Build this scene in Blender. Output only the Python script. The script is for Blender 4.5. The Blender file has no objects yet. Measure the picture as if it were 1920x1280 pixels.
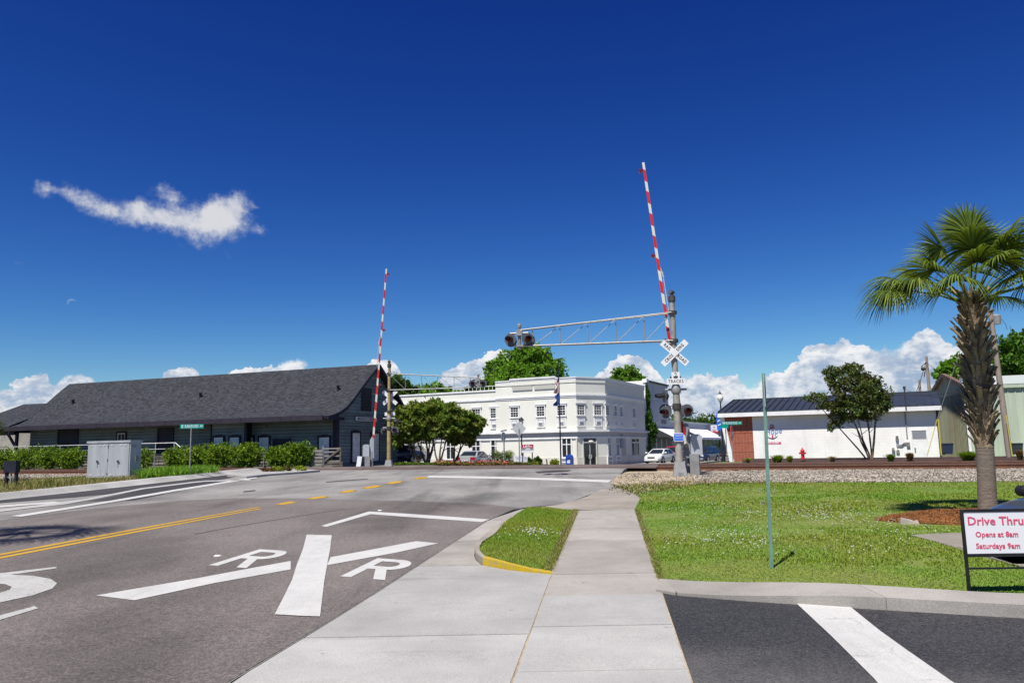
import bpy, bmesh, math, random
import numpy as np
from mathutils import Matrix, Vector
from mathutils.geometry import tessellate_polygon
random.seed(7); RNG = np.random.default_rng(7)
SC = bpy.context.scene; COL = SC.collection
R_ = math.radians; PI = math.pi

# ------------------------------------------------------------------ camera
CZ = 1.65; PITCH = R_(7.85); ROLL = .018; FPX = 1450.0
cp, sp, cr, sr = math.cos(PITCH), math.sin(PITCH), math.cos(ROLL), math.sin(ROLL)
FW = Vector((0, cp, sp)); U0 = Vector((0, -sp, cp)); X0 = Vector((1, 0, 0))
RT = X0*cr - U0*sr; UP = X0*sr + U0*cr
cam_d = bpy.data.cameras.new('camera'); cam = bpy.data.objects.new('camera', cam_d); COL.objects.link(cam)
m = Matrix((RT, UP, -FW)).transposed().to_4x4(); m.translation = (0, 0, CZ); cam.matrix_world = m
cam_d.sensor_width = 36; cam_d.lens = FPX/1920*36; cam_d.clip_end = 6000; cam_d.clip_start = .1
SC.camera = cam

# ------------------------------------------------------------------ light
SUNV = Vector((-.273, -.488, 1)).normalized()
SUN_EL = math.asin(SUNV.z); SUN_AZ = math.atan2(SUNV.x, SUNV.y)
sl = bpy.data.lights.new('sun', 'SUN'); sun = bpy.data.objects.new('sun', sl); COL.objects.link(sun)
sl.energy = 5.0; sl.angle = R_(.53); sl.color = (1, .95, .87)
sun.rotation_euler = SUNV.to_track_quat('Z', 'Y').to_euler(); sun.location = (0, 0, 60)
SC.view_settings.view_transform = 'Standard'; SC.view_settings.look = 'None'
SC.view_settings.exposure = .45; SC.view_settings.gamma = 1; SC.view_settings.use_curve_mapping = False
SKY_STRENGTH = .092

def ray(px, py): return FW*FPX + RT*(px-960) + UP*(640-py)
def azel(px, py):
    d = ray(px, py).normalized(); return math.degrees(math.atan2(d.x, d.y)), math.degrees(math.asin(d.z))

# ------------------------------------------------------------------ sky
W = bpy.data.worlds.new('World'); SC.world = W; W.use_nodes = True
wt = W.node_tree; wt.nodes.clear()
def nn(t, ty, **kw):
    n = t.nodes.new(ty)
    for k, v in kw.items(): setattr(n, k, v)
    return n
class NG:
    def __init__(s, t): s.t = t
    def put(s, sock, v):
        if isinstance(v, bpy.types.NodeSocket): s.t.links.new(v, sock)
        elif v is not None: sock.default_value = v
    def m(s, op, a, b=None, c=None, clamp=False):
        n = nn(s.t, 'ShaderNodeMath', operation=op); n.use_clamp = clamp
        for i, v in enumerate((a, b, c)): s.put(n.inputs[i], v)
        return n.outputs[0]
    def step(s, x, lo, hi, a=0., b=1.):
        n = nn(s.t, 'ShaderNodeMapRange', interpolation_type='SMOOTHSTEP')
        s.put(n.inputs[0], x); s.put(n.inputs[1], lo); s.put(n.inputs[2], hi); s.put(n.inputs[3], a); s.put(n.inputs[4], b)
        return n.outputs[0]
    def mix(s, f, a, b, mode='MIX'):
        n = nn(s.t, 'ShaderNodeMix', data_type='RGBA', blend_type=mode)
        s.put(n.inputs[0], f); s.put(n.inputs[6], a); s.put(n.inputs[7], b); return n.outputs[2]
    def noise(s, vec, scale, detail=4, rough=.55, dist=0., lac=2.):
        n = nn(s.t, 'ShaderNodeTexNoise'); s.put(n.inputs['Vector'], vec); n.inputs['Scale'].default_value = scale
        n.inputs['Detail'].default_value = detail; n.inputs['Roughness'].default_value = rough
        n.inputs['Distortion'].default_value = dist; n.inputs['Lacunarity'].default_value = lac
        return n.outputs[0]
    def comb(s, x, y, z=0.):
        n = nn(s.t, 'ShaderNodeCombineXYZ'); s.put(n.inputs[0], x); s.put(n.inputs[1], y); s.put(n.inputs[2], z); return n.outputs[0]
g = NG(wt)
sky = nn(wt, 'ShaderNodeTexSky', sky_type='NISHITA'); sky.sun_disc = False
sky.sun_elevation = SUN_EL; sky.sun_rotation = SUN_AZ
sky.air_density = 1.0; sky.dust_density = .15; sky.ozone_density = 3.0; sky.altitude = 0
tc = nn(wt, 'ShaderNodeTexCoord'); sep = nn(wt, 'ShaderNodeSeparateXYZ'); wt.links.new(tc.outputs['Generated'], sep.inputs[0])
AZ = g.m('MULTIPLY', g.m('ARCTAN2', sep.outputs[0], sep.outputs[1]), 180/PI)
EL = g.m('MULTIPLY', g.m('ARCSINE', sep.outputs[2]), 180/PI)
PV = g.comb(AZ, EL)
# polarised, contrasty film response of the clear sky, channel by channel
sc_ = nn(wt, 'ShaderNodeSeparateColor'); wt.links.new(sky.outputs[0], sc_.inputs[0]); cc_n = nn(wt, 'ShaderNodeCombineColor')
for ch, (gain, expo) in enumerate(((.053, 2.42), (.1045, 2.02), (.392, 1.37))):
    g.put(cc_n.inputs[ch], g.m('MULTIPLY', g.m('POWER', sc_.outputs[ch], expo), gain))
skycol = cc_n.outputs[0]
# cumulus along the horizon: height of the cloud tops by azimuth
tops = [(-200, 730), (0, 735), (40, 704), (85, 701), (105, 722), (120, 700), (160, 698), (185, 722), (240, 735), (300, 712), (325, 692), (365, 692), (385, 712), (420, 699),
        (470, 690), (500, 686), (530, 674), (560, 675), (580, 691), (640, 700), (690, 684), (705, 674), (735, 676), (752, 700), (775, 735),
        (815, 714), (845, 690), (900, 668), (945, 654), (990, 676), (1040, 712), (1075, 706), (1110, 706), (1140, 684), (1155, 668), (1180, 662), (1205, 670),
        (1235, 696), (1262, 716), (1285, 699), (1330, 699), (1350, 716), (1375, 705), (1400, 716), (1430, 706), (1455, 700), (1490, 680), (1530, 644), (1560, 638), (1590, 640), (1612, 646),
        (1640, 652), (1662, 658), (1685, 644), (1712, 632), (1738, 618), (1755, 620), (1770, 642), (1795, 650), (1850, 662), (1920, 690), (2100, 705)]
fc = nn(wt, 'ShaderNodeFloatCurve'); cm = fc.mapping; crv = cm.curves[0]
A0, A1 = azel(-200, 700)[0], azel(2100, 700)[0]
def ab(p): a, e = azel(*p); return (a-A0)/(A1-A0), e/12
ps = [ab(p) for p in tops]
crv.points[0].location = ps[0]; crv.points[1].location = ps[-1]
for p in ps[1:-1]: crv.points.new(*p)
cm.update()
az_n = g.m('DIVIDE', g.m('SUBTRACT', AZ, A0), A1-A0, clamp=True)
bil = g.noise(g.comb(AZ, g.m('MULTIPLY', EL, 1.25)), .55, 6, .6)
bil2 = g.noise(g.comb(AZ, EL, 4.), 1.9, 6, .6)
jag = g.m('ADD', g.m('MULTIPLY', g.m('SUBTRACT', bil, .5), 1.7), g.m('MULTIPLY', g.m('SUBTRACT', bil2, .5), 1.0))
g.put(fc.inputs[1], g.m('ADD', az_n, g.m('MULTIPLY', g.m('SUBTRACT', bil2, .5), .006)))
top = g.m('MULTIPLY', fc.outputs[0], 12.)
over = g.m('SUBTRACT', g.m('ADD', top, jag), EL)           # degrees below the cloud top
soft = g.noise(g.comb(AZ, EL, 9.), .25, 3, .5)
cum = g.m('MULTIPLY', g.step(over, 0., g.step(soft, .45, .65, .07, .55)), g.step(EL, -1., .2))
shade = g.noise(g.comb(AZ, g.m('MULTIPLY', EL, 1.6), 2.), .75, 8, .64)
lit = g.m('ADD', g.m('MULTIPLY', g.step(over, .2, 3.2), -.5), g.step(shade, .34, .64, .15, 1.), clamp=True)
cumcol = g.mix(lit, (.36, .46, .62, 1), (.93, .93, .94, 1))
# the lone torn cloud higher up
blobs = [(80, 354, 20, 12, .8), (120, 358, 26, 14, .8), (160, 378, 30, 18, .75), (205, 398, 32, 18, .8), (255, 396, 34, 20, .85), (262, 376, 10, 14, .7), (310, 408, 40, 20, 1.), (305, 360, 16, 14, .75), (330, 374, 14, 18, .7),
         (375, 425, 44, 30, 1.15), (430, 415, 36, 26, 1.1), (445, 378, 26, 20, .9), (400, 392, 22, 18, .85), (490, 432, 15, 10, .7), (480, 385, 8, 4, .4), (36, 490, 10, 6, .4), (430, 480, 14, 8, .22)]
dens = None
wob = g.noise(g.comb(AZ, EL, 1.), .9, 6, .62)
wobx = g.m('ADD', AZ, g.m('MULTIPLY', g.m('SUBTRACT', wob, .5), 1.3))
woby = g.m('ADD', EL, g.m('MULTIPLY', g.m('SUBTRACT', g.noise(g.comb(AZ, EL, 7.), 1.1, 6, .62), .5), 1.1))
for (px, py, rx, ry, w) in blobs:
    a, e = azel(px, py); dx = abs(azel(px+rx, py)[0]-a); dy = abs(azel(px, py-ry)[1]-e)
    u = g.m('DIVIDE', g.m('SUBTRACT', wobx, a), dx); v = g.m('DIVIDE', g.m('SUBTRACT', woby, e), dy)
    q = g.m('MULTIPLY', g.m('EXPONENT', g.m('MULTIPLY', g.m('ADD', g.m('MULTIPLY', u, u), g.m('MULTIPLY', v, v)), -.75)), w)
    dens = q if dens is None else g.m('ADD', dens, q)
tear = g.noise(g.comb(AZ, EL, 3.), 1.5, 8, .66)
wisp = g.m('MULTIPLY', g.step(g.m('ADD', dens, g.m('MULTIPLY', g.m('SUBTRACT', tear, .5), 1.6)), .16, 1.6), g.step(dens, .12, .5))
wispcol = g.mix(g.step(wisp, .1, .9), (.50, .57, .70, 1), (.80, .81, .84, 1))
# day moon, a thin crescent
ma, me = azel(134, 567)
def disc(a, e, r):
    u = g.m('SUBTRACT', AZ, a); v = g.m('SUBTRACT', EL, e)
    return g.step(g.m('SQRT', g.m('ADD', g.m('MULTIPLY', u, u), g.m('MULTIPLY', v, v))), r*.86, r, 1., 0.)
moon = g.m('MULTIPLY', disc(ma, me, .26), g.m('SUBTRACT', 1., disc(ma+.06, me-.1, .25)))
bg1 = nn(wt, 'ShaderNodeBackground'); g.put(bg1.inputs[0], skycol); bg1.inputs[1].default_value = SKY_STRENGTH
bg2 = nn(wt, 'ShaderNodeBackground'); g.put(bg2.inputs[0], cumcol); bg2.inputs[1].default_value = .72
bg3 = nn(wt, 'ShaderNodeBackground'); g.put(bg3.inputs[0], wispcol); bg3.inputs[1].default_value = .66
bg4 = nn(wt, 'ShaderNodeBackground'); bg4.inputs[0].default_value = (.2, .3, .46, 1)
def mixs(f, a, b):
    n = nn(wt, 'ShaderNodeMixShader'); g.put(n.inputs[0], f); wt.links.new(a, n.inputs[1]); wt.links.new(b, n.inputs[2]); return n.outputs[0]
s1 = mixs(g.m('MULTIPLY', moon, .5), bg1.outputs[0], bg4.outputs[0])
s2 = mixs(g.m('MULTIPLY', wisp, .94), s1, bg3.outputs[0])
s3 = mixs(g.m('MULTIPLY', cum, .97), s2, bg2.outputs[0])
wo = nn(wt, 'ShaderNodeOutputWorld'); wt.links.new(s3, wo.inputs[0])

# ------------------------------------------------------------------ terrain maths
def ss(a, b, x):
    t = min(1, max(0, (x-a)/(b-a))); return t*t*(3-2*t)
def pl(q, pts):
    if q <= pts[0][0]:
        (a, b), (c, d) = pts[0], pts[1]; return b+(d-b)*(q-a)/(c-a)
    for (a, b), (c, d) in zip(pts, pts[1:]):
        if q <= c: return b+(d-b)*(q-a)/(c-a)
    return pts[-1][1]
GP = [(-60, -.99), (31, .51), (47, .5)]; RP = [(-60, -.99), (38, .63), (40, .66), (46, .66), (47, .655)]
DP = [(0, 0), (9, -.25), (31, -.8)]
def QQ(x, y): return y + .405*x*ss(10, 30, y)
def height(x, y, P=GP):
    q = QQ(x, y); z = 0
    sh = 14*(ss(-2, -9, x) + ss(8, 15, x)*(1-ss(85, 110, y)))
    for k in (-2, -1, 0, 1, 2):
        qq = q+k*.8
        z += pl(min(qq, 47), P) + (pl(qq-47-sh, DP) if qq > 47+sh else 0)
    return z/5
def road_h(x, y): return max(height(x, y, RP), height(x, y)) if QQ(x, y) < 60 else height(x, y)+.03
def D(px, py, y):
    d = ray(px, py); t = y/d.y; return Vector((d.x*t, y, CZ+d.z*t))
def Gp(px, py, f=height, off=0):
    d = ray(px, py); t = p = .001
    while t < .4:
        if CZ+d.z*t < f(d.x*t, d.y*t)+off: break
        p = t; t *= 1.02
    a, b = p, t
    for _ in range(30):
        mm = (a+b)/2
        if CZ+d.z*mm < f(d.x*mm, d.y*mm)+off: b = mm
        else: a = mm
    return (d.x*b, d.y*b)

# ------------------------------------------------------------------ materials
def mat(name, col, rough=.8, var=None, bump=None, metal=0., spec=.3, speck=None, stretch=None, col2=None, transl=0., island=0., trans=0., orand=0.):
    """procedural material: large tone variation (var scale, amount), speckle (scale, amount), bump (scale, strength)"""
    mt = bpy.data.materials.new(name); mt.use_nodes = True; t = mt.node_tree; b = t.nodes['Principled BSDF']; k = NG(t)
    b.inputs['Roughness'].default_value = rough; b.inputs['Metallic'].default_value = metal; b.inputs['Specular IOR Level'].default_value = spec
    c = (*col, 1); ge = nn(t, 'ShaderNodeNewGeometry'); pos = ge.outputs['Position']
    if stretch:
        mp = nn(t, 'ShaderNodeMapping'); t.links.new(pos, mp.inputs[0]); mp.inputs[3].default_value = stretch; pos = mp.outputs[0]
    out = None
    if var:
        n = k.noise(pos, var[0], 6, .62); c2 = (*col2, 1) if col2 else tuple(v*(1-var[1]) for v in col)+(1,)
        c1 = c if col2 else tuple(v*(1+var[1]*.6) for v in col)+(1,)
        out = k.mix(k.step(n, .3, .7), c1, c2)
    if speck:
        n = k.noise(ge.outputs['Position'], speck[0], 2, .6)
        lo = 1-speck[1]; hi = 1+speck[1]
        v = k.step(n, .3, .7, lo, hi); out = k.mix(1., out if out else c, k.comb(v, v, v), 'MULTIPLY')
    if island:
        v = k.step(ge.outputs['Random Per Island'], 0., 1., 1-island, 1+island)
        out = k.mix(1., out if out else c, k.comb(v, v, k.m('MULTIPLY', v, .9)), 'MULTIPLY')
    if orand:
        oi = nn(t, 'ShaderNodeObjectInfo'); v = k.step(oi.outputs['Random'], 0., 1., 1-orand, 1+orand); out = k.mix(1., out if out else c, k.comb(v, v, v), 'MULTIPLY')
    if out: t.links.new(out, b.inputs['Base Color'])
    else: b.inputs['Base Color'].default_value = c
    if bump:
        n = k.noise(ge.outputs['Position'], bump[0], 4, .6); bn = nn(t, 'ShaderNodeBump'); bn.inputs['Strength'].default_value = bump[1]; bn.inputs['Distance'].default_value = .02
        t.links.new(n, bn.inputs['Height']); t.links.new(bn.outputs[0], b.inputs['Normal'])
    if transl:
        tr = nn(t, 'ShaderNodeBsdfTranslucent'); mx = nn(t, 'ShaderNodeMixShader'); mx.inputs[0].default_value = transl
        if out: t.links.new(k.mix(1., out, (1.25, 1.2, .5, 1), 'MULTIPLY'), tr.inputs[0])
        else: tr.inputs[0].default_value = c
        t.links.new(b.outputs[0], mx.inputs[1]); t.links.new(tr.outputs[0], mx.inputs[2])
        t.links.new(mx.outputs[0], t.nodes['Material Output'].inputs[0])
    if trans: b.inputs['Transmission Weight'].default_value = trans
    return mt
def wire(mt):
    t = mt.node_tree; return t, t.nodes['Principled BSDF'], NG(t)

M = {}
STAINS = [(-1.0, 20.8, 1.1, 3.6, .5), (-2.2, 16.2, .8, 4.5, .28), (-3.6, 8.6, .9, 5.5, .25), (-5.6, 9., 1.0, 7., .22), (-2.9, 6.3, 1.2, 2.2, .2), (-8.9, 16.5, .9, 7., .2)]
def asphalt(name, a, b_, sp_, stain=.35):
    mt = mat(name, a, .88, None, (45, .35), spec=.25); t, b, k = wire(mt)
    ge = nn(t, 'ShaderNodeNewGeometry'); P = ge.outputs['Position']
    c = k.mix(k.step(k.noise(P, .35, 5, .6), .3, .7), (*a, 1), (*b_, 1))
    mp = nn(t, 'ShaderNodeMapping'); t.links.new(P, mp.inputs[0]); mp.inputs[2].default_value = (0, 0, R_(7)); mp.inputs[3].default_value = (1.1, .12, 1)
    v = k.step(k.noise(mp.outputs[0], .8, 5, .65), .5, .78, 1., 1-stain); c = k.mix(1., c, k.comb(v, v, v), 'MULTIPLY')
    v = k.step(k.noise(P, 55, 3, .7), .3, .72, 1-sp_, 1+sp_); c = k.mix(1., c, k.comb(v, v, v), 'MULTIPLY')
    v = k.step(k.noise(P, 19, 3, .75), .3, .72, 1-sp_*.5, 1+sp_*.5); c = k.mix(1., c, k.comb(v, v, v), 'MULTIPLY')
    mp3 = nn(t, 'ShaderNodeMapping'); t.links.new(P, mp3.inputs[0]); mp3.inputs[3].default_value = (.9, .35, 1); v = k.step(k.noise(mp3.outputs[0], .42, 4, .55), .46, .68, 1., 1-stain*.75); c = k.mix(1., c, k.comb(v, v, v), 'MULTIPLY')
    # oil and tyre stains lying in the wheel paths
    for (ex, ey, rx, ry, st) in STAINS:
        sx = nn(t, 'ShaderNodeSeparateXYZ'); t.links.new(P, sx.inputs[0]); dy = k.m('SUBTRACT', sx.outputs[1], ey); dx = k.m('SUBTRACT', k.m('SUBTRACT', sx.outputs[0], ex), k.m('MULTIPLY', dy, .124))
        u = k.m('DIVIDE', dx, rx); v2 = k.m('DIVIDE', dy, ry); d = k.m('ADD', k.m('SQRT', k.m('ADD', k.m('MULTIPLY', u, u), k.m('MULTIPLY', v2, v2))), k.m('MULTIPLY', k.m('SUBTRACT', k.noise(P, 1.6, 6, .7), .5), 1.1)); v = k.step(d, .1, 1., 1-st, 1.); c = k.mix(1., c, k.comb(v, v, v), 'MULTIPLY')
    # fine cracks
    vo = nn(t, 'ShaderNodeTexVoronoi', feature='DISTANCE_TO_EDGE'); vo.inputs['Scale'].default_value = .22
    wn = nn(t, 'ShaderNodeTexNoise'); wn.inputs['Scale'].default_value = 1.2; wn.inputs['Detail'].default_value = 6; t.links.new(P, wn.inputs[0])
    av = nn(t, 'ShaderNodeVectorMath', operation='ADD'); t.links.new(P, av.inputs[0]); t.links.new(wn.outputs[1], av.inputs[1]); t.links.new(av.outputs[0], vo.inputs[0])
    cr_ = k.m('MULTIPLY', k.step(vo.outputs['Distance'], .0, .006, 1., 0.), k.step(k.noise(P, .5, 2), .58, .7, 0., .4))
    c = k.mix(cr_, c, (.02, .02, .02, 1)); t.links.new(c, b.inputs['Base Color']); return mt
M['asphalt_brown'] = asphalt('asphalt_brown', (.182, .160, .148), (.138, .120, .110), .42)
M['asphalt_grey'] = asphalt('asphalt_grey', (.275, .263, .245), (.195, .187, .177), .35, .45)
M['asphalt_dark'] = asphalt('asphalt_dark', (.042, .041, .044), (.058, .055, .055), .5, .1)
def drive_mat():
    mt = asphalt('asphalt_drive', (.034, .034, .038), (.048, .047, .05), .55, .1); t, b, k = wire(mt); ge = nn(t, 'ShaderNodeNewGeometry'); P = ge.outputs['Position']; sx = nn(t, 'ShaderNodeSeparateXYZ'); t.links.new(P, sx.inputs[0])
    src = b.inputs['Base Color'].links[0].from_socket
    w = k.m('ADD', k.m('ADD', sx.outputs[1], k.m('MULTIPLY', sx.outputs[0], .35)), k.m('MULTIPLY', k.noise(P, .8, 5, .6), 2.4))
    c = k.mix(k.step(w, 8.3, 6.2, 0., .8), src, (.15, .144, .136, 1)); v = k.step(k.noise(P, 60, 3, .7), .3, .72, .6, 1.4); c = k.mix(1., c, k.comb(v, v, v), 'MULTIPLY'); t.links.new(c, b.inputs['Base Color']); return mt
M['asphalt_drive'] = drive_mat()
M['asphalt_cross'] = asphalt('asphalt_cross', (.19, .165, .15), (.12, .105, .1), .35, .4)
def concrete(name, a, amt=.12, streak=.2):
    mt = mat(name, a, .85, None, (60, .15), spec=.25); t, b, k = wire(mt)
    ge = nn(t, 'ShaderNodeNewGeometry'); P = ge.outputs['Position']
    c = k.mix(k.step(k.noise(P, 1.1, 6, .65), .3, .7), tuple(v*(1+amt*.5) for v in a)+(1,), tuple(v*(1-amt) for v in a)+(1,))
    mp = nn(t, 'ShaderNodeMapping'); t.links.new(P, mp.inputs[0]); mp.inputs[3].default_value = (.35, 2.6, 1)
    v = k.step(k.noise(mp.outputs[0], 1.3, 6, .7), .56, .75, 1., 1-streak); c = k.mix(1., c, k.comb(v, v, v), 'MULTIPLY')
    v = k.step(k.noise(P, 90, 2, .6), .3, .7, .84, 1.12); c = k.mix(1., c, k.comb(v, v, v), 'MULTIPLY')
    v = k.step(k.noise(P, .45, 4, .6), .3, .7, .86, 1.08); c = k.mix(1., c, k.comb(v, v, v), 'MULTIPLY')
    oi = nn(t, 'ShaderNodeObjectInfo'); v = k.step(oi.outputs['Random'], 0., 1., .93, 1.06); c = k.mix(1., c, k.comb(v, v, k.m('MULTIPLY', v, .995)), 'MULTIPLY')
    v = k.step(k.noise(P, 4.2, 4, .6), .66, .74, 1., .6); c = k.mix(1., c, k.comb(v, v, v), 'MULTIPLY')
    t.links.new(c, b.inputs['Base Color']); return mt
M['concrete'] = concrete('concrete', (.36, .352, .337)); M['concrete_warm'] = concrete('concrete_warm', (.318, .297, .268), .16, .25)
M['concrete_old'] = concrete('concrete_old', (.29, .26, .22), .2, .3)
def paint(name, col, wear, under=(.15, .135, .125)):
    mt = mat(name, col, .7, spec=.3); t, b, k = wire(mt); ge = nn(t, 'ShaderNodeNewGeometry'); P = ge.outputs['Position']
    c = k.mix(k.step(k.noise(P, 1.6, 8, .72), .38, .66), (*col, 1), tuple(v*.88 for v in col)+(1,))
    mp = nn(t, 'ShaderNodeMapping'); t.links.new(P, mp.inputs[0]); mp.inputs[2].default_value = (0, 0, R_(7)); mp.inputs[3].default_value = (2.2, .25, 1)
    v = k.step(k.noise(mp.outputs[0], 1.6, 6, .7), .5, .74, 1., .86); c = k.mix(1., c, k.comb(v, v, k.m('MULTIPLY', v, .985)), 'MULTIPLY')
    v = k.step(k.noise(P, 60, 3, .65), .28, .7, .84, 1.07); c = k.mix(1., c, k.comb(v, v, v), 'MULTIPLY')
    wn = nn(t, 'ShaderNodeTexNoise'); wn.inputs['Scale'].default_value = 3.; wn.inputs['Detail'].default_value = 5; t.links.new(P, wn.inputs[0])
    av = nn(t, 'ShaderNodeVectorMath', operation='MULTIPLY_ADD'); t.links.new(wn.outputs[1], av.inputs[0]); av.inputs[1].default_value = (.5, .5, .5); t.links.new(P, av.inputs[2])
    vo = nn(t, 'ShaderNodeTexVoronoi', feature='DISTANCE_TO_EDGE'); vo.inputs['Scale'].default_value = 1.1; t.links.new(av.outputs[0], vo.inputs['Vector'])
    crk = k.m('MULTIPLY', k.step(vo.outputs['Distance'], .004, .014, 1., 0.), k.step(k.noise(P, .9, 3), .52, .64, 0., .45))
    chip = k.step(k.noise(P, 16, 9, .78), wear+.06, wear+.12); c = k.mix(k.m('MAXIMUM', crk, k.m('MULTIPLY', chip, .85)), c, (*under, 1)); t.links.new(c, b.inputs['Base Color']); return mt
M['paint_white'] = paint('road_paint_white', (.51, .505, .49), .57); M['paint_old'] = paint('road_paint_worn', (.42, .415, .40), .5)
M['paint_yellow'] = paint('road_paint_yellow', (.50, .29, .02), .54); M['kerb_yellow'] = paint('kerb_paint_yellow', (.50, .345, .01), .46, (.27, .245, .2))
M['lawn'] = mat('lawn_soil', (.105, .18, .022), .95, (.45, .3), (30, .5), col2=(.16, .18, .045), speck=(30, .35))
M['verge'] = mat('verge_soil', (.12, .13, .045), .95, (.8, .3), (30, .5), col2=(.20, .16, .09), speck=(30, .35))
M['ground'] = mat('ground_soil', (.14, .13, .07), .95, (.2, .3), (20, .5), col2=(.1, .13, .04), speck=(20, .25))
M['dirt'] = mat('sandy_dirt', (.40, .335, .24), .95, (1.1, .3), (25, .6), col2=(.30, .235, .15), speck=(22, .2))
M['gravel'] = mat('gravel_bed', (.2, .165, .14), .9, (3, .3), (18, 1.), col2=(.25, .2, .17), speck=(14, .45))
M['mulch'] = mat('dark_mulch', (.055, .03, .025), .95, (2, .3), (25, 1.), speck=(25, .5))
M['straw'] = mat('pine_straw', (.26, .105, .032), .95, (3, .3), (30, 1.), col2=(.2, .085, .03), speck=(40, .45))
def leafmat(name, col, col2, tr=.3, isl=.4, sc=1.): return mat(name, col, .55, (sc, .3), None, col2=col2, transl=tr, island=isl, spec=.25)
M['grass'] = leafmat('grass_blades', (.15, .275, .022), (.24, .28, .04), .4, .35, .45)
M['grass_dry'] = leafmat('verge_grass', (.13, .16, .035), (.27, .22, .10), .3, .4, .5)
M['clover'] = mat('clover_flowers', (.5, .5, .44), .8)
M['stone'] = mat('ballast_stone', (.24, .212, .195), .9, (1.2, .35), None, island=.75, spec=.2)
M['leaf_oak'] = leafmat('leaves_bright', (.10, .22, .022), (.06, .14, .016), .4)
M['leaf_bright'] = leafmat('leaves_light_green', (.15, .30, .028), (.10, .21, .022), .45); M['leaf_dark'] = leafmat('leaves_dark', (.065, .125, .02), (.04, .085, .016), .35)
M['leaf_myrtle'] = leafmat('leaves_crape_myrtle', (.14, .24, .032), (.16, .17, .045), .45)
M['leaf_myrtle_dark'] = leafmat('leaves_crape_myrtle_dark', (.08, .14, .026), (.085, .085, .03), .38)
M['leaf_hedge'] = leafmat('leaves_hedge', (.19, .29, .024), (.085, .165, .016), .42)
M['leaf_lily'] = leafmat('leaves_lily', (.14, .27, .02), (.09, .20, .015), .3)
M['leaf_yellow'] = leafmat('leaves_yellow_green', (.30, .34, .03), (.18, .26, .02), .3)
M['leaf_red'] = leafmat('leaves_red_tip', (.16, .07, .03), (.10, .11, .03), .3)
M['leaf_vine'] = leafmat('leaves_vine', (.06, .16, .015), (.035, .1, .012), .3)
M['flower_red'] = mat('flower_red', (.45, .06, .04), .7, island=.5); M['flower_pink'] = mat('flower_pink', (.45, .16, .17), .7, island=.5)
M['frond'] = leafmat('palm_frond', (.075, .13, .02), (.135, .175, .028), .3, .6, 2.2)
M['frond_dry'] = mat('dry_frond', (.34, .27, .15), .85, island=.4)
M['bark'] = mat('bark', (.12, .095, .07), .95, (4, .35), (14, 1.)); M['bark_myrtle'] = mat('bark_myrtle', (.17, .12, .085), .9, (3, .35), (14, .6))
M['palm_trunk'] = mat('palm_trunk', (.2, .165, .135), .95, (6, .3), (30, .8), stretch=(1, 1, 7), col2=(.13, .105, .085))
M['boot'] = mat('palm_boot', (.30, .235, .17), .95, (7, .35), (25, .8), col2=(.14, .10, .075), island=.2, orand=.4)
M['wood_pole'] = mat('utility_pole_wood', (.31, .26, .215), .9, (3, .3), (20, .6), stretch=(8, 8, .5), col2=(.22, .18, .15))
M['wood_grey'] = mat('weathered_wood', (.26, .245, .225), .9, (3, .3), (20, .5), stretch=(1, 1, 9), col2=(.15, .14, .125))
M['wood_dark'] = mat('ramp_wood', (.12, .10, .085), .9, (3, .3), (20, .5)); M['tie'] = mat('railway_tie', (.13, .08, .05), .95, (3, .4), (18, .8), orand=.35)
M['rust'] = mat('rail_rust', (.16, .068, .038), .85, (3, .35), (30, .4), col2=(.10, .048, .03)); M['rail_top'] = mat('rail_head_steel', (.55, .53, .55), .25, metal=.9)
M['galv'] = mat('galvanised_steel', (.33, .33, .325), .5, (5, .2), (30, .1), metal=.35, col2=(.25, .247, .24)); M['alum'] = mat('aluminium', (.62, .62, .61), .45, (6, .2), metal=.4)
M['mast'] = mat('mast_paint', (.34, .33, .305), .6, (3, .35), (20, .2), col2=(.20, .185, .155)); M['mast_yellow'] = mat('stained_mast', (.38, .31, .15), .7, (2, .35), (20, .2), col2=(.24, .17, .08))
M['steel_dark'] = mat('dark_steel', (.055, .05, .048), .6, (5, .3)); M['black'] = mat('black_paint', (.016, .016, .018), .45, (5, .3))
M['backplate'] = mat('signal_backplate', (.085, .09, .105), .55, (4, .2)); M['lens'] = mat('red_lens', (.16, .012, .012), .15)
M['white'] = mat('white_paint', (.74, .74, .73), .55, (2, .1)); M['white_tape'] = mat('white_reflective', (.58, .57, .53), .45, (2, .12), col2=(.58, .57, .50)); M['red_tape'] = mat('red_reflective', (.50, .022, .025), .45, (3, .2))
M['sign_white'] = mat('sign_white', (.68, .68, .70), .4); M['sign_black'] = mat('sign_black', (.012, .012, .012), .5); M['sign_green'] = mat('sign_green', (.0, .25, .21), .4); M['sign_blue'] = mat('sign_blue', (.025, .14, .62), .4)
M['sign_red'] = mat('sign_red', (.55, .025, .03), .4); M['sign_crimson'] = mat('sign_crimson', (.32, .015, .05), .4); M['sign_grey'] = mat('sign_grey', (.22, .23, .26), .5); M['ink_red'] = mat('ink_red', (.60, .08, .16), .5)
M['ink_navy'] = mat('ink_navy', (.02, .02, .07), .5); M['ink_blue'] = mat('ink_blue', (.12, .24, .55), .5); M['sign_back'] = mat('sign_back_metal', (.50, .51, .51), .5, (4, .1), metal=.3); M['sign_post'] = mat('green_post', (.17, .30, .24), .6, (6, .25), (40, .2), col2=(.12, .22, .19))
M['cab'] = mat('cabinet_metal', (.42, .44, .47), .5, (1.2, .14), (10, .05), metal=.3, stretch=(2, 2, .5)); M['rust_spot'] = mat('rust_stain', (.20, .10, .05), .8)
M['siding'] = mat('green_grey_siding', (.18, .215, .21), .75, (1.2, .16), (12, .1), orand=.16); M['siding_lt'] = mat('bay_siding', (.098, .112, .104), .75, (1.2, .16))
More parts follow.
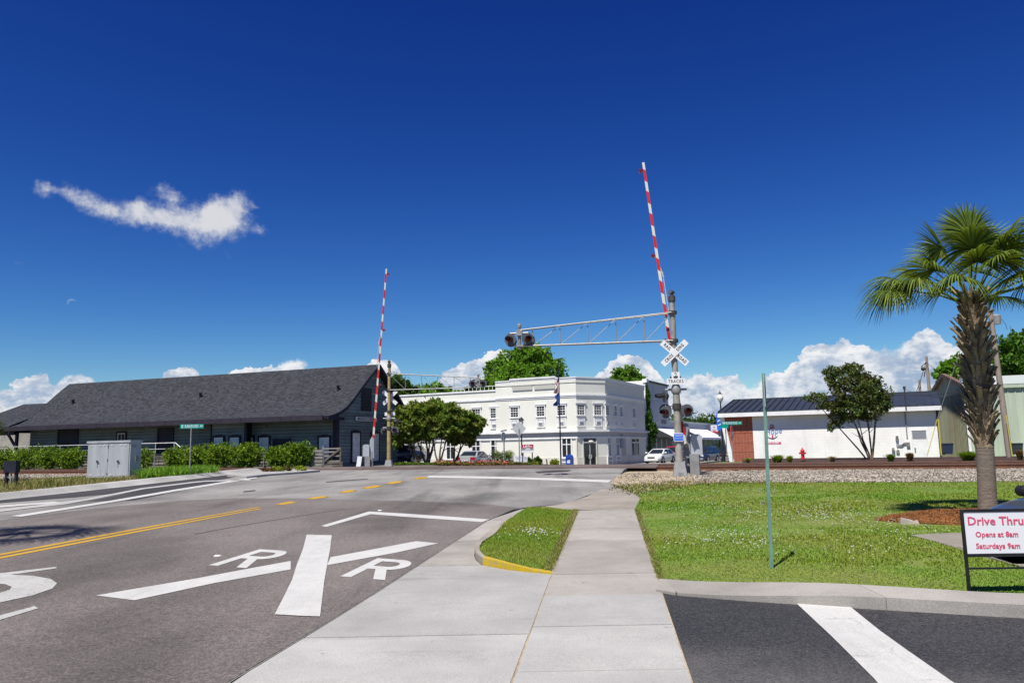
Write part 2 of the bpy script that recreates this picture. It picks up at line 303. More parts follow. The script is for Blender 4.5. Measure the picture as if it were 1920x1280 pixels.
M['navy_trim'] = mat('dark_trim', (.016, .016, .03), .6, (2, .4)); M['fascia'] = mat('peeling_fascia', (.017, .014, .026), .75, (2.2, .3), col2=(.03, .025, .035))
M['glass'] = mat('window_glass', (.025, .03, .032), .06, spec=.7); M['glass_pale'] = mat('window_curtained', (.62, .63, .64), .45, (3, .25), spec=.3)
M['bank'] = mat('cream_stucco', (.68, .68, .605), .85, (.5, .05), (30, .06)); M['bank_frieze_shade'] = mat('shaded_stucco', (.40, .41, .42), .85, (.5, .06)); M['bank_base'] = mat('stucco_plinth', (.60, .58, .50), .85, (.8, .08)); M['bank_panel'] = mat('parapet_panel', (.44, .43, .39), .85)  # frieze grey: shadow under the moulding put into the stucco colour
M['hope_wall'] = mat('white_brick_paint', (.80, .81, .82), .75, (.9, .06))
def painted_brick():
    mt = M['hope_wall']; t, b, k = wire(mt); tx = nn(t, 'ShaderNodeTexCoord'); sx = nn(t, 'ShaderNodeSeparateXYZ'); t.links.new(tx.outputs['Object'], sx.inputs[0])
    br = nn(t, 'ShaderNodeTexBrick'); t.links.new(k.comb(sx.outputs[0], sx.outputs[2]), br.inputs[0]); br.inputs['Scale'].default_value = 1.; br.inputs['Brick Width'].default_value = .4; br.inputs['Row Height'].default_value = .2; br.inputs['Mortar Size'].default_value = .012
    br.inputs['Color1'].default_value = (1, 1, 1, 1); br.inputs['Color2'].default_value = (.98, .98, .985, 1); br.inputs['Mortar'].default_value = (.93, .93, .945, 1)
    src = b.inputs['Base Color'].links[0].from_socket; c = k.mix(1., src, br.outputs[0], 'MULTIPLY'); mp = nn(t, 'ShaderNodeMapping'); t.links.new(tx.outputs['Object'], mp.inputs[0]); mp.inputs[3].default_value = (2.5, 2.5, .3)
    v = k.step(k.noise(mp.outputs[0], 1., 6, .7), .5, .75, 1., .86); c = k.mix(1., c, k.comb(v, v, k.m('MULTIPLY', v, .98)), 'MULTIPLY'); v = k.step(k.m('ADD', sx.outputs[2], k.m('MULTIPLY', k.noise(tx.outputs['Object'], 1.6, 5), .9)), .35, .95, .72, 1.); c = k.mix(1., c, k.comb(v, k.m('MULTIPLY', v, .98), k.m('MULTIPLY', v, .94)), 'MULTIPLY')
    t.links.new(c, b.inputs['Base Color']); bn = nn(t, 'ShaderNodeBump'); bn.inputs['Strength'].default_value = .5; bn.inputs['Distance'].default_value = .02; t.links.new(br.outputs[0], bn.inputs['Height']); t.links.new(bn.outputs[0], b.inputs['Normal'])
painted_brick()
M['roof_blue'] = mat('blue_grey_metal_roof', (.05, .057, .07), .42, (.6, .15), metal=.35)
M['shop_wall_shade'] = mat('shop_wall_shade', (.40, .42, .48), .8, (.6, .1)); M['shop_white'] = mat('white_block', (.72, .72, .70), .8, (.6, .05)); M['shop_dark'] = mat('shopfront', (.10, .10, .11), .5, (1, .3))  # street faces of the shops: blue-grey shade put into the colour
M['awning_white'] = mat('white_awning', (.70, .70, .70), .7, (1, .08)); M['awning_blue'] = mat('blue_awning', (.01, .12, .52), .6)
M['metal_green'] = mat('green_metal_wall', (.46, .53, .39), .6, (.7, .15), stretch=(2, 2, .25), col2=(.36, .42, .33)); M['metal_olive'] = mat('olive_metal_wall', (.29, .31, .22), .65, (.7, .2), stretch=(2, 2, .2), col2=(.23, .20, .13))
M['metal_trim'] = mat('white_metal_trim', (.62, .66, .64), .5); M['rust_trim'] = mat('rusty_trim', (.16, .10, .075), .8, (2, .4)); M['yellow'] = mat('guy_guard_yellow', (.50, .42, .08), .5); M['brick_joint'] = mat('brick_joint', (.40, .24, .18), .85)
M['bin_blue'] = mat('bin_navy', (.025, .04, .07), .5); M['bin_green'] = mat('bin_grey_green', (.035, .05, .048), .5); M['mail_blue'] = mat('postbox_blue', (.02, .06, .34), .35)
M['hydrant'] = mat('hydrant_red', (.52, .02, .03), .4); M['tyre'] = mat('tyre_rubber', (.018, .018, .018), .85); M['rim'] = mat('wheel_rim', (.45, .45, .46), .35, metal=.7)
M['carglass'] = mat('car_glass', (.015, .02, .022), .04, spec=.8); M['headlamp'] = mat('headlamp', (.7, .72, .74), .1, spec=.8); M['taillamp'] = mat('taillamp', (.35, .015, .02), .2, spec=.6)
def carpaint(n, c, me=0.): M[n] = mat(n, c, .28, metal=me, spec=.5); M[n].node_tree.nodes['Principled BSDF'].inputs['Coat Weight'].default_value = .6
carpaint('car_white', (.66, .66, .63)); carpaint('car_red', (.40, .02, .02)); carpaint('car_navy', (.02, .03, .07), .2); carpaint('car_silver', (.50, .51, .53), .4); carpaint('car_slate', (.065, .085, .125), .35); carpaint('car_black', (.02, .02, .028), .2)
M['lamp_glass'] = mat('lamp_glass', (.75, .74, .66), .3, (4, .1)); M['flag_navy'] = mat('flag_navy', (.03, .07, .28), .8); M['flag_red'] = mat('flag_red', (.5, .03, .05), .8); M['flag_white'] = mat('flag_white', (.75, .75, .75), .8)
def shingles():
    mt = mat('asphalt_shingles', (.06, .063, .07), .9, spec=.2); t, b, k = wire(mt); tx = nn(t, 'ShaderNodeTexCoord')
    mp = nn(t, 'ShaderNodeMapping'); t.links.new(tx.outputs['UV'], mp.inputs[0])
    br = nn(t, 'ShaderNodeTexBrick'); t.links.new(mp.outputs[0], br.inputs[0]); br.inputs['Color1'].default_value = (.050, .054, .063, 1); br.inputs['Color2'].default_value = (.020, .022, .027, 1); br.inputs['Mortar'].default_value = (.016, .016, .018, 1)
    br.inputs['Scale'].default_value = 1.; br.inputs['Brick Width'].default_value = .26; br.inputs['Row Height'].default_value = .15; br.inputs['Mortar Size'].default_value = .012; br.inputs['Bias'].default_value = 0
    mp2 = nn(t, 'ShaderNodeMapping'); t.links.new(tx.outputs['Object'], mp2.inputs[0]); mp2.inputs[3].default_value = (1.6, .35, .35); v = k.step(k.noise(mp2.outputs[0], .8, 7, .7), .28, .72, .88, 1.12); c = k.mix(1., br.outputs[0], k.comb(v, v, v), 'MULTIPLY'); t.links.new(c, b.inputs['Base Color'])
    bn = nn(t, 'ShaderNodeBump'); bn.inputs['Strength'].default_value = .6; bn.inputs['Distance'].default_value = .03; t.links.new(br.outputs[0], bn.inputs['Height']); t.links.new(bn.outputs[0], b.inputs['Normal']); return mt
M['shingles'] = shingles()
def bricks():
    mt = mat('red_brick', (.30, .085, .05), .85, spec=.2); t, b, k = wire(mt); tx = nn(t, 'ShaderNodeTexCoord')
    br = nn(t, 'ShaderNodeTexBrick'); sx = nn(t, 'ShaderNodeSeparateXYZ'); t.links.new(tx.outputs['Object'], sx.inputs[0]); t.links.new(k.comb(sx.outputs[0], sx.outputs[2]), br.inputs[0])
    br.inputs['Color1'].default_value = (.34, .085, .045, 1); br.inputs['Color2'].default_value = (.24, .055, .032, 1); br.inputs['Mortar'].default_value = (.36, .19, .14, 1)
    br.inputs['Scale'].default_value = 1.; br.inputs['Brick Width'].default_value = .22; br.inputs['Row Height'].default_value = .075; br.inputs['Mortar Size'].default_value = .008; br.offset = 0
    t.links.new(br.outputs[0], b.inputs['Base Color']); return mt
M['brick'] = bricks()
# ------------------------------------------------------------------ mesh helpers
class MB:
    def __init__(s, m=None): s.v = []; s.f = []; s.mi = []; s.sm = []; s.M = None; s.mats = []; s.cur = 0; s.uv = {}
    def mat(s, name):
        if name not in s.mats: s.mats.append(name)
        s.cur = s.mats.index(name); return s
    def add(s, vs, fs, smooth=False):
        o = len(s.v)
        s.v += [tuple(s.M @ Vector(v)) if s.M else tuple(v) for v in vs]
        for f in fs: s.f.append(tuple(i+o for i in f)); s.mi.append(s.cur); s.sm.append(smooth)
        return o
    def box(s, x0, x1, y0, y1, z0, z1):
        v = [(x, y, z) for x in (x0, x1) for y in (y0, y1) for z in (z0, z1)]
        s.add(v, [(0, 1, 3, 2), (4, 6, 7, 5), (0, 4, 5, 1), (2, 3, 7, 6), (0, 2, 6, 4), (1, 5, 7, 3)]); return s
    def cbox(s, c, d): return s.box(c[0]-d[0]/2, c[0]+d[0]/2, c[1]-d[1]/2, c[1]+d[1]/2, c[2]-d[2]/2, c[2]+d[2]/2)
    def bar(s, p, q, w, h, up=(0, 0, 1)):
        p, q = Vector(p), Vector(q); d = (q-p).normalized(); u = Vector(up)
        if abs(d.dot(u)) > .98: u = Vector((0, 1, 0))
        a = d.cross(u).normalized()*w/2; b = a.cross(d).normalized()*h/2
        v = [e+i*a+j*b for e in (p, q) for i, j in ((-1, -1), (1, -1), (1, 1), (-1, 1))]
        s.add(v, [(0, 1, 2, 3), (7, 6, 5, 4), (0, 4, 5, 1), (1, 5, 6, 2), (2, 6, 7, 3), (3, 7, 4, 0)]); return s
    def tube(s, pts, r, n=10, cap=True):
        pts = [Vector(p) for p in pts]; rs = r if isinstance(r, (list, tuple)) else [r]*len(pts); rings = []; fs = []; vs = []
        prev = None
        for i, p in enumerate(pts):
            d = (pts[min(i+1, len(pts)-1)]-pts[max(i-1, 0)]).normalized()
            if prev is None:
                u = Vector((1, 0, 0)) if abs(d.x) < .9 else Vector((0, 1, 0)); prev = (u-d*u.dot(d)).normalized()
            else: prev = (prev-d*prev.dot(d)).normalized()
            b = d.cross(prev)
            vs += [p+(prev*math.cos(2*PI*k/n)+b*math.sin(2*PI*k/n))*rs[i] for k in range(n)]
        for i in range(len(pts)-1):
            fs += [(i*n+k, i*n+(k+1) % n, (i+1)*n+(k+1) % n, (i+1)*n+k) for k in range(n)]
        s.add(vs, fs, True)
        if cap: s.add(vs[:n], [tuple(range(n))[::-1]]); s.add(vs[-n:], [tuple(range(n))])
        return s
    def lathe(s, prof, c=(0, 0, 0), n=16, ax='z'):
        vs = []; fs = []
        for r, z in prof:
            for k in range(n):
                a = 2*PI*k/n; x, y = r*math.cos(a), r*math.sin(a)
                p = (x, y, z) if ax == 'z' else ((x, z, y) if ax == 'y' else (z, x, y)); vs.append((p[0]+c[0], p[1]+c[1], p[2]+c[2]))
        for i in range(len(prof)-1): fs += [(i*n+k, i*n+(k+1) % n, (i+1)*n+(k+1) % n, (i+1)*n+k) for k in range(n)]
        s.add(vs, fs, True); s.add(vs[:n], [tuple(range(n))]); s.add(vs[-n:], [tuple(range(n))]); return s
    def prism(s, poly, a, b, ax='y'):
        """outline poly (2d) pushed between a and b along an axis: y -> (x,z) outline, x -> (y,z), z -> (x,y)"""
        def P(p, t): return (p[0], t, p[1]) if ax == 'y' else ((t, p[0], p[1]) if ax == 'x' else (p[0], p[1], t))
        n = len(poly); tri = tessellate_polygon([[Vector((p[0], p[1], 0)) for p in poly]])
        vs = [P(p, a) for p in poly]+[P(p, b) for p in poly]
        s.add(vs, [tuple(t) for t in tri]+[tuple(i+n for i in t)[::-1] for t in tri]+[(i, (i+1) % n, (i+1) % n+n, i+n) for i in range(n)]); return s
    def quad(s, *p, smooth=False): s.add(p, [tuple(range(len(p)))], smooth); return s
    def ball(s, c, r, n=8, m_=6):
        rr = r if isinstance(r, tuple) else (r, r, r)
        vs = []; fs = []
        for i in range(m_+1):
            t = PI*i/m_
            for k in range(n): a = 2*PI*k/n; vs.append((c[0]+rr[0]*math.sin(t)*math.cos(a), c[1]+rr[1]*math.sin(t)*math.sin(a), c[2]+rr[2]*math.cos(t)))
        for i in range(m_): fs += [(i*n+k, (i+1)*n+k, (i+1)*n+(k+1) % n, i*n+(k+1) % n) for k in range(n)]
        s.add(vs, fs, True); return s
    def mesh(s, name, mats=None, off=None, fix=True):
        me = bpy.data.meshes.new(name); vs = s.v
        if off is not None: vs = [tuple(off @ Vector(v)) for v in vs]
        me.from_pydata(vs, [], s.f)
        for mn in (mats or s.mats): me.materials.append(M[mn])
        if s.mats and len(s.mats) > 1 and not mats: me.polygons.foreach_set('material_index', s.mi)
        me.polygons.foreach_set('use_smooth', s.sm)
        if fix:
            b = bmesh.new(); b.from_mesh(me); bmesh.ops.remove_doubles(b, verts=b.verts, dist=1e-5); bmesh.ops.recalc_face_normals(b, faces=b.faces); b.to_mesh(me); b.free()
            if any(s.sm): me.set_sharp_from_angle(angle=R_(42))
        me.update(); return me
    def build(s, name, m_=None, parent=None, world=False, fix=True):
        off = None
        if world and parent is not None:
            r = parent
            while r.parent: r = r.parent
            off = WM[r.name].inverted()
        return link(name, s.mesh(name, [m_] if m_ else None, off, fix), parent)
WM = {}
def link(name, me, parent=None, loc=None, rot=None):
    o = bpy.data.objects.new(name, me); COL.objects.link(o)
    if parent is not None: o.parent = parent
    if loc is not None: o.location = loc
    if rot is not None: o.rotation_euler = rot
    return o
def thing(name, label, cat, loc=(0, 0, 0), rz=0., group=None):
    o = bpy.data.objects.new(name, None); COL.objects.link(o); o.empty_display_size = .2
    o.location = loc; o.rotation_euler = (0, 0, rz); o['label'] = label; o['category'] = cat
    if group: o['group'] = group
    WM[o.name] = Matrix.Translation(loc) @ Matrix.Rotation(rz, 4, 'Z'); return o
def tag(o, label, cat, group=None):
    o['label'] = label; o['category'] = cat
    if group: o['group'] = group
    return o
def struct(o, kind='structure'): o['kind'] = kind; return o
def kids(o): return [c for c in bpy.data.objects if c.parent == o]
def copy_tree(o, parent=None, keep=True):
    c = o.copy(); COL.objects.link(c)
    if parent is not None: c.parent = parent
    else: WM[c.name] = None
    for ch in list(o.children): copy_tree(ch, c)
    return c
FONTC = {}
def text(parent, s, size, loc, rot, m_, name='lettering', bold=0., shear=0., ext=.003, sx=1., space=1., align='CENTER'):
    cu = bpy.data.curves.new(name, 'FONT'); cu.body = s; cu.size = size; cu.align_x = align; cu.align_y = 'CENTER'; cu.extrude = ext; cu.offset = bold; cu.shear = shear; cu.resolution_u = 2; cu.space_character = space
    tmp = bpy.data.objects.new('tmp', cu); COL.objects.link(tmp); dg = bpy.context.evaluated_depsgraph_get(); me = bpy.data.meshes.new_from_object(tmp.evaluated_get(dg))
    bpy.data.objects.remove(tmp); me.name = name; me.materials.clear(); me.materials.append(M[m_])
    o = link(name, me, parent, loc, rot); o.scale = (sx, 1, 1); return o

def drape(polys, off, f=height, step=1., skirt=0., name='sheet', m_=None, mb=None):
    """polygons in plan, cut by a grid and laid on the terrain"""
    b = bmesh.new()
    for poly in polys:
        tri = tessellate_polygon([[Vector((p[0], p[1], 0)) for p in poly]]); vs = [b.verts.new((p[0], p[1], 0)) for p in poly]
        for t in tri:
            try: b.faces.new([vs[i] for i in t])
            except ValueError: pass
    xs = [v.co.x for v in b.verts]; ys = [v.co.y for v in b.verts]
    for ax, lo, hi in ((0, min(xs), max(xs)), (1, min(ys), max(ys))):
        k = math.ceil(lo/step)*step
        while k < hi:
            n = Vector((1, 0, 0)) if ax == 0 else Vector((0, 1, 0))
            bmesh.ops.bisect_plane(b, geom=b.verts[:]+b.edges[:]+b.faces[:], plane_co=n*k, plane_no=n, dist=1e-5); k += step
    bmesh.ops.recalc_face_normals(b, faces=b.faces)
    if b.faces and sum(fa.normal.z for fa in b.faces) < 0: bmesh.ops.reverse_faces(b, faces=b.faces)
    for v in b.verts: v.co.z = f(v.co.x, v.co.y)+off
    if skirt:
        be = [e for e in b.edges if len(e.link_faces) == 1]; r = bmesh.ops.extrude_edge_only(b, edges=be)
        for v in r['geom']:
            if isinstance(v, bmesh.types.BMVert): v.co.z -= skirt
        bmesh.ops.recalc_face_normals(b, faces=b.faces)
    me = bpy.data.meshes.new(name); b.to_mesh(me); b.free()
    if m_: me.materials.append(M[m_])
    return me
def px_poly(pts, f=height): return [Gp(*p, f) for p in pts]
def lerp_tab(tab, y):
    if y <= tab[0][0]: (a, b), (c, d) = tab[0], tab[1]
    elif y >= tab[-1][0]: (a, b), (c, d) = tab[-2], tab[-1]
    else:
        for (a, b), (c, d) in zip(tab, tab[1:]):
            if y <= c: break
    return b+(d-b)*(y-a)/(c-a)
def inpoly(x, y, p):
    r = False; n = len(p)
    for i in range(n):
        (x1, y1), (x2, y2) = p[i], p[(i+1) % n]
        if (y1 > y) != (y2 > y) and x < (x2-x1)*(y-y1)/(y2-y1)+x1: r = not r
    return r
def vhash(x, y, s=1.):
    """smooth value noise 0..1 in plan"""
    x *= s; y *= s; xi, yi = math.floor(x), math.floor(y); fx, fy = x-xi, y-yi; fx = fx*fx*(3-2*fx); fy = fy*fy*(3-2*fy)
    def h(i, j): t = math.sin(i*127.1+j*311.7)*43758.5453; return t-math.floor(t)
    return (h(xi, yi)*(1-fx)+h(xi+1, yi)*fx)*(1-fy)+(h(xi, yi+1)*(1-fx)+h(xi+1, yi+1)*fx)*fy
def raw_mesh(name, V, F, m_, nper):
    """numpy arrays straight into a mesh: V (n,3), F (k,nper)"""
    me = bpy.data.meshes.new(name); V = np.asarray(V, np.float32); F = np.asarray(F, np.int32)
    me.vertices.add(len(V)); me.vertices.foreach_set('co', V.ravel()); me.loops.add(F.size); me.loops.foreach_set('vertex_index', F.ravel())
    me.polygons.add(len(F)); me.polygons.foreach_set('loop_start', np.arange(0, F.size, nper, dtype=np.int32))
    me.materials.append(M[m_]); me.update(calc_edges=True); return me
def leaf_cloud(name, C, size, m_, parent=None, flat=0., aspect=.55, outward=None):
    """leaf-sized faces: C (n,3) centres; size scalar or (n,)"""
    C = np.asarray(C, float); n = len(C); d = RNG.normal(size=(n, 3))
    if outward is not None: d = d*.55+outward
    d[:, 2] -= .25; d /= np.linalg.norm(d, axis=1)[:, None]+1e-9
    t = RNG.normal(size=(n, 3)); t[:, 2] *= 1-flat; s = np.cross(d, t); s /= np.linalg.norm(s, axis=1)[:, None]+1e-9
    L = (np.ones(n)*size*RNG.uniform(.65, 1.3, n))[:, None]; u = np.cross(s, d)*.12*L
    V = np.stack([C-d*L*.5, C+s*L*aspect*.5+u, C+d*L*.5, C-s*L*aspect*.5+u], 1).reshape(-1, 3)
    return link(name, raw_mesh(name, V, np.arange(4*n).reshape(-1, 4), m_, 4), parent)
def blob_pts(n, lobes, shell=.62):
    """points spread in a union of ellipsoid lobes, denser near the outside; returns points and outward directions"""
    w = np.array([l[3]*l[4]*l[5] for l in lobes])**(2/3); w /= w.sum(); idx = RNG.choice(len(lobes), n, p=w)
    L = np.array(lobes)[idx]; d = RNG.normal(size=(n, 3)); d /= np.linalg.norm(d, axis=1)[:, None]
    r = shell+(1-shell)*RNG.uniform(0, 1, n)**.7
    r *= 1+RNG.normal(0, .07, n)
    # clumping
    d2 = d+.22*np.sin(d[:, [1, 2, 0]]*7+idx[:, None]); return L[:, :3]+d2*r[:, None]*L[:, 3:6], d
def twig_crown(name, lobes, n, leaf, m_, parent, gaps=.25):
    P, dr = blob_pts(n, lobes); key = np.sin(P[:, 0]*2.3/leaf*.18+P[:, 2]*1.7)+np.sin(P[:, 1]*2.9/leaf*.18-P[:, 2]*2.1/leaf*.15)
    keep = RNG.uniform(-2, 2, n) < key+2*(1-gaps*2); return leaf_cloud(name, P[keep], leaf, m_, parent, outward=dr[keep]*.5)

# ------------------------------------------------------------------ ground
def axis(a, b, far): return [-f for f in far[::-1] if True and -f < a]+[float(k) for k in range(a, b+1)]+[f for f in far if f > b]
gx = [-2500., -900, -400, -200, -120]+[float(k) for k in range(-75, 61)]+[80., 120, 200, 400, 900, 2500]
gy = [-200., -60]+[float(k) for k in range(-10, 131)]+[150., 200, 300, 500, 900, 1600, 3500]
vs = [(x, y, height(x, y)-(.05 if abs(x) < 80 and y < 132 else 0)-(.28 if 6 < x < 32 and 5 < y < 14 else 0)) for y in gy for x in gx]; nx = len(gx)
me = bpy.data.meshes.new('ground'); me.from_pydata(vs, [], [(j*nx+i, j*nx+i+1, (j+1)*nx+i+1, (j+1)*nx+i) for j in range(len(gy)-1) for i in range(nx-1)])
me.materials.append(M['ground']); struct(link('ground', me))

XROAD = [(-5, -2.9), (5.57, -1.98), (6.35, -1.85), (8.16, -1.56), (12.41, -.97), (15.64, -.51), (18.2, .3)]
XSL = [(-5, -1.25), (5.46, -.04), (9.54, .43), (17.1, 1.38)]; XSR = [(-5, -.1), (5.39, 1.15), (8.77, 1.56), (16.87, 2.56)]
# main carriageway: a raised slab with real edges
road_right = [(-2.9, -5), (-1.98, 5.57), (-1.56, 8.16), (-.97, 12.41), (-.51, 15.64), (-.05, 17.6), (.3, 18.22), (.75, 18.5), (1.2, 18.71), (1.5, 19.8), (2.1, 21.6), (2.55, 22.4), (3.0, 23.3), (3.1, 24.6), (3.3, 26.3), (4.1, 30.5), (4.9, 35), (5.5, 37.6), (6.7, 39.6), (7.6, 43), (8.2, 47)]
road_left = [(-14.3, 47), (-14.5, 41), (-14.9, 35.8), (-15.4, 31.2), (-16.1, 24.6), (-17.2, 15), (-19, -5)]
road = struct(link('road', drape([road_right+road_left], .0, road_h, 1., .35, 'road', 'asphalt_grey')))
def xroad_brown_left(y): return lerp_tab([(-5, -12.2), (18.3, -11.4), (23, -10.7)], y)
brown = [(-2.915, -5), (-1.995, 5.57), (-1.575, 8.16), (-.985, 12.41), (-.525, 15.64), (-.07, 17.6), (.1, 18.0), (-.2, 18.4), (-.61, 19.), (-1.5, 19.7), (-2.42, 20.35), (-4.5, 21.5), (-6.2, 22.4), (-8.21, 23.05), (-9.6, 22.6), (-10.6, 21.), (-11.3, 18.3), (-12.4, 10), (-14, -5)]
struct(link('road_resurfacing', drape([brown], .004, road_h, 1., 0, 'road_resurfacing', 'asphalt_brown')))
wedge = [(-16.05, 24.7), (-15.38, 31.2), (-14.88, 35.8), (-14.5, 40.6), (-13.2, 39.5), (-13.1, 34.), (-12.9, 29.8), (-14.1, 25.2), (-15.6, 22.6), (-16.3, 21.5)]
struct(link('turn_bay', drape([wedge], .004, road_h, 1., 0, 'turn_bay', 'asphalt_dark')))
wed2 = px_poly([(165, 939.5), (250, 938), (330, 921.5), (420, 905.5), (476, 896.5), (470, 899.5), (385, 902), (363, 905), (268, 917.5)], road_h)
struct(link('turn_bay', drape([wed2], .005, road_h, 1., 0, 'turn_bay', 'asphalt_dark')))
def Q2xy(q, x):  # plan point on the line of constant q beyond the blend
    return (x, q-.405*x)
xs_ = [-13.8+k*1.02 for k in range(22)]
cross = [Q2xy(38.6, x) for x in (-14.3, -8, -3, 2, 5.6, 6.5)]+[Q2xy(46.4, x) for x in (8., 3, -3, -8, -14.2)]
struct(link('crossing_surface', drape([cross], .004, road_h, 1., 0, 'crossing_surface', 'asphalt_cross')))
street = [(-13.5, 52.4), (-6, 49.5), (8, 43.9), (12, 50), (18, 62), (27, 78), (50, 120), (75, 165), (64, 168), (40, 128), (15.6, 91), (9.7, 79.4), (6.4, 77.6), (-14.5, 88.5), (-20, 74), (-16.5, 62)]
struct(link('street', drape([street], .03, height, 2., .1, 'street', 'asphalt_grey')))

# ---- road markings
def mark(name, polys, m_, off=.009, f=road_h, step=1.):
    return struct(link(name, drape(polys, off, f, step, 0, name, m_)))
RP_ = lambda pts: px_poly(pts, road_h)
mark('crossing_marking', [RP_([(575, 1003), (622, 1004), (619, 1030), (613, 1061), (608, 1090), (600, 1157), (567, 1156), (515, 1153), (533, 1118), (548, 1087), (557, 1058), (568, 1030)])], 'paint_white', .012)
mark('crossing_marking', [RP_([(180, 1117), (252, 1126), (400, 1094), (545, 1068), (545, 1052), (362, 1086), (255, 1104)]), RP_([(620, 1045), (700, 1030), (780, 1015), (822, 1019), (740, 1037), (613, 1060)])], 'paint_white', .009)
def letter_R(o, u, v):
    """railway R in the plane of the road: o corner, u across, v up the letter"""
    P = lambda a, b: (o[0]+u[0]*a+v[0]*b, o[1]+u[1]*a+v[1]*b); out = []
    bowl_o = [(.62+.38*math.sin(PI*k/8), .72-.28*math.cos(PI*k/8)*1.0) for k in range(9)]
    bowl_i = [(.58+.17*math.sin(PI*k/8), .72-.13*math.cos(PI*k/8)) for k in range(9)]
    out.append([P(0, 0), P(.24, 0), P(.24, 1), P(0, 1)])
    ring = [(.24, .44)]+bowl_o+[(.24, 1.)]; inn = [(.24, .59)]+bowl_i+[(.24, .85)]
    for i in range(len(ring)-1): out.append([P(*ring[i]), P(*ring[i+1]), P(*inn[i+1]), P(*inn[i])])
    out.append([P(.42, .44), P(.68, .44), P(1., 0), P(.74, 0)]); return out
def R_mark(bl, br, tl):
    a, b, c = Gp(*bl, road_h), Gp(*br, road_h), Gp(*tl, road_h); mark('railroad_letter', letter_R(a, (b[0]-a[0], b[1]-a[1]), (c[0]-a[0], c[1]-a[1])), 'paint_white')
R_mark((391, 1060), (462, 1065.5), (487, 1030)); R_mark((638, 1081), (722, 1088), (708, 1047))
mark('lane_line', [RP_([(602, 986), (612, 988), (695, 964), (692, 959)]), RP_([(692, 959), (695, 964), (760, 969), (903, 979), (918, 974), (760, 963)])], 'paint_white')
mark('lane_line', [RP_([(1, 1075), (107, 1063), (105, 1066), (20, 1078), (62, 1080), (95, 1086), (107, 1094), (98, 1104), (60, 1117), (0, 1130), (-40, 1136), (-40, 1118), (0, 1112), (18, 1106), (22, 1101), (10, 1096), (0, 1095), (-40, 1096), (-40, 1079)])], 'paint_old')
mark('lane_line', [RP_([(0, 1163), (72, 1141), (64, 1137), (-20, 1160), (-40, 1172)])], 'paint_old')
for dy in (0, 1):
    o0, o1, o2, oL = 5.9*dy, 4.9*dy, 2.7*dy, 7*dy
    mark('centre_line', [RP_([(-160, 1071+oL), (0, 1038.6+o0), (240, 994+o1), (485+4*dy, 950.2+o2), (485+4*dy, 951.5+o2), (240, 996.6+o1), (0, 1041.8+o0), (-160, 1076+oL)])], 'paint_yellow')
for (x0, x1, ya, yb) in ((518, 556, 944.5, 940.5), (578, 616, 934, 930), (638, 668, 922, 918.5), (680, 717, 914, 910), (724, 756, 905.5, 902), (776, 802, 896.5, 894)):
    mark('centre_line', [RP_([(x0, ya), (x1-14, yb), (x1, yb+.2), (x0+14, ya+.2)]), RP_([(x0-4, ya+1.6), (x0+12, ya+1.6), (x1+2, yb+1.5), (x1-14, yb+1.4)])], 'paint_yellow')
mark('stop_line', [RP_([(806, 891.6), (925, 893.4), (1040, 896.6), (1147, 900.2), (1140, 904.6), (1030, 900.4), (925, 897.4), (797, 895)])], 'paint_white')
mark('edge_line', [RP_([(40, 969), (210, 942), (330, 921), (484, 896), (478, 894), (326, 918), (206, 939), (20, 968)])], 'paint_white', .013)
mark('edge_line', [RP_([(-60, 966), (0, 959.5), (120, 946), (165, 938), (270, 917), (365, 905), (362, 903.2), (265, 915), (160, 935.5), (0, 956)])], 'paint_old', .013)
mark('edge_line', [RP_([(-60, 957), (0, 951.5), (118, 942.5), (100, 940.6), (0, 948), (-60, 952.5)])], 'paint_white', .013)
mark('edge_line', [RP_([(365, 905), (385, 903), (470, 901), (470, 899), (385, 901), (362, 903.2)])], 'paint_old', .013)

# tar repairs and bare spots
for pts in ([(1003, 884), (1040, 881.5), (1072, 881), (1066, 883.5), (1035, 885.5), (1008, 887)], [(455, 921), (478, 918.5), (480, 920), (458, 922.6)], [(610, 903), (690, 897), (690, 898), (612, 904.2)]): mark('tar_patch', [RP_(pts)], 'asphalt_dark', .007)
for pts in ([(365, 1001), (440, 987), (560, 967), (650, 953.5), (650, 954.0), (560, 967.7), (440, 987.8), (366, 1001.9)],): mark('road_seam', [RP_(pts)], 'asphalt_dark', .006)
# ---- sidewalk, apron, kerbs
sidewalk = struct(link('sidewalk', drape([[(lerp_tab(XSL, y)-.05, y) for y in (-5, 5, 9.5, 13, 17.05)]+[(lerp_tab(XSR, y)+.03, y) for y in (17.05, 13, 9.5, 5, -5)]], .0, height, 1., 0, 'sidewalk_bed', 'dirt')))
SB = [-1.8, -.6, .65, 1.9, 3.15, 4.4, 5.67, 6.94, 8.22, 9.43, 10.85, 12.3, 13.8, 15.3, 16.3, 17.1]
for i, (a, b) in enumerate(zip(SB, SB[1:])):
    P = [(lerp_tab(XSL, y)+.008, y) for y in (a+.007, (a+b)/2, b-.007)]+[(lerp_tab(XSR, y)-.004, y) for y in (b-.007, (a+b)/2, a+.007)]
    link('slab', drape([P], .012+random.uniform(-.003, .003), height, .5, .12, 'slab', 'concrete' if b < 9 else 'concrete_warm'), sidewalk)
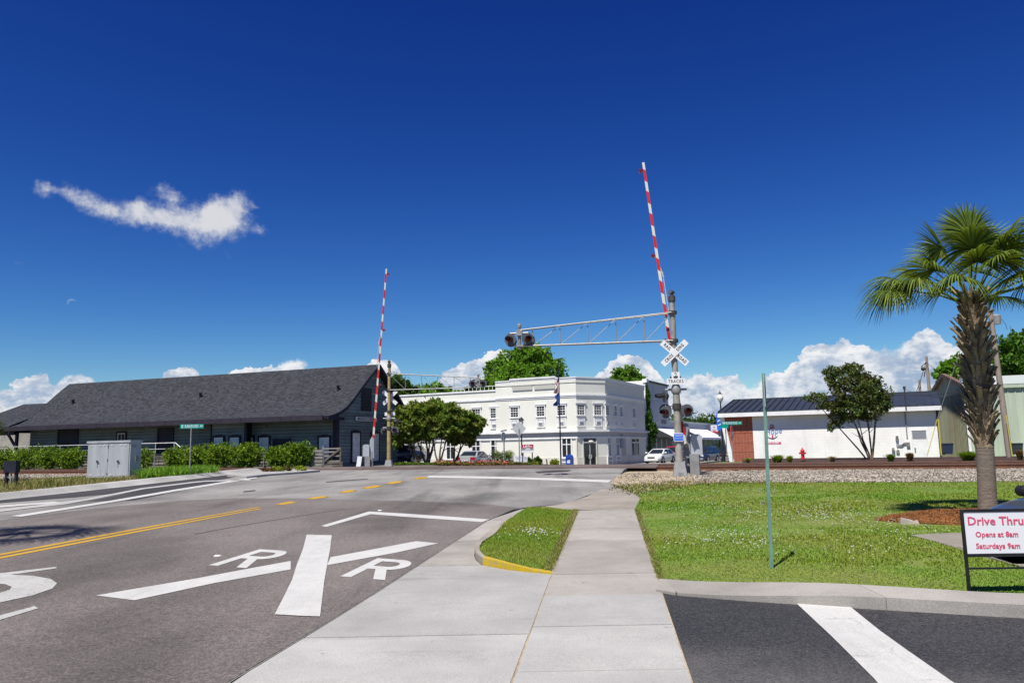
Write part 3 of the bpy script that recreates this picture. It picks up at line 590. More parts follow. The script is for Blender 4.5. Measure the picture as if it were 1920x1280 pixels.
# apron of the driveway mouth
KO = [Gp(*p) for p in ((1036, 1077), (1000, 1074), (955, 1069), (905, 1060), (893, 1050), (890, 1040), (893, 1030), (910, 1012), (945, 985), (985, 959), (990, 956))]
apron = struct(link('driveway_apron', drape([[(lerp_tab(XROAD, y)+.01, y) for y in (-5, 5.5, 8, 12, 15.6, 17.8)]+[(KO[-1][0], KO[-1][1])]+KO[-2::-1]+[(lerp_tab(XSL, y)-.01, y) for y in (9.5, 5, -5)]], -.03, height, 1., 0, 'apron_bed', 'dirt')))
def slab_between(a, b, xl, xr, m_, parent, n=4):
    ys = [a+.006+(b-a-.012)*k/n for k in range(n+1)]
    link('slab', drape([[(xl(y)+.012, y) for y in ys]+[(xr(y)-.012, y) for y in ys[::-1]]], .006, height, .5, .12, 'slab', m_), parent)
xa = lambda y: lerp_tab(XROAD, y); xs = lambda y: lerp_tab(XSL, y)
kerbx = sorted([(p[1], p[0]) for p in KO[3:]]); xk = lambda y: lerp_tab(kerbx, y)
slab_between(-5, -.4, xa, xs, 'concrete', apron); slab_between(-.4, 3.1, xa, xs, 'concrete', apron); slab_between(3.1, 6.72, xa, xs, 'concrete', apron)
# slab that meets the island
yk = KO[3][1]
slabp = [(xa(y)+.012, y) for y in (6.735, 7.5, 8.5, 9.6, yk)]+[(p[0]-.004, p[1]-.004) for p in KO[3::-1]]+[(xs(y)-.006, y) for y in (9.2, 8, 6.735)]
link('slab', drape([slabp], .006, height, .5, .12, 'slab', 'concrete'), apron)
for a, b in ((yk+.01, 12.6), (12.6, 15.4), (15.4, 17.75)): slab_between(a, b, xa, xk, 'concrete_warm', apron, 6)
# grass island with its kerb
ISL = KO+[(xs(17.05)-.02, 17.05), (xs(14)-.02, 14.), (xs(11)-.02, 11.)]
cxi = sum(p[0] for p in ISL)/len(ISL); cyi = sum(p[1] for p in ISL)/len(ISL)
def inset(p, d): v = Vector((cxi-p[0], cyi-p[1])); v.normalize(); return (p[0]+v.x*d, p[1]+v.y*d)
KI = [inset(p, .15) for p in KO]
def kerb_top(x, y): return height(x, y)+.025+.075*ss(KO[0][0], KO[3][0], x)
def isl_h(x, y): return height(x, y)+.012+.06*ss(xs(y)-.1, xs(y)-.75, x)
kerb = struct(link('kerb', drape([KO[3:9]+KI[3:9][::-1]], 0, kerb_top, .5, .22, 'kerb', 'concrete_old')))
def kerb_seg(poly, m_, h=.0, parent=None): return link('kerb_stone', drape([poly], h, kerb_top, .5, .24, 'kerb_stone', m_), parent or kerb)
kerb_seg(KO[0:4]+KI[0:4][::-1], 'kerb_yellow'); kerb_seg(KO[8:11]+KI[8:11][::-1], 'kerb_yellow', -.03)
ISLI = KI+[(xs(17.05)-.01, 17.05), (xs(14)-.01, 14.), (xs(11)-.01, 11.)]
struct(link('grass_island', drape([ISLI], 0, isl_h, .25, .2, 'grass_island', 'lawn')))
# worn concrete pad past the end of the sidewalk
pad = px_poly([(1083, 956), (1000, 952), (1050, 946), (1100, 931), (1128, 917), (1160, 915), (1192, 926), (1200, 934), (1190, 956)])
struct(link('worn_path', drape([pad], .008, height, .5, 0, 'worn_path', 'concrete_old')))
# driveway on the right with its kerb
CB = [(1.45, 8.35), (1.62, 8.16), (2.2, 7.85), (3.2, 7.42), (4.31, 6.98), (6.5, 6.35), (10, 5.5), (18, 4.2), (30, 3.)]
CT = [(1.6, 8.95), (1.75, 8.83), (2.35, 8.48), (3.3, 8.02), (4.4, 7.5), (6.6, 6.85), (10.1, 6.0), (18.1, 4.7), (30, 3.5)]
drv = [(lerp_tab(XSR, y)+.01, y) for y in (8.3, 6, 3, -1, -5)]+[(30, -5)]+CB[::-1]
struct(link('driveway', drape([drv], .004, height, 1., 0, 'driveway', 'asphalt_drive')))
rk = struct(link('kerb', drape([CB[:2]+CT[:2][::-1]], .03, height, .5, .2, 'kerb', 'concrete_warm')))
kerb_cuts = [1, 2, 3, 4, 5, 6, 7]
pts_b = []; pts_t = []
for a in np.arange(1.63, 30, .25):
    yb = lerp_tab([(p[0], p[1]) for p in CB], a); yt = lerp_tab([(p[0], p[1]) for p in CT], a); pts_b.append((a, yb)); pts_t.append((a+.02, yt))
i = 0
for n_ in (7, 10, 10, 10, 12, 16, 16, 16, 12):
    j = min(i+n_, len(pts_b)-1)
    if j <= i: break
    h0 = .035+.075*ss(1.6, 3.2, pts_b[i][0])
    P = pts_b[i:j+1]+pts_t[i:j+1][::-1]; P[0] = (P[0][0]+.006, P[0][1]); P[-1] = (P[-1][0]+.006, P[-1][1])
    b_me = drape([P], 0, lambda x, y: height(x, y)+.03+.085*ss(1.6, 3.4, x), .5, .2, 'kerb_stone', 'concrete_warm'); link('kerb_stone', b_me, rk); i = j
sp_ = px_poly([(1494, 1133), (1592, 1137), (1650, 1184), (1700, 1220), (1800, 1290), (1900, 1365), (1760, 1420), (1640, 1275), (1560, 1195)])
mark('crosswalk_stripe', [sp_], 'paint_white', .012, height)
# ---- lawn
LT = [(p[0]+.01, p[1]+.02) for p in CT]
lot_f = [Gp(1708, 1005), Gp(1800, 1029), Gp(1900, 1062), (10, 8.6), (16, 6.6), (30, 5)]
lot_b = [Gp(1708, 1005), Gp(1780, 1001), Gp(1850, 1000), (9.6, 12.6), (30, 11.4)]
lawn_poly = [(lerp_tab(XSR, 8.95)+.03, 8.98), (lerp_tab(XSR, 12)+.01, 12), (2.57, 16.95)]+px_poly([(1200, 934), (1195, 922), (1165, 912), (1148, 906), (1200, 905), (1300, 906), (1450, 904), (1600, 903.5), (1750, 903), (1920, 902), (2300, 896)])+[(30, 17), (30, 11.5)]+lot_b[::-1][1:]+lot_f[1:]+[(30, 3.6)]+LT[::-1][1:]
struct(link('lawn', drape([lawn_poly], .006, height, 1., 0, 'lawn', 'lawn')))
lot = lot_f[1:]+lot_b[::-1][:-1]+[lot_b[0]]
struct(link('parking_lot', drape([[lot_b[0]]+lot_f[1:]+lot_b[::-1][:-1]], -.145, height, .5, 0, 'parking_lot', 'asphalt_drive')))
fl = px_poly([(1708, 1005), (1745, 1002), (1790, 1000.5), (1850, 1000), (1852, 1008), (1812, 1033), (1800, 1031), (1755, 1017)])
struct(link('kerb_flare', drape([fl], .02, height, .5, .1, 'kerb_flare', 'concrete_old')))
lk = struct(link('kerb', drape([[(p[0], p[1]-.12) for p in lot_f[1:]]+[(p[0], p[1]+.03) for p in lot_f[1:]][::-1]], .03, height, .5, .25, 'kerb', 'concrete_old')))
# verge on the left side of the road
vl = [(-16.25, 24.6), (-15.55, 31.2), (-15.05, 35.8), (-14.65, 41), (-14.9, 44.6), (-17.5, 44.2), (-24, 43.2), (-34, 42.2), (-50, 38), (-52, 18), (-19.2, 5), (-17.4, 15)]
struct(link('verge', drape([vl], .02, height, 1., .1, 'verge', 'verge')))
kl = [(-19.4, -5), (-17.5, 15), (-16.35, 24.6), (-15.65, 31.2), (-15.13, 35.8), (-14.8, 40), (-14.2, 43.6)]
kerb2 = struct(link('kerb', drape([[(-19.4, -5), (-18.4, 5), (-18.65, 5), (-19.65, -5)]], .12, height, 1., .2, 'kerb', 'concrete')))
cuts = []
for (x0, y0), (x1, y1) in zip(kl[1:], kl[2:]):
    n_ = max(1, round(abs(y1-y0)/3.2)); cuts += [(x0+(x1-x0)*k/n_, y0+(y1-y0)*k/n_) for k in range(n_)]
cuts.append(kl[-1])
for (x0, y0), (x1, y1) in zip(cuts, cuts[1:]):
    b = MB(); pf = [(.3, -.15), (.3, .015), (.14, .045), (-.12, .17), (-.62, .18), (-.62, -.15)]
    b.add([(x0+a, y0+.008, road_h(x0, y0)+z) for a, z in pf]+[(x1+a, y1-.008, road_h(x1, y1)+z) for a, z in pf], [(i, i+1, i+7, i+6) for i in range(5)]+[(0, 1, 2, 3, 4, 5), (6, 7, 8, 9, 10, 11)]); b.build('kerb_stone', 'concrete', kerb2)
tip = px_poly([(462, 897), (500, 892.5), (560, 888), (600, 884.5), (560, 882), (500, 884), (450, 889), (425, 893)], road_h)
struct(link('kerb_island', drape([tip], .10, road_h, .5, .2, 'kerb_island', 'concrete')))

# ---- railway: ballast, ties and rails
TD = Vector((1, -.405, 0)).normalized(); TN = Vector((.405, 1, 0)).normalized()
def tr_pt(u, q, z=0.): p = Vector((0, q, 0)) + TD*u; return Vector((p.x, p.y, z))   # u metres along the track from x = 0
def strip(q0, q1, u0, u1): return [tr_pt(u0, q0)[:2], tr_pt(u1, q0)[:2], tr_pt(u1, q1)[:2], tr_pt(u0, q1)[:2]]
def bal_h(x, y):
    q = QQ(x, y); return height(x, y)-.045*ss(36., 38.5, q)*(1-ss(46.4, 47.4, q))
bp_r = px_poly([(1322, 906.5), (1450, 904.5), (1600, 904), (1750, 903.5), (1920, 902.5), (2300, 896)])
bp_r = bp_r+[tr_pt(75, 34)[:2], tr_pt(75, 48)[:2], tr_pt(9.6, 48)[:2], (7.9, 43), (6.9, 39.6), (5.7, 37.6), (5.2, 34.2)]
struct(link('ballast', drape([bp_r], .012, bal_h, 1., 0, 'ballast', 'gravel')))
bp_l = [(-15, 44.7), (-15.2, 52.5)]+[tr_pt(-75, 48)[:2], tr_pt(-75, 34.5)[:2], (-50, 38.5), (-34, 42.2), (-24, 43.2), (-17.5, 44.2)]
struct(link('ballast', drape([bp_l], .012, bal_h, 1., 0, 'ballast', 'gravel')))
dirt_p = px_poly([(1144, 908), (1158, 893), (1180, 882), (1230, 880), (1330, 884), (1352, 905), (1290, 909), (1220, 909), (1165, 912)])
struct(link('dirt_patch', drape([dirt_p], .02, bal_h, .5, 0, 'dirt_patch', 'dirt')))
tracks = []
TIEM = MB(); TIEM.box(-.11, .11, -1.3, 1.3, -.17, 0); TIEM = TIEM.mesh('tie', ['tie'])
for qc, lab in ((40.25, 'rusty railway track nearest the lawn, crossing the road'), (44.6, 'second railway track beyond the near one, by the depot fence')):
    tk = thing('railway_track', lab, 'railway track', tr_pt(0, qc, .505), math.atan2(TD.y, TD.x), 'railway tracks')
    for sd in (-.7175, .7175):
        b = MB()
        b.mat('rust'); prof = [(-.075, 0), (.075, 0), (.075, .012), (.015, .03), (.012, .12), (.036, .13), (.036, .172), (-.036, .172), (-.036, .13), (-.012, .12), (-.015, .03), (-.075, .012)]
        b.prism([(p[0]+sd, p[1]) for p in prof], -80, 80, 'x'); b.mat('rail_top').box(-80, 80, sd-.033, sd+.033, .172, .175); b.build('rail', None, tk)
    ties = []
    for k in range(-140, 141):
        u = k*.55
        if -16.2 < u < 8.2: continue
        o = link('tie', TIEM, tk, (u, random.uniform(-.04, .04), random.uniform(-.012, .004)), (0, 0, random.uniform(-.03, .03)))
    tracks.append(tk)
# ------------------------------------------------------------------ buildings
def wall_xz(o, rz, px, py, y=0.):
    """pixel ray met with the wall plane local y = const of a building frame"""
    d = ray(px, py); n = Vector((-math.sin(rz), math.cos(rz), 0)); a = Vector((math.cos(rz), math.sin(rz), 0))
    t = ((Vector(o)-Vector((0, 0, CZ))).dot(n)+y)/d.dot(n); p = Vector((0, 0, CZ))+d*t-Vector(o); return p.dot(a), p.z
# ---- depot
DZ = .42; DO = (-12.75, 56., DZ); DR = R_(-21); DL = 31.; DW = 10.
depot = thing('railway_depot', 'long dark green clapboard railway depot with curved grey shingle roof', 'station', DO, DR)
prof = [(-1.75, 3.72), (-1.2, 3.82), (-.4, 4.05), (.4, 4.42), (1.2, 4.98), (2., 5.65), (3.5, 6.85), (DW/2, 7.95)]
prof = prof+[(DW-a, b) for a, b in prof[-2::-1]]
b = MB(); b.box(-DL, -.02, .02, DW, -.6, 3.9); b.prism([(.02, 3.9)]+[(a, z-.12) for a, z in prof if .02 < a < DW]+[(DW, 3.9)], -DL+7, -.02, 'x'); b.build('wall', 'navy_trim', depot)  # wall coloured dark to paint shadow lines into the gaps between boards
HCUT = wall_xz(DO, DR, 130, 718, DW/2)[0]+DL+.9
def roof_mesh(pr, x0, x1, th=.1):
    b = MB(); n = len(pr); L = [0]
    for p, q in zip(pr, pr[1:]): L.append(L[-1]+math.hypot(q[0]-p[0], q[1]-p[1]))
    me = bpy.data.meshes.new('roof'); bm = bmesh.new(); uv = bm.loops.layers.uv.new('UVMap')
    def face(ps, uvs):
        f = bm.faces.new([bm.verts.new(p) for p in ps])
        for l, u in zip(f.loops, uvs): l[uv].uv = u
        return f
    for i in range(n-1):
        (a, z0), (c, z1) = pr[i], pr[i+1]
        # the far end is hipped: the sheet is cut back as it rises
        e0 = x0+hipcut(z0); e1 = x0+hipcut(z1)
        face([(e0, a, z0), (x1, a, z0), (x1, c, z1), (e1, c, z1)], [(e0, L[i]), (x1, L[i]), (x1, L[i+1]), (e1, L[i+1])])
    # hip face
    h = len(pr)//2
    for i in range(h):
        (a, z0), (c, z1) = pr[i], pr[i+1]; (a2, _), (c2, _) = pr[n-1-i], pr[n-2-i]
        face([(x0+hipcut(z0), a2, z0), (x0+hipcut(z0), a, z0), (x0+hipcut(z1), c, z1), (x0+hipcut(z1), c2, z1)], [(a2, L[i]), (a, L[i]), (c, L[i+1]), (c2, L[i+1])])
    bm.to_mesh(me); bm.free(); me.materials.append(M['shingles']); return me
def hipcut(z): return 0 if z < 3.8 else (z-3.8)/(7.95-3.8)*HCUT
rf = link('roof', roof_mesh(prof, -DL-.9, .55), depot)
sm = rf.modifiers.new('thick', 'SOLIDIFY'); sm.thickness = .07; sm.offset = -1
# underside and fascia of the eaves
b = MB(); b.box(-DL-.9, .5, -1.72, .02, 3.55, 3.62); b.build('soffit', 'fascia', depot)
for k in range(9):
    x0 = -DL-.9+k*3.55; b = MB(); b.box(x0+.01, min(x0+3.54, .5), -1.83, -1.76, 3.42, 3.78); b.build('fascia_board', 'fascia', depot)
b = MB(); b.box(.52, .60, -1.9, .1, 3.42, 3.66); b.build('fascia_board', 'navy_trim', depot)
b = MB()
for (a, z0), (c, z1) in zip(prof, prof[1:]): b.bar((.56, a, z0-.1), (.56, c, z1-.1), .1, .2, (0, 0, 1))
b.build('bargeboard', 'navy_trim', depot)
# clapboards: each board is a piece
zs = 0.; k = 0
PL = MB(); PL.v = []; 
def plank_box(x0, x1, z0, h=.218): # lower edge proud of the wall
    b = MB(); b.add([(x0, -.05, z0), (x1, -.05, z0), (x1, -.008, z0+h), (x0, -.008, z0+h), (x0, .015, z0), (x1, .015, z0), (x1, .015, z0+h), (x0, .015, z0+h)], [(0, 1, 2, 3), (0, 4, 5, 1), (0, 3, 7, 4), (1, 5, 6, 2)]); return b
for k in range(15): plank_box(-DL, -.28, k*.245-.1).build('plank', 'siding', depot)
def prof_y(z):  # left and right limits of the gable at a height
    ys = [p for p in prof if p[0] <= DW/2]
    if z < 4.2: return .02
    for (a, z0), (c, z1) in zip(ys, ys[1:]):
        if z <= z1: return max(.02, a+(c-a)*(z-z0)/(z1-z0))
    return DW/2
k = 0
while True:
    z0 = -.1+k*.245; h = .218; k += 1
    if z0+h > 7.5: break
    y0 = prof_y(z0+h+.15)+.02
    if z0 < 3.6: y0 = .3
    y1 = DW-y0
    b = MB(); b.add([(.05, y0, z0), (.05, y1, z0), (.008, y1, z0+h), (.008, y0, z0+h), (-.02, y0, z0), (-.02, y1, z0), (-.02, y1, z0+h), (-.02, y0, z0+h)], [(0, 1, 2, 3), (0, 4, 5, 1), (0, 3, 7, 4), (1, 5, 6, 2)]); b.build('plank', 'siding', depot)
# corner board
b = MB(); b.box(-.28, .06, -.06, 0., -.2, 3.55); b.box(.0, .06, 0., .28, -.2, 3.55); b.build('corner_board', 'navy_trim', depot)
def depot_window(x, w, z0, z1, y=-.06, arch=True, cur=True, end=False, door=False):
    b = MB(); d = .1
    B = (lambda x0, x1, y0, y1, a, c: b.box(x0, x1, y0, y1, a, c)) if not end else (lambda x0, x1, y0, y1, a, c: b.box(-y1, -y0, x0, x1, a, c))
    fw = .14
    B(x-w/2-fw, x-w/2, y-.06, y+.03, z0, z1); B(x+w/2, x+w/2+fw, y-.06, y+.03, z0, z1); B(x-w/2-fw, x+w/2+fw, y-.075, y+.03, z1, z1+.16); B(x-w/2-fw, x+w/2+fw, y-.09, y+.03, z0-.1, z0)
    if arch: B(x-w*.3, x+w*.3, y-.075, y+.03, z1+.16, z1+.22)
    win = b.build('door' if door else 'window', 'navy_trim', depot)
    b = MB(); B = (lambda x0, x1, y0, y1, a, c: b.box(x0, x1, y0, y1, a, c)) if not end else (lambda x0, x1, y0, y1, a, c: b.box(-y1, -y0, x0, x1, a, c))
    B(x-w/2, x+w/2, y-.012, y-.004, z0, z1); b.build('pane', 'glass_pale' if cur else 'navy_trim', win)
    if not door:
        b = MB(); B = (lambda x0, x1, y0, y1, a, c: b.box(x0, x1, y0, y1, a, c)) if not end else (lambda x0, x1, y0, y1, a, c: b.box(-y1, -y0, x0, x1, a, c))
        t = .05
        B(x-w/2, x-w/2+t, y-.04, y-.013, z0, z1); B(x+w/2-t, x+w/2, y-.04, y-.013, z0, z1); B(x-w/2+t, x+w/2-t, y-.04, y-.013, z1-t, z1); B(x-w/2+t, x+w/2-t, y-.04, y-.013, z0, z0+t); B(x-w/2+t, x+w/2-t, y-.045, y-.013, (z0+z1)/2-.03, (z0+z1)/2+.03); B(x-.02, x+.02, y-.03, y-.013, z0+t, z1-t)
        b.build('sash', 'white', win)
def wx(px, y=0.): return wall_xz(DO, DR, px, 840, y)[0]
def wz(px, py, y=0.): return wall_xz(DO, DR, px, py, y)[1]
x0, x1 = wx(604), wx(614); depot_window((x0+x1)/2, .85, .75, wz(605, 820))
x0 = wx(496); depot_window(x0, .85, .9, wz(497, 820))
x0 = wx(468); depot_window(x0, .7, .9, wz(468, 820), cur=True, arch=False)
for px in (529,): depot_window(wx(px), 1.3, -.1, wz(529, 826), cur=False, arch=False, door=True)
for pa, pb in ((108, 147), (295, 326)): depot_window((wx(pa)+wx(pb))/2, abs(wx(pb)-wx(pa))-.3, -.1, wz(pa, 806), cur=False, arch=False, door=True)
depot_window(wx(228), .8, .8, wz(228, 812), cur=False, arch=False)
# bay with two windows
BX0, BX1 = wx(396, -.75), wx(459, -.75)
b = MB(); b.box(BX0, BX1, -.75, 0, -.4, 3.55); bay = b.build('bay', 'navy_trim', depot)  # bay wall dark behind its boards too: gap shade in the colour
for k in range(15):
    z0 = k*.245-.1; b = MB(); b.add([(BX0, -.79, z0), (BX1, -.79, z0), (BX1, -.76, z0+.218), (BX0, -.76, z0+.218), (BX0, -.74, z0), (BX1, -.74, z0), (BX1, -.74, z0+.218), (BX0, -.74, z0+.218)], [(0, 1, 2, 3), (0, 4, 5, 1), (0, 3, 7, 4), (1, 5, 6, 2)]); b.build('plank', 'siding', bay)
b = MB(); b.box(BX1-.02, BX1+.2, -.85, -.74, -.3, 3.5); b.build('corner_board', 'navy_trim', bay)
b = MB(); b.box(BX0-.05, BX0+.04, -.85, -.74, -.3, 3.5); b.build('corner_board', 'navy_trim', bay)
for px in (411, 441): depot_window(wx(px, -.75), .85, .75, wz(px, 820, -.75), y=-.83)
# gable end openings
def ey(px): # local y on the gable plane x=0
    d = ray(px, 800); n = Vector((math.cos(DR), math.sin(DR), 0)); a = Vector((-math.sin(DR), math.cos(DR), 0)); o = Vector(DO)
    t = o.dot(n)/d.dot(n); return (d*t-o).dot(a)
depot_window(ey(666), 1.0, .45, 2.55, end=True); depot_window(ey(702), 1.0, .45, 2.55, end=True)
yv = (ey(680)+ey(691))/2; b = MB(); b.box(0., .06, yv-.75, yv+.75, 4.25, 6.05); v = b.build('vent', 'navy_trim', depot)
for k in range(12): b = MB(); b.bar((.075, yv-.62, 4.36+k*.135), (.075, yv+.62, 4.36+k*.135), .05, .02, (1, 0, 1)); b.build('louvre', 'black', v)
ys0, ys1 = ey(665)-.05, ey(705)+.1
b = MB(); b.mat('sign_black').box(.03, .07, ys0, ys1, 3.42, 3.86); b.mat('sign_white').box(.07, .076, ys0+.07, ys1-.07, 3.48, 3.80); nb = b.build('name_board', None, depot)
text(nb, 'MONCKS CORNER', .36, (.082, (ys0+ys1)/2, 3.63), (PI/2, 0, PI/2), 'sign_black', 'lettering', .008, 0, .002, .0+((ys1-ys0-.3)/3.55), 1.05)
# porch beyond the far end: posts with braces, lower hipped roof
PRZ = wall_xz(DO, DR, 62, 757, DW/2)[1]; PRX = wall_xz(DO, DR, 44, 758, DW/2)[0]; PEX = wall_xz(DO, DR, -6, 800, -1.9)[0]; PEZ = wall_xz(DO, DR, 8, 806, -2.2)[1]
def slope_sheet(name, quads):
    me = bpy.data.meshes.new(name); bm = bmesh.new(); uv = bm.loops.layers.uv.new('UVMap')
    for q in quads:
        a = (Vector(q[1])-Vector(q[0])).normalized(); n_ = a.cross(Vector(q[-1])-Vector(q[0])).normalized(); c_ = n_.cross(a); f = bm.faces.new([bm.verts.new(p) for p in q])
        for l, p in zip(f.loops, q): d_ = Vector(p)-Vector(q[0]); l[uv].uv = (d_.dot(a), d_.dot(c_))
    bm.to_mesh(me); bm.free(); me.materials.append(M['shingles']); o = link(name, me, depot); s_ = o.modifiers.new('thick', 'SOLIDIFY'); s_.thickness = .1; return o
slope_sheet('porch_roof', [[(PEX-6, -2.2, PEZ), (-DL-1.0, -2.2, PEZ), (-DL-.9+hipcut(PRZ)+.05, DW/2, PRZ), (PRX, DW/2, PRZ)], [(PEX-6, DW+2, PEZ), (PEX-6, -2.2, PEZ), (PRX, DW/2, PRZ)]])
for x in (-DL-3.3, -DL-7.2):
    b = MB(); b.box(x-.15, x+.15, -1.3, -1., -.6, 3.5)
    for sx in (-1, 1): b.bar((x, -1.15, 2.2), (x+sx*1.0, -1.15, 3.25), .16, .16)
    b.build('post', 'navy_trim', depot)
b = MB(); b.box(-DL-7.4, -DL-.2, -1.3, -1., 3.1, 3.55); b.build('beam', 'navy_trim', depot)
b = MB(); b.bar((-DL-.15, -1.1, 0), (-DL-.15, -1.1, 3.3), .2, .2); b.bar((-DL-.2, -1.15, 2.1), (-DL-1.2, -1.15, 3.2), .16, .16); b.build('post', 'navy_trim', depot)
for px, py in ((133, 751), (372, 750), (631, 722)):
    x, z = wall_xz(DO, DR, px, py, 2.)[0], 0; y = 2.2
    b = MB(); b.lathe([(.1, -.5), (.1, .12), (.17, .14), (.17, .2), (.02, .28)], (x, y, 5.95), 8); b.build('roof_vent', 'black', depot)
for px, py in ((152, 800), (500, 797)):
    x, z = wall_xz(DO, DR, px, py); b = MB(); b.lathe([(.03, 0), (.16, -.1), (.17, -.14)], (x, -.2, z), 10); b.bar((x, -.02, z+.06), (x, -.2, z+.02), .03, .03); b.build('wall_lamp', 'galv', depot)
# pale panelled wall behind the porch
pw = thing('parking_canopy', 'pale lean-to wall with white diagonal stripes seen through the depot porch', 'wall', (-50, 82, .3), R_(-21))
b = MB(); b.box(-14, 9, 0, .3, -1, 3.9); b.build('wall', 'concrete_warm', pw)
for k in range(7): b = MB(); b.bar((-13+k*3.1, -.03, 1.9), (-12+k*3.1, -.03, .6), .05, .22); b.build('stripe', 'white', pw)

# ---- corner bank building
BO = (6.35, 78., -.42); BR = R_(-27)
bank = thing('corner_building', 'cream stucco two storey corner building with chamfered entrance and white trim', 'building', BO, BR)
CH = (2.0, 3.05); BLEN = 13.2; XU = -9.2; XE = -24.
top_z = wall_xz(BO, BR, 1077, 706)[1]; low_z = wall_xz(BO, BR, 927, 730)[1]-.05
foot = [(XU, 0), (0, 0), CH, (CH[0], CH[1]+BLEN), (XU, CH[1]+BLEN)]
b = MB(); b.prism(foot, -.6, top_z-.55, 'z'); b.build('wall', 'bank', bank)
b = MB(); b.prism([(XE, .12), (XU-.01, .12), (XU-.01, 12), (XE, 12)], -.6, low_z, 'z'); wl = b.build('wall', 'bank', bank)
def band(z0, z1, out, m_, name, segs=None, low=False):
    """string course or cornice wrapped round the street fronts"""
    def off(o):
        # offset line points of front, chamfer and side
        a = (XU, -o); n1 = Vector((CH[1], -CH[0])).normalized()
        def inter(p, d, q, e):
            c = d.x*e.y-d.y*e.x; t = ((q.x-p.x)*e.y-(q.y-p.y)*e.x)/c; return (p.x+d.x*t, p.y+d.y*t)
        p1 = inter(Vector((0, -o)), Vector((1, 0)), Vector((n1.x*o, n1.y*o)), Vector(CH)); p2 = inter(Vector((n1.x*o, n1.y*o)), Vector(CH), Vector((CH[0]+o, 0)), Vector((0, 1)))
        return [a, p1, p2, (CH[0]+o, CH[1]+BLEN+o)]
    A = off(out); B_ = off(-.1); b = MB()
    for i in range(3): b.prism([A[i], A[i+1], B_[i+1], B_[i]], z0, z1, 'z')
    return b.build(name, m_, bank)
zc = lambda py, px=1077: wall_xz(BO, BR, px, py)[1]
def band2(z0, z1, out, m_, name): b = MB(); b.box(XE, XU, .12-out, .2, z0, z1); return b.build(name, m_, bank)
band(top_z-.55, top_z-.3, .06, 'bank', 'parapet'); band(top_z-.3, top_z-.1, .07, 'white', 'cornice'); band(top_z-.1, top_z, .13, 'white', 'cornice')
z = zc(741); band(z-.16, z, .06, 'white', 'moulding'); band(z, z+.16, .12, 'white', 'moulding'); band2(z-.1, z+.12, .1, 'white', 'moulding')
zb1, zb0 = zc(809.5), zc(818.5); band(zb1, zb1+.2, .36, 'white', 'moulding'); band(zb0, zb1, .07, 'bank_frieze_shade', 'frieze'); band(zb0-.16, zb0, .12, 'white', 'moulding'); band2(zb1, zb1+.2, .36, 'white', 'moulding'); band2(zb0, zb1, .07, 'bank_frieze_shade', 'frieze'); band2(zb0-.16, zb0, .12, 'white', 'moulding')  # frieze colour already holds the moulding's shadow
band(-.6, zc(857), .05, 'bank_base', 'plinth'); band2(-.6, zc(857), .05, 'bank_base', 'plinth')
# raised middle of the parapet with two recessed panels
xa0, xa1 = wall_xz(BO, BR, 958, 716)[0], wall_xz(BO, BR, 1040, 712)[0]
b = MB(); b.box(xa0, xa1, -.09, .3, top_z-.56, top_z+.02); b.build('parapet', 'bank', bank); b = MB(); b.box(xa0-.1, xa1+.1, -.18, .3, top_z+.02, top_z+.17); b.build('cornice', 'white', bank)
for pa, pb in ((961, 998), (1002, 1041)):
    x0, x1 = wall_xz(BO, BR, pa, 720)[0], wall_xz(BO, BR, pb, 720)[0]; b = MB(); b.box(x0, x1, -.10, 0, zc(726), zc(718.5)); b.build('panel', 'bank_panel', bank)
b = MB(); b.box(XE, XU, .02, .3, low_z-.12, low_z+.03); b.build('cornice', 'white', bank)
b = MB(); b.tube([(XU-6, 1.2, low_z+.55), (XU, 1.2, low_z+.55)], .03, 6)
for k in range(13): b.tube([(XU-6+k*.5, 1.2, low_z-.1), (XU-6+k*.5, 1.2, low_z+.55)], .02, 5)
b.build('roof_rail', 'white', bank)
def place_on(fr, x, z):
    """fr: 0 front, 1 chamfer, 2 side, 3 lower wing -> local location and rotation"""
    if fr == 0: return (x, 0, z), 0.
    if fr == 3: return (x, .12, z), 0.
    if fr == 2: return (CH[0], x, z), PI/2
    d = Vector(CH).normalized(); return (d.x*x, d.y*x, z), math.atan2(CH[1], CH[0])
def chx(px, fr):
    rz = BR+(math.atan2(CH[1], CH[0]) if fr == 1 else PI/2); o = Vector(BO)
    if fr == 2: o = o+Matrix.Rotation(BR, 3, 'Z') @ Vector((CH[0], 0, 0))
    return wall_xz(o, rz, px, 800)[0]
# upper sash window with the white hood above and a panel with grille below
UW, UH = .88, 1.02
b = MB(); b.box(-UW/2-.12, UW/2+.12, -.1, 0, UH, UH+.14); b.box(-UW/2-.2, UW/2+.2, -.15, 0, UH+.14, UH+.24); b.box(-UW/2-.1, -UW/2, -.08, 0, 0, UH); b.box(UW/2, UW/2+.1, -.08, 0, 0, UH); b.box(-UW/2-.12, UW/2+.12, -.14, 0, -.12, 0); UWIN = b.mesh('window', ['white'])
b = MB(); b.box(-UW/2, UW/2, -.014, -.006, 0, UH); UPANE = b.mesh('pane', ['glass'])
b = MB()
for k in range(4): b.box(-UW/2+k*(UW-.028)/3, -UW/2+.028+k*(UW-.028)/3, -.05, -.015, 0, UH)
for k in range(5): b.box(-UW/2, UW/2, -.045-(.01 if k == 2 else 0), -.015, k*(UH-.03)/4, .03+k*(UH-.03)/4+(.03 if k == 2 else 0))
USASH = b.mesh('sash', ['white'])
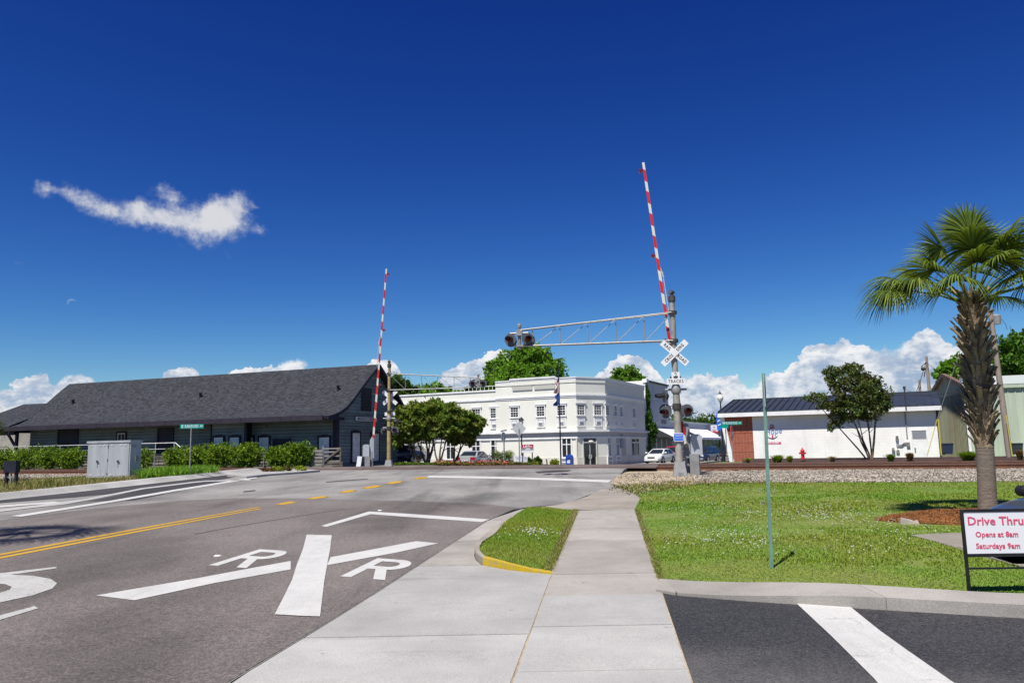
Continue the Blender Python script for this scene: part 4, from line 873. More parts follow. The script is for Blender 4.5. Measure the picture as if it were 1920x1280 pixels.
b = MB(); b.box(-UW/2-.06, UW/2+.06, -.1, 0, -1.14, -1.04); b.box(-UW/2-.04, -UW/2+.1, -.07, 0, -1.04, -.2); b.box(UW/2-.1, UW/2+.04, -.07, 0, -1.04, -.2); b.box(-UW/2+.1, UW/2-.1, -.05, 0, -.34, -.2); b.box(-UW/2+.16, UW/2-.16, -.12, 0, -.95, -.42); UPAN = b.mesh('panel', ['white'])
b = MB()
for k in range(5): b.box(-UW/2+.22, UW/2-.22, -.135, -.12, -.9+k*.05, -.875+k*.05)
UGR = b.mesh('grille', ['sign_grey'])
def upper(fr, x, z, sx=1.):
    l, r = place_on(fr, x, z); w = link('window', UWIN, bank, l, (0, 0, r)); w.scale = (sx, 1, 1); link('pane', UPANE, w); link('sash', USASH, w)
    p = link('panel', UPAN, bank, l, (0, 0, r)); p.scale = (sx, 1, 1); link('grille', UGR, p)
zw = zc(777.6); 
for px in (893, 926, 965, 1014, 1053):
    fr = 0 if px > 928 else 3; upper(fr, wall_xz(BO, BR, px, 780)[0], zw)
for px in (1089.5, 1121.5): upper(1, chx(px, 1), zw)
for px in (1139, 1154, 1165, 1189): upper(2, chx(px, 2), zw)
# ground floor windows: four dark lights with white bars
GW, GH = .92, 2.0
b = MB(); b.box(-GW/2-.12, -GW/2, -.08, 0, 0, GH); b.box(GW/2, GW/2+.12, -.08, 0, 0, GH); b.box(-GW/2-.12, GW/2+.12, -.09, 0, GH, GH+.1); b.box(-GW/2-.16, GW/2+.16, -.13, 0, -.1, 0); b.box(-.045, .045, -.07, -.01, 0, GH); b.box(-GW/2, GW/2, -.065, -.01, 1.28, 1.37); GWIN = b.mesh('window', ['white'])
b = MB(); b.box(-GW/2, GW/2, -.014, -.006, 0, GH); GPANE = b.mesh('pane', ['glass'])
def lower(fr, x, z, sx=1.):
    l, r = place_on(fr, x, z); w = link('window', GWIN, bank, l, (0, 0, r)); w.scale = (sx, 1, 1); link('pane', GPANE, w)
zl = zc(858.)+.02
for px in (844, 892, 928, 1063): lower(0 if px > 930 else 3, wall_xz(BO, BR, px, 840)[0], zl)
for px in (1140.5, 1156): lower(2, chx(px, 2), zl, .8)
b = MB(); b.box(-.75, .75, -.12, 0, 0, 1.); b.box(-.55, .55, -.14, -.12, .12, .2); LPAN = b.mesh('panel', ['white'])
b = MB()
for r0 in (.18, .58):
    for k in range(4): b.box(-.5, .5, -.14, -.12, r0+k*.07, r0+.04+k*.07)
LGR = b.mesh('grille', ['sign_grey'])
for fr, x in ((2, chx(1140.5, 2)), (2, chx(1156, 2)), (0, wall_xz(BO, BR, 1063, 860)[0])):
    l, r = place_on(fr, x, .12); p = link('panel', LPAN, bank, l, (0, 0, r)); link('grille', LGR, p)
# recessed entrance on the chamfer
xd0, xd1 = chx(1092.5, 1), chx(1116, 1); l, r = place_on(1, (xd0+xd1)/2, 0); wd = xd1-xd0; hd = zc(820.5)-.05
b = MB(); b.mat('shop_dark').box(-wd/2, wd/2, -.03, -.01, -.3, hd); b.mat('bank_base').box(-wd/2-.1, -wd/2, -.1, 0, -.3, hd); b.box(wd/2, wd/2+.1, -.1, 0, -.3, hd); b.mat('alum').box(-wd/2, wd/2, -.07, -.03, 2.45, 2.58); b.box(-.04, .04, -.07, -.03, -.3, 2.45)
dr_ = link('door', b.mesh('door'), bank, l, (0, 0, r))
b = MB(); b.box(-wd/2+.1, -.08, -.05, -.035, .1, 2.35); b.box(.08, wd/2-.1, -.05, -.035, .1, 2.35); b.build('pane', 'glass', dr_)
b = MB(); b.box(-.16, -.1, -.12, -.06, .9, 1.3); b.box(.1, .16, -.12, -.06, .9, 1.3); b.build('handle', 'alum', dr_)
b = MB(); b.ball((0.1, -.16, hd-.35), (.32, .1, .13)); b.build('lamp', 'lamp_glass', dr_)
l, r = place_on(2, chx(1168, 2), 0); b = MB(); b.box(-.7, .7, -.02, .02, -.3, hd); link('niche', b.mesh('niche', ['bank_panel']), bank, l, (0, 0, r))
l, r = place_on(2, chx(1163.5, 2), 1.9); b = MB(); b.box(-.45, .45, -.1, 0, 0, 1.5); link('notice_board', b.mesh('notice_board', ['sign_grey']), bank, l, (0, 0, r))
l, r = place_on(2, chx(1190, 2), -.1); b = MB(); b.mat('glass').box(-1.2, 1.2, -.03, -.01, 0, hd); b.mat('white').box(-.06, .06, -.08, -.03, 0, hd); b.box(-1.2, 1.2, -.08, -.03, 2.5, 2.62); b.box(-.55, -.45, -.08, -.03, 0, 2.5); b.box(.45, .55, -.08, -.03, 0, 2.5); link('door', b.mesh('door'), bank, l, (0, 0, r))
# lines of the down pipe at the corner
b = MB(); b.box(-.12, 0.02, -.12, 0, -.3, zb0-.2); b.build('downpipe', 'bank_base', bank)

# ---- shops further along the street (same front line)
SD = Matrix.Rotation(BR, 3, 'Z'); SO = Vector(BO)+SD @ Vector((CH[0], CH[1]+BLEN, 0)); SR = BR+PI/2   # local x runs away along the street, -y faces it
def s_at(px): return wall_xz(SO, SR, px, 820)[0]
sx0, sx1 = s_at(1213.5), s_at(1256)
tall = thing('shop_building', 'tall white block building with shaded grey side beyond the vine', 'building', (SO.x, SO.y, -.45), SR)
zt = wall_xz((SO.x, SO.y, -.45), SR, 1214, 716)[1]
b = MB(); b.mat('shop_wall_shade').box(sx0+.05, sx1, 0, 9, 0, zt); b.mat('shop_white').box(sx0, sx0+.06, .0, 9, 0, zt+.1); b.build('wall', None, tall)  # white end wall; street side coloured blue-grey for its shade
b = MB(); b.box(sx0-.1, sx1+.1, -.15, .2, zt, zt+.22); b.build('coping', 'steel_dark', tall)
b = MB(); b.box(sx0-.15, sx0+.7, -.25, .3, zt-.1, zt+.3); b.build('coping', 'white', tall)
for k in range(2): b = MB(); b.box(sx0+6.2, sx0+8.2, -.06, 0, 3.9+k*.9, 4.4+k*.9); b.build('window', 'shop_dark', tall)
lowb = thing('shop_building', 'low shaded grey shopfront row behind the white awnings', 'building', (SO.x, SO.y, -.45), SR)
sx2 = s_at(1330); zlw = wall_xz((SO.x, SO.y, -.45), SR, 1290, 793)[1]
b = MB(); b.box(sx1+.02, sx2+12, 0, 9, 0, zlw); b.build('wall', 'shop_wall_shade', lowb); b = MB(); b.box(sx1, sx2+12, -.12, .2, zlw, zlw+.2); b.build('coping', 'metal_trim', lowb)
b = MB()
for k in range(14): b.box(sx1+.6+k*2.9, sx1+2.9+k*2.9, -.05, 0, .5, 2.9)
b.build('shop_window', 'glass', lowb)
b = MB(); b.box(sx0, sx1, -.08, 0, 0, 3.1); b.build('shopfront', 'shop_dark', tall)
for k in range(4): b = MB(); b.box(sx0+1.+k*2.2, sx0+1.15+k*2.2, -.14, -.08, .3, 2.9); b.build('mullion', 'white', tall)
def awning(xa, xb, z1, z0, out, m_, lab, n):
    t = thing('awning', lab, 'awning', (SO.x, SO.y, -.45), SR); w = (xb-xa)/n
    for k in range(n):
        b = MB(); x0, x1 = xa+k*w+.01, xa+(k+1)*w-.01
        b.add([(x0, -.05, z1), (x1, -.05, z1), (x1, -out, z0), (x0, -out, z0), (x0, -.05, z1-.06), (x1, -.05, z1-.06), (x1, -out, z0-.06), (x0, -out, z0-.06)], [(0, 3, 2, 1), (4, 5, 6, 7), (0, 4, 7, 3), (1, 2, 6, 5), (3, 7, 6, 2), (0, 1, 5, 4)]); b.build('panel', m_, t)
    b = MB(); b.box(xa, xb, -out-.03, -out, z0-.3, z0-.02); b.build('valance', m_, t); return t
zq = lambda px, py: wall_xz((SO.x, SO.y, -.45), SR, px, py)[1]
a1 = awning(s_at(1228), s_at(1270), zq(1243, 802), 3.1, 2.4, 'awning_white', 'white metal awning left of the signal mast, above the parked white car', 9)
b = MB(); xm = s_at(1247); b.tube([(xm, -1.5, 3.75), (xm+.2, -1.5, 3.95), (xm+.1, -1.5, 4.2)], .05, 6); b.build('hook', 'steel_dark', a1)
awning(s_at(1281), s_at(1325), zq(1290, 803), 3.1, 2.6, 'awning_white', 'white metal awning right of the signal mast', 11)
ab_ = awning(s_at(1330), s_at(1347), zq(1335, 818), 2.9, 2.6, 'awning_blue', 'blue fabric awning at the end of the shop row', 4)
# sign boards on the shop row
pS = D(1338.5, 804, 121.); asb = thing('shop_sign', 'white square sign with red and grey anchor above the blue awning', 'sign', (pS.x, pS.y, -.45), R_(-4))
ax0, ax1 = D(1329.5, 804, 121).x-pS.x, D(1348, 804, 121).x-pS.x; az0, az1 = D(1338, 812, 121).z+.45, D(1338, 796.5, 121).z+.45
b = MB(); b.mat('sign_white').box(ax0, ax1, -.05, .05, az0+.3, az1); b.mat('sign_red').box(ax0, ax1, -.06, .05, az0, az0+.29); b.build('board', None, asb)
cx_ = (ax0+ax1)/2; b = MB(); b.tube([(cx_, -.06, az0+.42), (cx_, -.06, az1-.2)], .035, 6); b.tube([(cx_-.3, -.06, az0+.62), (cx_-.18, -.06, az0+.46), (cx_, -.06, az0+.41), (cx_+.18, -.06, az0+.46), (cx_+.3, -.06, az0+.62)], .035, 6); b.tube([(cx_-.15, -.06, az1-.3), (cx_+.15, -.06, az1-.3)], .03, 6); b.build('anchor', 'ink_red', asb)
b = MB(); b.bar((ax0-2.2, 0, az1+.05), (ax1, 0, az1+.05), .06, .06); b.build('bracket', 'steel_dark', asb)
p = D(1346, 792, 116.); bsg = thing('shop_sign', 'tall blue projecting sign with white lettering beside the brick wall', 'sign', (p.x, p.y, height(p.x, p.y)), R_(-5))
z0, z1 = D(1345, 806, 116).z-bsg.location.z, D(1345, 774, 116).z-bsg.location.z
b = MB(); b.box(-.15, .62, -.1, .1, z0, z1); b.build('board', 'sign_blue', bsg); b = MB(); b.tube([(.1, .2, 0), (.1, .2, z1)], .1, 8); b.build('pole', 'steel_dark', bsg)
b = MB(); b.tube([(-.05, -.13, z1-.5), (.15, -.13, z1-.7), (.4, -.13, z1-.45)], .07, 5); b.tube([(-.05, -.13, z1-1.3), (.2, -.13, z1-1.1), (.5, -.13, z1-1.25)], .07, 5); b.tube([(-.05, -.13, z1-1.9), (.5, -.13, z1-1.6)], .06, 5); b.build('lettering', 'sign_white', bsg)

# ---- white painted building on the right
HP = D(1411, 800, 53.5); HO = (HP.x, HP.y, .20); HR = R_(-27)
hope = thing('painted_building', 'low white painted brick building with blue grey metal roof and anchor mural', 'building', HO, HR)
xr = wall_xz(HO, HR, 1758, 800)[0]; xl_ = wall_xz(HO, HR, 1353, 800)[0]; ez = wall_xz(HO, HR, 1500, 772)[1]
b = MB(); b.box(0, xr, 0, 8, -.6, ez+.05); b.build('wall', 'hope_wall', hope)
# brick wing panel: strips of brick between pale joints, slanting white edge board
bz = ez-.05; slope = wall_xz(HO, HR, 1372, 800)[0]-xl_
b = MB(); b.prism([(xl_+slope+.0, -.6), (-.01, -.6), (-.01, bz), (xl_+.12, bz)], .06, .6, 'y'); pnl = b.build('brick_wall', 'brick_joint', hope)
nst = 5
for i in range(nst):
    for j in range(6):
        x0, x1 = xl_+.12+i*(0-xl_-.12)/nst+.012, xl_+.12+(i+1)*(0-xl_-.12)/nst-.012; z0, z1 = -.4+j*(bz+.4)/6+.012, -.4+(j+1)*(bz+.4)/6-.012
        cl = lambda x, z: max(x, xl_+.12+(bz-z)/(bz+.4)*slope+.06)
        if cl(x1, z0) > x1+1e-4: 
            if cl(x1, z1) > x1+1e-4: continue
        P = [(cl(x0, z0), z0), (max(x1, cl(x1, z0)), z0), (x1, z1), (cl(x0, z1), z1)]
        b = MB(); b.prism(P, .0, .07, 'y'); b.build('brick_panel', 'brick', pnl)
b = MB(); b.bar((xl_+.06+slope, -.12, -.6), (xl_+.06, -.12, bz), .3, .12, (0, 1, 0)); b.build('edge_board', 'white', hope)
# roof: standing seam panels, fascia
OV = .52; RUN = 5.2; RZ0, RZ1 = ez+.12, wall_xz(HO, HR, 1560, 742, RUN-.3)[1]
xe0, xe1 = xl_-.12, xr+.3; npan = 30; pw_ = (xe1-xe0)/npan
for k in range(npan):
    x0, x1 = xe0+k*pw_, xe0+(k+1)*pw_; d = Vector((0, RUN+OV, RZ1-RZ0)).normalized(); b = MB()
    k0, k1 = (0.9 if k == 0 else 0), 0
    b.add([(x0, -OV, RZ0), (x1-.0, -OV, RZ0), (x1, RUN, RZ1), (x0, RUN, RZ1), (x0, -OV, RZ0-.05), (x1, -OV, RZ0-.05), (x1, RUN, RZ1-.05), (x0, RUN, RZ1-.05)], [(0, 1, 2, 3), (7, 6, 5, 4), (0, 4, 5, 1)])
    b.bar((x0+.03, -OV, RZ0+.04), (x0+.03, RUN, RZ1+.04), .05, .09); b.build('roof_panel', 'roof_blue', hope)
b = MB(); b.box(xe0, xe1, RUN-.12, RUN+.12, RZ1-.02, RZ1+.07); b.build('ridge_cap', 'roof_blue', hope)
b = MB(); b.prism([(-OV, RZ0-.06), (RUN, RZ1-.06), (8.2, RZ1-1.4), (8.2, ez)], xe0+.1, xe1-.1, 'x'); b.build('roof', 'roof_blue', hope)
b = MB(); b.box(xe0, xe1, -OV-.03, -OV+.0, RZ0-.32, RZ0-.055); b.box(xe0, xe1, -OV, 0, RZ0-.33, RZ0-.27); b.build('fascia', 'white', hope)
b = MB(); b.box(xr-.02, xr+.08, -.05, .25, -.6, ez); b.build('downpipe', 'navy_trim', hope)
# mural
def hx(px, py): return wall_xz(HO, HR, px, py)
mx, mz = hx(1447.5, 812); sc_ = .0376
U = lambda px, py: hx(px, py)
def mural_tube(pts, r, m_, nm='mural'): b = MB(); b.tube([(U(*p)[0], -.012, U(*p)[1]) for p in pts], r, 5); return b.build(nm, m_, hope)
b = MB(); c = U(1447.3, 798.2); b.tube([(c[0]+.09*math.cos(PI*k/7), -.012, c[1]+.09*math.sin(PI*k/7)) for k in range(15)], .03, 5); an = b.build('mural_anchor', 'ink_navy', hope)
mural_tube([(1447.5, 800.2), (1448.2, 803.5)], .04, 'ink_red'); mural_tube([(1443, 802.4), (1453, 801.8)], .035, 'ink_red'); mural_tube([(1448.3, 815), (1448.6, 821)], .05, 'ink_red')
pp = [(1439.3, 818.2), (1443, 820), (1448.5, 821.6), (1454, 819.6), (1458.2, 816.8), (1457.5, 818.4), (1454, 821.4), (1448.8, 823.2), (1443, 821.8), (1439.5, 819.6)]
b = MB(); b.prism([U(*p) for p in pp], -.016, -.002, 'y'); b.build('mural_anchor', 'ink_navy', hope)
hc = U(1449.5, 808.5); text(hope, 'Hope', .62, (hc[0], -.01, hc[1]), (PI/2, R_(-6), 0), 'ink_blue', 'lettering', .004, .28, .004, .78, 1.05)
r0, r1 = U(1437, 832.8), U(1464.5, 828); b = MB(); b.box(r0[0], r1[0], -.012, 0, r0[1], r1[1]); b.build('mural_band', 'ink_red', hope)
text(hope, '843-735-8801', .2, ((r0[0]+r1[0])/2, -.016, (r0[1]+r1[1])/2), (PI/2, 0, 0), 'sign_white', 'lettering', .003, 0, .002, (r1[0]-r0[0])/1.55, 1.)
# door, meters, conduit
x0, z0 = hx(1713, 853); x1, z1 = hx(1736.5, 806.5)
b = MB(); b.box(x0-.06, x0, -.05, 0, -.2, z1+.05); b.box(x1, x1+.06, -.05, 0, -.2, z1+.05); b.box(x0, x1, -.05, 0, z1, z1+.06); fr_ = b.build('door', 'white', hope)
b = MB(); b.box(x0, x1, -.02, 0, -.2, z1); b.build('leaf', 'white', fr_); b = MB(); b.box(x0+.02, x1-.02, -.03, -.02, z1-.52, z1-.04); b.build('pane', 'sign_grey', fr_); b = MB(); b.ball((x0+.12, -.07, 1.0), .05); b.ball((x0+.12, -.07, .85), .04); b.build('handle', 'galv', fr_)
for px, py, w, h in ((1682, 821, .16, .3), (1703, 832, .2, .24), (1675, 842, .14, .2), (1683.5, 845, .18, .12)):
    x, z = hx(px, py); b = MB(); b.mat('galv').box(x-w/2, x+w/2, -.14, 0, z-h/2, z+h/2); b.mat('lamp_glass').lathe([(.1, 0), (.1, .1), (.03, .14)], (x, -.14, z+.02), 10, 'y'); b.build('meter', None, hope)
b = MB(); xx, zz = hx(1701, 820); x2, z2 = hx(1684, 834); b.tube([(xx, -.05, ez-.1), (xx, -.05, zz)], .035, 6); b.tube([(x2-.1, -.08, z2), (x2+.2, -.08, z2), (x2+.35, -.08, z2+.12), (xx, -.08, z2+.14)], .05, 6); b.build('conduit', 'sign_grey', hope)
x, z = hx(1698, 755); b = MB(); b.tube([(x, -.55, RZ0-.25), (x, -.55, wall_xz(HO, HR, 1697, 729, -.55)[1])], .045, 8); b.tube([(x, -.55, wall_xz(HO, HR, 1697, 729, -.55)[1]), (x, -.55, wall_xz(HO, HR, 1697, 727, -.55)[1]+.1)], .08, 8); b.build('service_mast', 'steel_dark', hope)

# ---- green metal building behind the palm
KP = D(1819, 800, 50.); KO_ = (KP.x, KP.y, .2); KR = R_(-20)
shed = thing('metal_building', 'pale green ribbed metal building behind the palm with white roof trim', 'building', KO_, KR)
zk = wall_xz(KO_, KR, 1870, 727)[1]; zk2 = zk+.05
b = MB(); b.mat('metal_green').box(0, 17, 0, 14, -.6, zk); b.build('wall', None, shed)
for k in range(42): b = MB(); b.box(.25+k*.4, .31+k*.4, -.035, 0, -.5, zk-.02); b.build('rib', 'metal_green', shed)
b = MB(); b.box(-.2, 17.2, -.18, .1, zk-.02, zk+.22); b.build('gutter', 'sign_green' if False else 'metal_green', shed)
b = MB(); b.box(-.25, 17.3, -.2, .6, zk+.22, zk+.75); b.build('roof_trim', 'metal_trim', shed)
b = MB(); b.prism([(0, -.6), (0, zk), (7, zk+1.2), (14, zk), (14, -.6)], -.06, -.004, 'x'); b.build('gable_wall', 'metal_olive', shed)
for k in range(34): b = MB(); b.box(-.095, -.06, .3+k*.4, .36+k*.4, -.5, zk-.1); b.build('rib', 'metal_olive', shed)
b = MB(); b.bar((-.12, -.1, zk+.2), (-.12, 7, zk+1.45), .3, .3); b.bar((-.12, 7, zk+1.45), (-.12, 14, zk+.2), .3, .3); b.build('bargeboard', 'rust_trim', shed)
b = MB(); b.bar((-.14, -.14, -.5), (-.14, -.14, zk), .16, .16); b.build('downpipe', 'white', shed)
# ------------------------------------------------------------------ railway signals
def signal_light(parent, c, rz=0., r=.235):
    L = Matrix.Translation(c) @ Matrix.Rotation(rz, 4, 'Z')
    b = MB(); b.M = L; b.lathe([(.02, -.012), (r, -.012), (r, .012), (.02, .012)], (0, 0, 0), 22, 'y'); bp = b.build('backplate', 'backplate', parent)
    b = MB(); b.M = L; n = 9; R0 = .125; vs = []; fs = []
    for i in range(n+1):
        a = PI*(-.12+1.24*i/n); 
        for y, q in ((-.015, 1.), (-.34 if 0 < i < n else -.12, .95)): vs.append((R0*math.cos(a)*q, y, R0*math.sin(a)*q-(.03 if y < -.1 else 0)))
    fs = [(2*i, 2*i+2, 2*i+3, 2*i+1) for i in range(n)]; b.add(vs, fs, True); hd = b.build('visor', 'black', bp, fix=False)
    b = MB(); b.M = L; b.lathe([(.001, -.035), (.07, -.032), (.112, -.015)], (0, 0, 0), 14, 'y'); b.build('lens', 'lens', bp)
    b = MB(); b.M = L; b.lathe([(.15, .012), (.14, .1), (.08, .15), (.02, .16)], (0, 0, 0), 14, 'y'); b.build('housing', 'black', bp)
def crossing_mast(label, loc, rz, pole_m, cant, texts, hh=6.6):
    t = thing('crossing_signal', label, 'railroad signal', loc, rz, 'cantilever signal masts of the crossing')
    b = MB(); b.prism([(-.45, -.45), (.45, -.45), (.45, .45), (-.45, .45)], -.5, .06, 'z'); b.build('foundation', 'concrete_old', t)
    b = MB(); b.add([(-.26, -.26, .06), (.26, -.26, .06), (.26, .26, .06), (-.26, .26, .06), (-.17, -.17, .58), (.17, -.17, .58), (.17, .17, .58), (-.17, .17, .58)], [(0, 1, 5, 4), (1, 2, 6, 5), (2, 3, 7, 6), (3, 0, 4, 7), (4, 5, 6, 7)]); b.box(-.08, .08, -.272, -.25, .07, .2); bs = b.build('base_casting', 'galv', t)
    b = MB(); b.lathe([(.145, .58), (.135, 1.0), (.125, 3.7), (.105, 3.72), (.1, hh)], n=14); b.build('pole', pole_m, t)
    b = MB(); b.lathe([(.15, 3.68), (.2, 3.69), (.2, 3.75), (.13, 3.76)], n=14); b.build('flange', 'steel_dark', t); b = MB(); b.lathe([(.13, 2.5), (.17, 2.52), (.17, 2.72), (.13, 2.74)], n=14); b.build('flange', 'steel_dark', t)
    b = MB(); b.lathe([(.09, hh), (.14, hh+.02), (.13, hh+.22), (.06, hh+.26)], n=10); b.tube([(-.05, 0, hh+.3), (.05, 0, hh+.42)], .1, 8); b.build('cap', 'steel_dark', t)
    zt, zb = hh-.42, hh-1.5; L, zl_t, zl_b = cant
    b = MB()
    for s_ in (-.11, .11): b.tube([(0, s_*1.2, zt), (-L, s_*.6, zl_t)], .024, 8); b.tube([(0, s_*1.2, zb), (-L-.1, s_*.6, zl_b)], .028, 8)
    b.build('chord', 'galv', t)
    n = 5
    for k in range(1, n+1):
        f = k/n*.92; x = -L*f; z0 = zb+(zl_b-zb)*f; z1 = zt+(zl_t-zt)*f
        b = MB(); b.tube([(x, 0, z0), (x, 0, z1)], .019, 6); b.build('strut', 'galv', t)
        f0 = (k-1)/n*.92; b = MB(); b.tube([(x, 0, z0), (-L*f0, 0, zt+(zl_t-zt)*f0)], .014, 5); b.build('brace', 'galv', t)
    for z in (zt, zb): b = MB(); b.lathe([(.12, z-.07), (.165, z-.06), (.165, z+.06), (.12, z+.07)], n=12); b.build('collar', 'steel_dark', t)
    # lamps at the cantilever end
    xl = -L-.05; zc_ = (zl_t+zl_b)/2-.02
    b = MB(); b.tube([(xl, 0, zl_b-.12), (xl, 0, zl_t+.12)], .06, 8); b.lathe([(.08, zl_t+.1), (.09, zl_t+.2), (.02, zl_t+.27)], (xl, 0, 0), 8); b.tube([(xl-.36, -.03, zl_t-.12), (xl+.36, -.03, zl_t-.12)], .04, 8); b.box(xl-.12, xl+.12, -.12, .1, zl_t-.22, zl_t-.02); b.box(xl-.2, xl+.2, -.1, .1, zl_b-.02, zl_b+.06); b.build('lamp_bracket', 'galv', t)
    for s_ in (-1, 1):
        signal_light(t, (xl+s_*.34, -.14, zc_-.03), s_*R_(12)-rz*.6); signal_light(t, (xl+s_*.36, .2, zc_-.05), PI+s_*R_(10))
    # mast lamps
    b = MB(); b.tube([(-.42, -.02, 2.66), (.42, -.02, 2.66)], .035, 8); b.build('crossarm', 'galv', t); b = MB(); b.tube([(-.4, 0, 3.26), (.4, 0, 3.26)], .04, 8); b.lathe([(.16, 3.12), (.19, 3.2), (.17, 3.32), (.14, 3.42)], n=12); b.build('crossarm', 'galv', t)
    signal_light(t, (-.42, -.14, 2.42), R_(-24)); signal_light(t, (.36, -.16, 2.46), R_(8))
    signal_light(t, (-.42, .16, 2.5), PI+R_(6)); signal_light(t, (-.44, -.05, 3.02), R_(-72))
    # crossbuck
    for k, (a, words) in enumerate(((R_(-43), ('RAIL', 'ROAD')), (R_(43), ('CROS', 'SING')))):
        b = MB(); b.M = Matrix.Translation((0, -.16-.02*k, 4.62)) @ Matrix.Rotation(-a, 4, 'Y'); b.box(-.62, .62, -.006, .006, -.115, .115); bl = b.build('crossbuck_blade', 'sign_white', t)
        if texts:
            for s_, w in zip((-1, 1), words):
                o = text(bl, w, .17, (0, 0, 0), (0, 0, 0), 'sign_black', 'lettering', .004, 0, .001, .84, 1.25)
                o.matrix_local = Matrix.Translation((0, -.16-.02*k-.009, 4.62)) @ Matrix.Rotation(-a, 4, 'Y') @ Matrix.Translation((s_*(.35 if k == 0 else .29), 0, 0)) @ Matrix.Rotation(PI/2, 4, 'X') @ Matrix.Diagonal((.74, 1, 1, 1))
    b = MB(); b.box(-.03, .03, -.14, .0, 4.5, 4.75); b.build('bracket', 'steel_dark', t)
    b = MB(); b.prism([(-.34, 3.44), (.34, 3.44), (.34, 3.66), (.15, 3.66), (.15, 3.90), (-.15, 3.90), (-.15, 3.66), (-.34, 3.66)], -.176, -.165, 'y'); tb = b.build('track_sign', 'sign_white', t)
    if texts:
        text(tb, 'TRACKS', .165, (0, -.18, 3.55), (PI/2, 0, 0), 'sign_black', 'lettering', .001, 0, .001, .86, 1.1); text(tb, '2', .25, (0, -.18, 3.78), (PI/2, 0, 0), 'sign_black', 'lettering', .0, 0, .001, .9)
        b = MB(); b.mat('sign_white').prism([(-.15, 1.33), (.15, 1.33), (.18, 1.37), (.18, 1.6), (.15, 1.64), (-.15, 1.64), (-.18, 1.6), (-.18, 1.37)], -.178, -.17, 'y'); b.mat('sign_blue').box(-.16, .16, -.182, -.176, 1.355, 1.615); es = b.build('emergency_sign', None, t)
        text(es, 'REPORT PROBLEM', .033, (0, -.184, 1.57), (PI/2, 0, 0), 'sign_white', 'lettering', .001, 0, .001); text(es, '1-800-232-0144', .036, (0, -.184, 1.52), (PI/2, 0, 0), 'sign_white', 'lettering', .001, 0, .001); text(es, 'X-ING 631 910 K', .036, (0, -.184, 1.44), (PI/2, 0, 0), 'sign_white', 'lettering', .001, 0, .001)
    return t
rm = crossing_mast('galvanised cantilever signal mast with lettered crossbuck by the gravel', (6.12, 29., .46), R_(-9), 'mast', (5.85, 5.75, 5.12), True)
lm = crossing_mast('stained signal mast by the depot seen from behind with blank crossbuck', (-8.1, 50.6, .46), PI+R_(-6), 'mast_yellow', (5.85, 5.75, 5.12), False)
def gate(label, loc, rz, tip, stripes=12, side=1):
    """mechanism on a stand and the raised striped arm; tip in world"""
    t = thing('crossing_gate', label, 'crossing gate', loc, rz, 'raised crossing gates'); MI = WM[t.name].inverted()
    b = MB(); b.box(-.2, .2, -.2, .2, -.3, .05); b.build('foundation', 'concrete_old', t)
    b = MB(); b.lathe([(.16, .0), (.1, .25), (.09, 1.15)], (0, 0, 0), 10); b.box(-.2, .2, -.18, .18, .0, .06); b.build('post', 'galv', t)
    b = MB(); b.box(.13, .55, -.26, .2, .82, 1.52); b.box(.18, .5, -.22, .16, 1.52, 1.58); b.build('motor_box', 'cab', t)
    b = MB(); b.prism([(-.14, .7), (.12, .7), (.12, 1.85), (.0, 2.08), (-.14, 1.85)], -.2, .06, 'y'); b.build('junction_box', 'sign_grey' if side > 0 else 'cab', t)
    for y0 in (-.34, .2): b = MB(); b.box(.06, .4, y0, y0+.08, .05, .85); b.build('counterweight', 'galv', t)
    b = MB(); b.lathe([(.02, -.36), (.09, -.36), (.09, -.26), (.02, -.26)], (-.04, 0, 1.15), 12, 'y'); b.build('pivot', 'steel_dark', t); b = MB(); b.lathe([(.14, .1), (.17, .2), (.16, .75), (.12, .85)], (.28, -.1, 0), 12); b.build('cover', 'rust_spot', t)
    p0 = Vector((-.06*side-.02, -.32, 1.15)); p1 = MI @ Vector(tip); d = (p1-p0); L = d.length; d.normalize()
    b = MB(); w = d.cross(Vector((0, 1, 0))).normalized()
    def at(s_, o, y): return p0+d*s_+w*o+Vector((0, y, 0))
    wd = lambda s_: .064-.016*s_/L
    arm_f = [(0, 1, 2, 3), (7, 6, 5, 4), (0, 4, 5, 1), (1, 5, 6, 2), (2, 6, 7, 3), (3, 7, 4, 0)]
    b.add([at(s_, o*wd(s_), y) for y in (-.022, .022) for s_, o in ((0, -1), (L, -1), (L, 1), (0, 1))], arm_f); arm = b.build('gate_arm', 'white_tape', t)
    per = L/(stripes+.35); h = per*.27
    for k in range(stripes):
        s0 = per*(k+.75); sl = .045*side
        P = [(s0-h-sl, -1), (s0+h-sl, -1), (s0+h+sl, 1), (s0-h+sl, 1)]; b = MB()
        b.add([at(min(a, L-.02), o*(wd(a)+.001), y) for y in (-.026, .026) for a, o in P], arm_f); b.build('stripe', 'red_tape', arm)
    for f in (.36, .66, .97):
        c = at(L*f, wd(L*f)+.1, 0); b = MB(); b.lathe([(.03, -.1), (.075, -.09), (.075, .09), (.03, .1)], c, 10, 'y'); b.bar(at(L*f, 0, 0), c, .03, .03); b.build('arm_lamp', 'lens', arm)
    b = MB(); b.tube([at(L*.6, -.12, .02), at(L*.46, -.13, .02)], .018, 5); b.tube([at(L*.58, -.13, .02), at(L*.63, -.02, .02)], .03, 5); b.build('damper', 'alum', arm)
    return t
ga = D(1289, 884, 29.6); gate('tall red and white striped gate raised beside the signal mast near the lawn', (ga.x, 29.5, .47), R_(-9), D(1206, 305, 29.3), 12, 1)
gb = D(697, 877, 50.2); gt2 = gate('red and white striped gate raised in front of the depot gable', (gb.x, 50.2, .47), R_(178), D(724.5, 504, 50.), 11, -1)
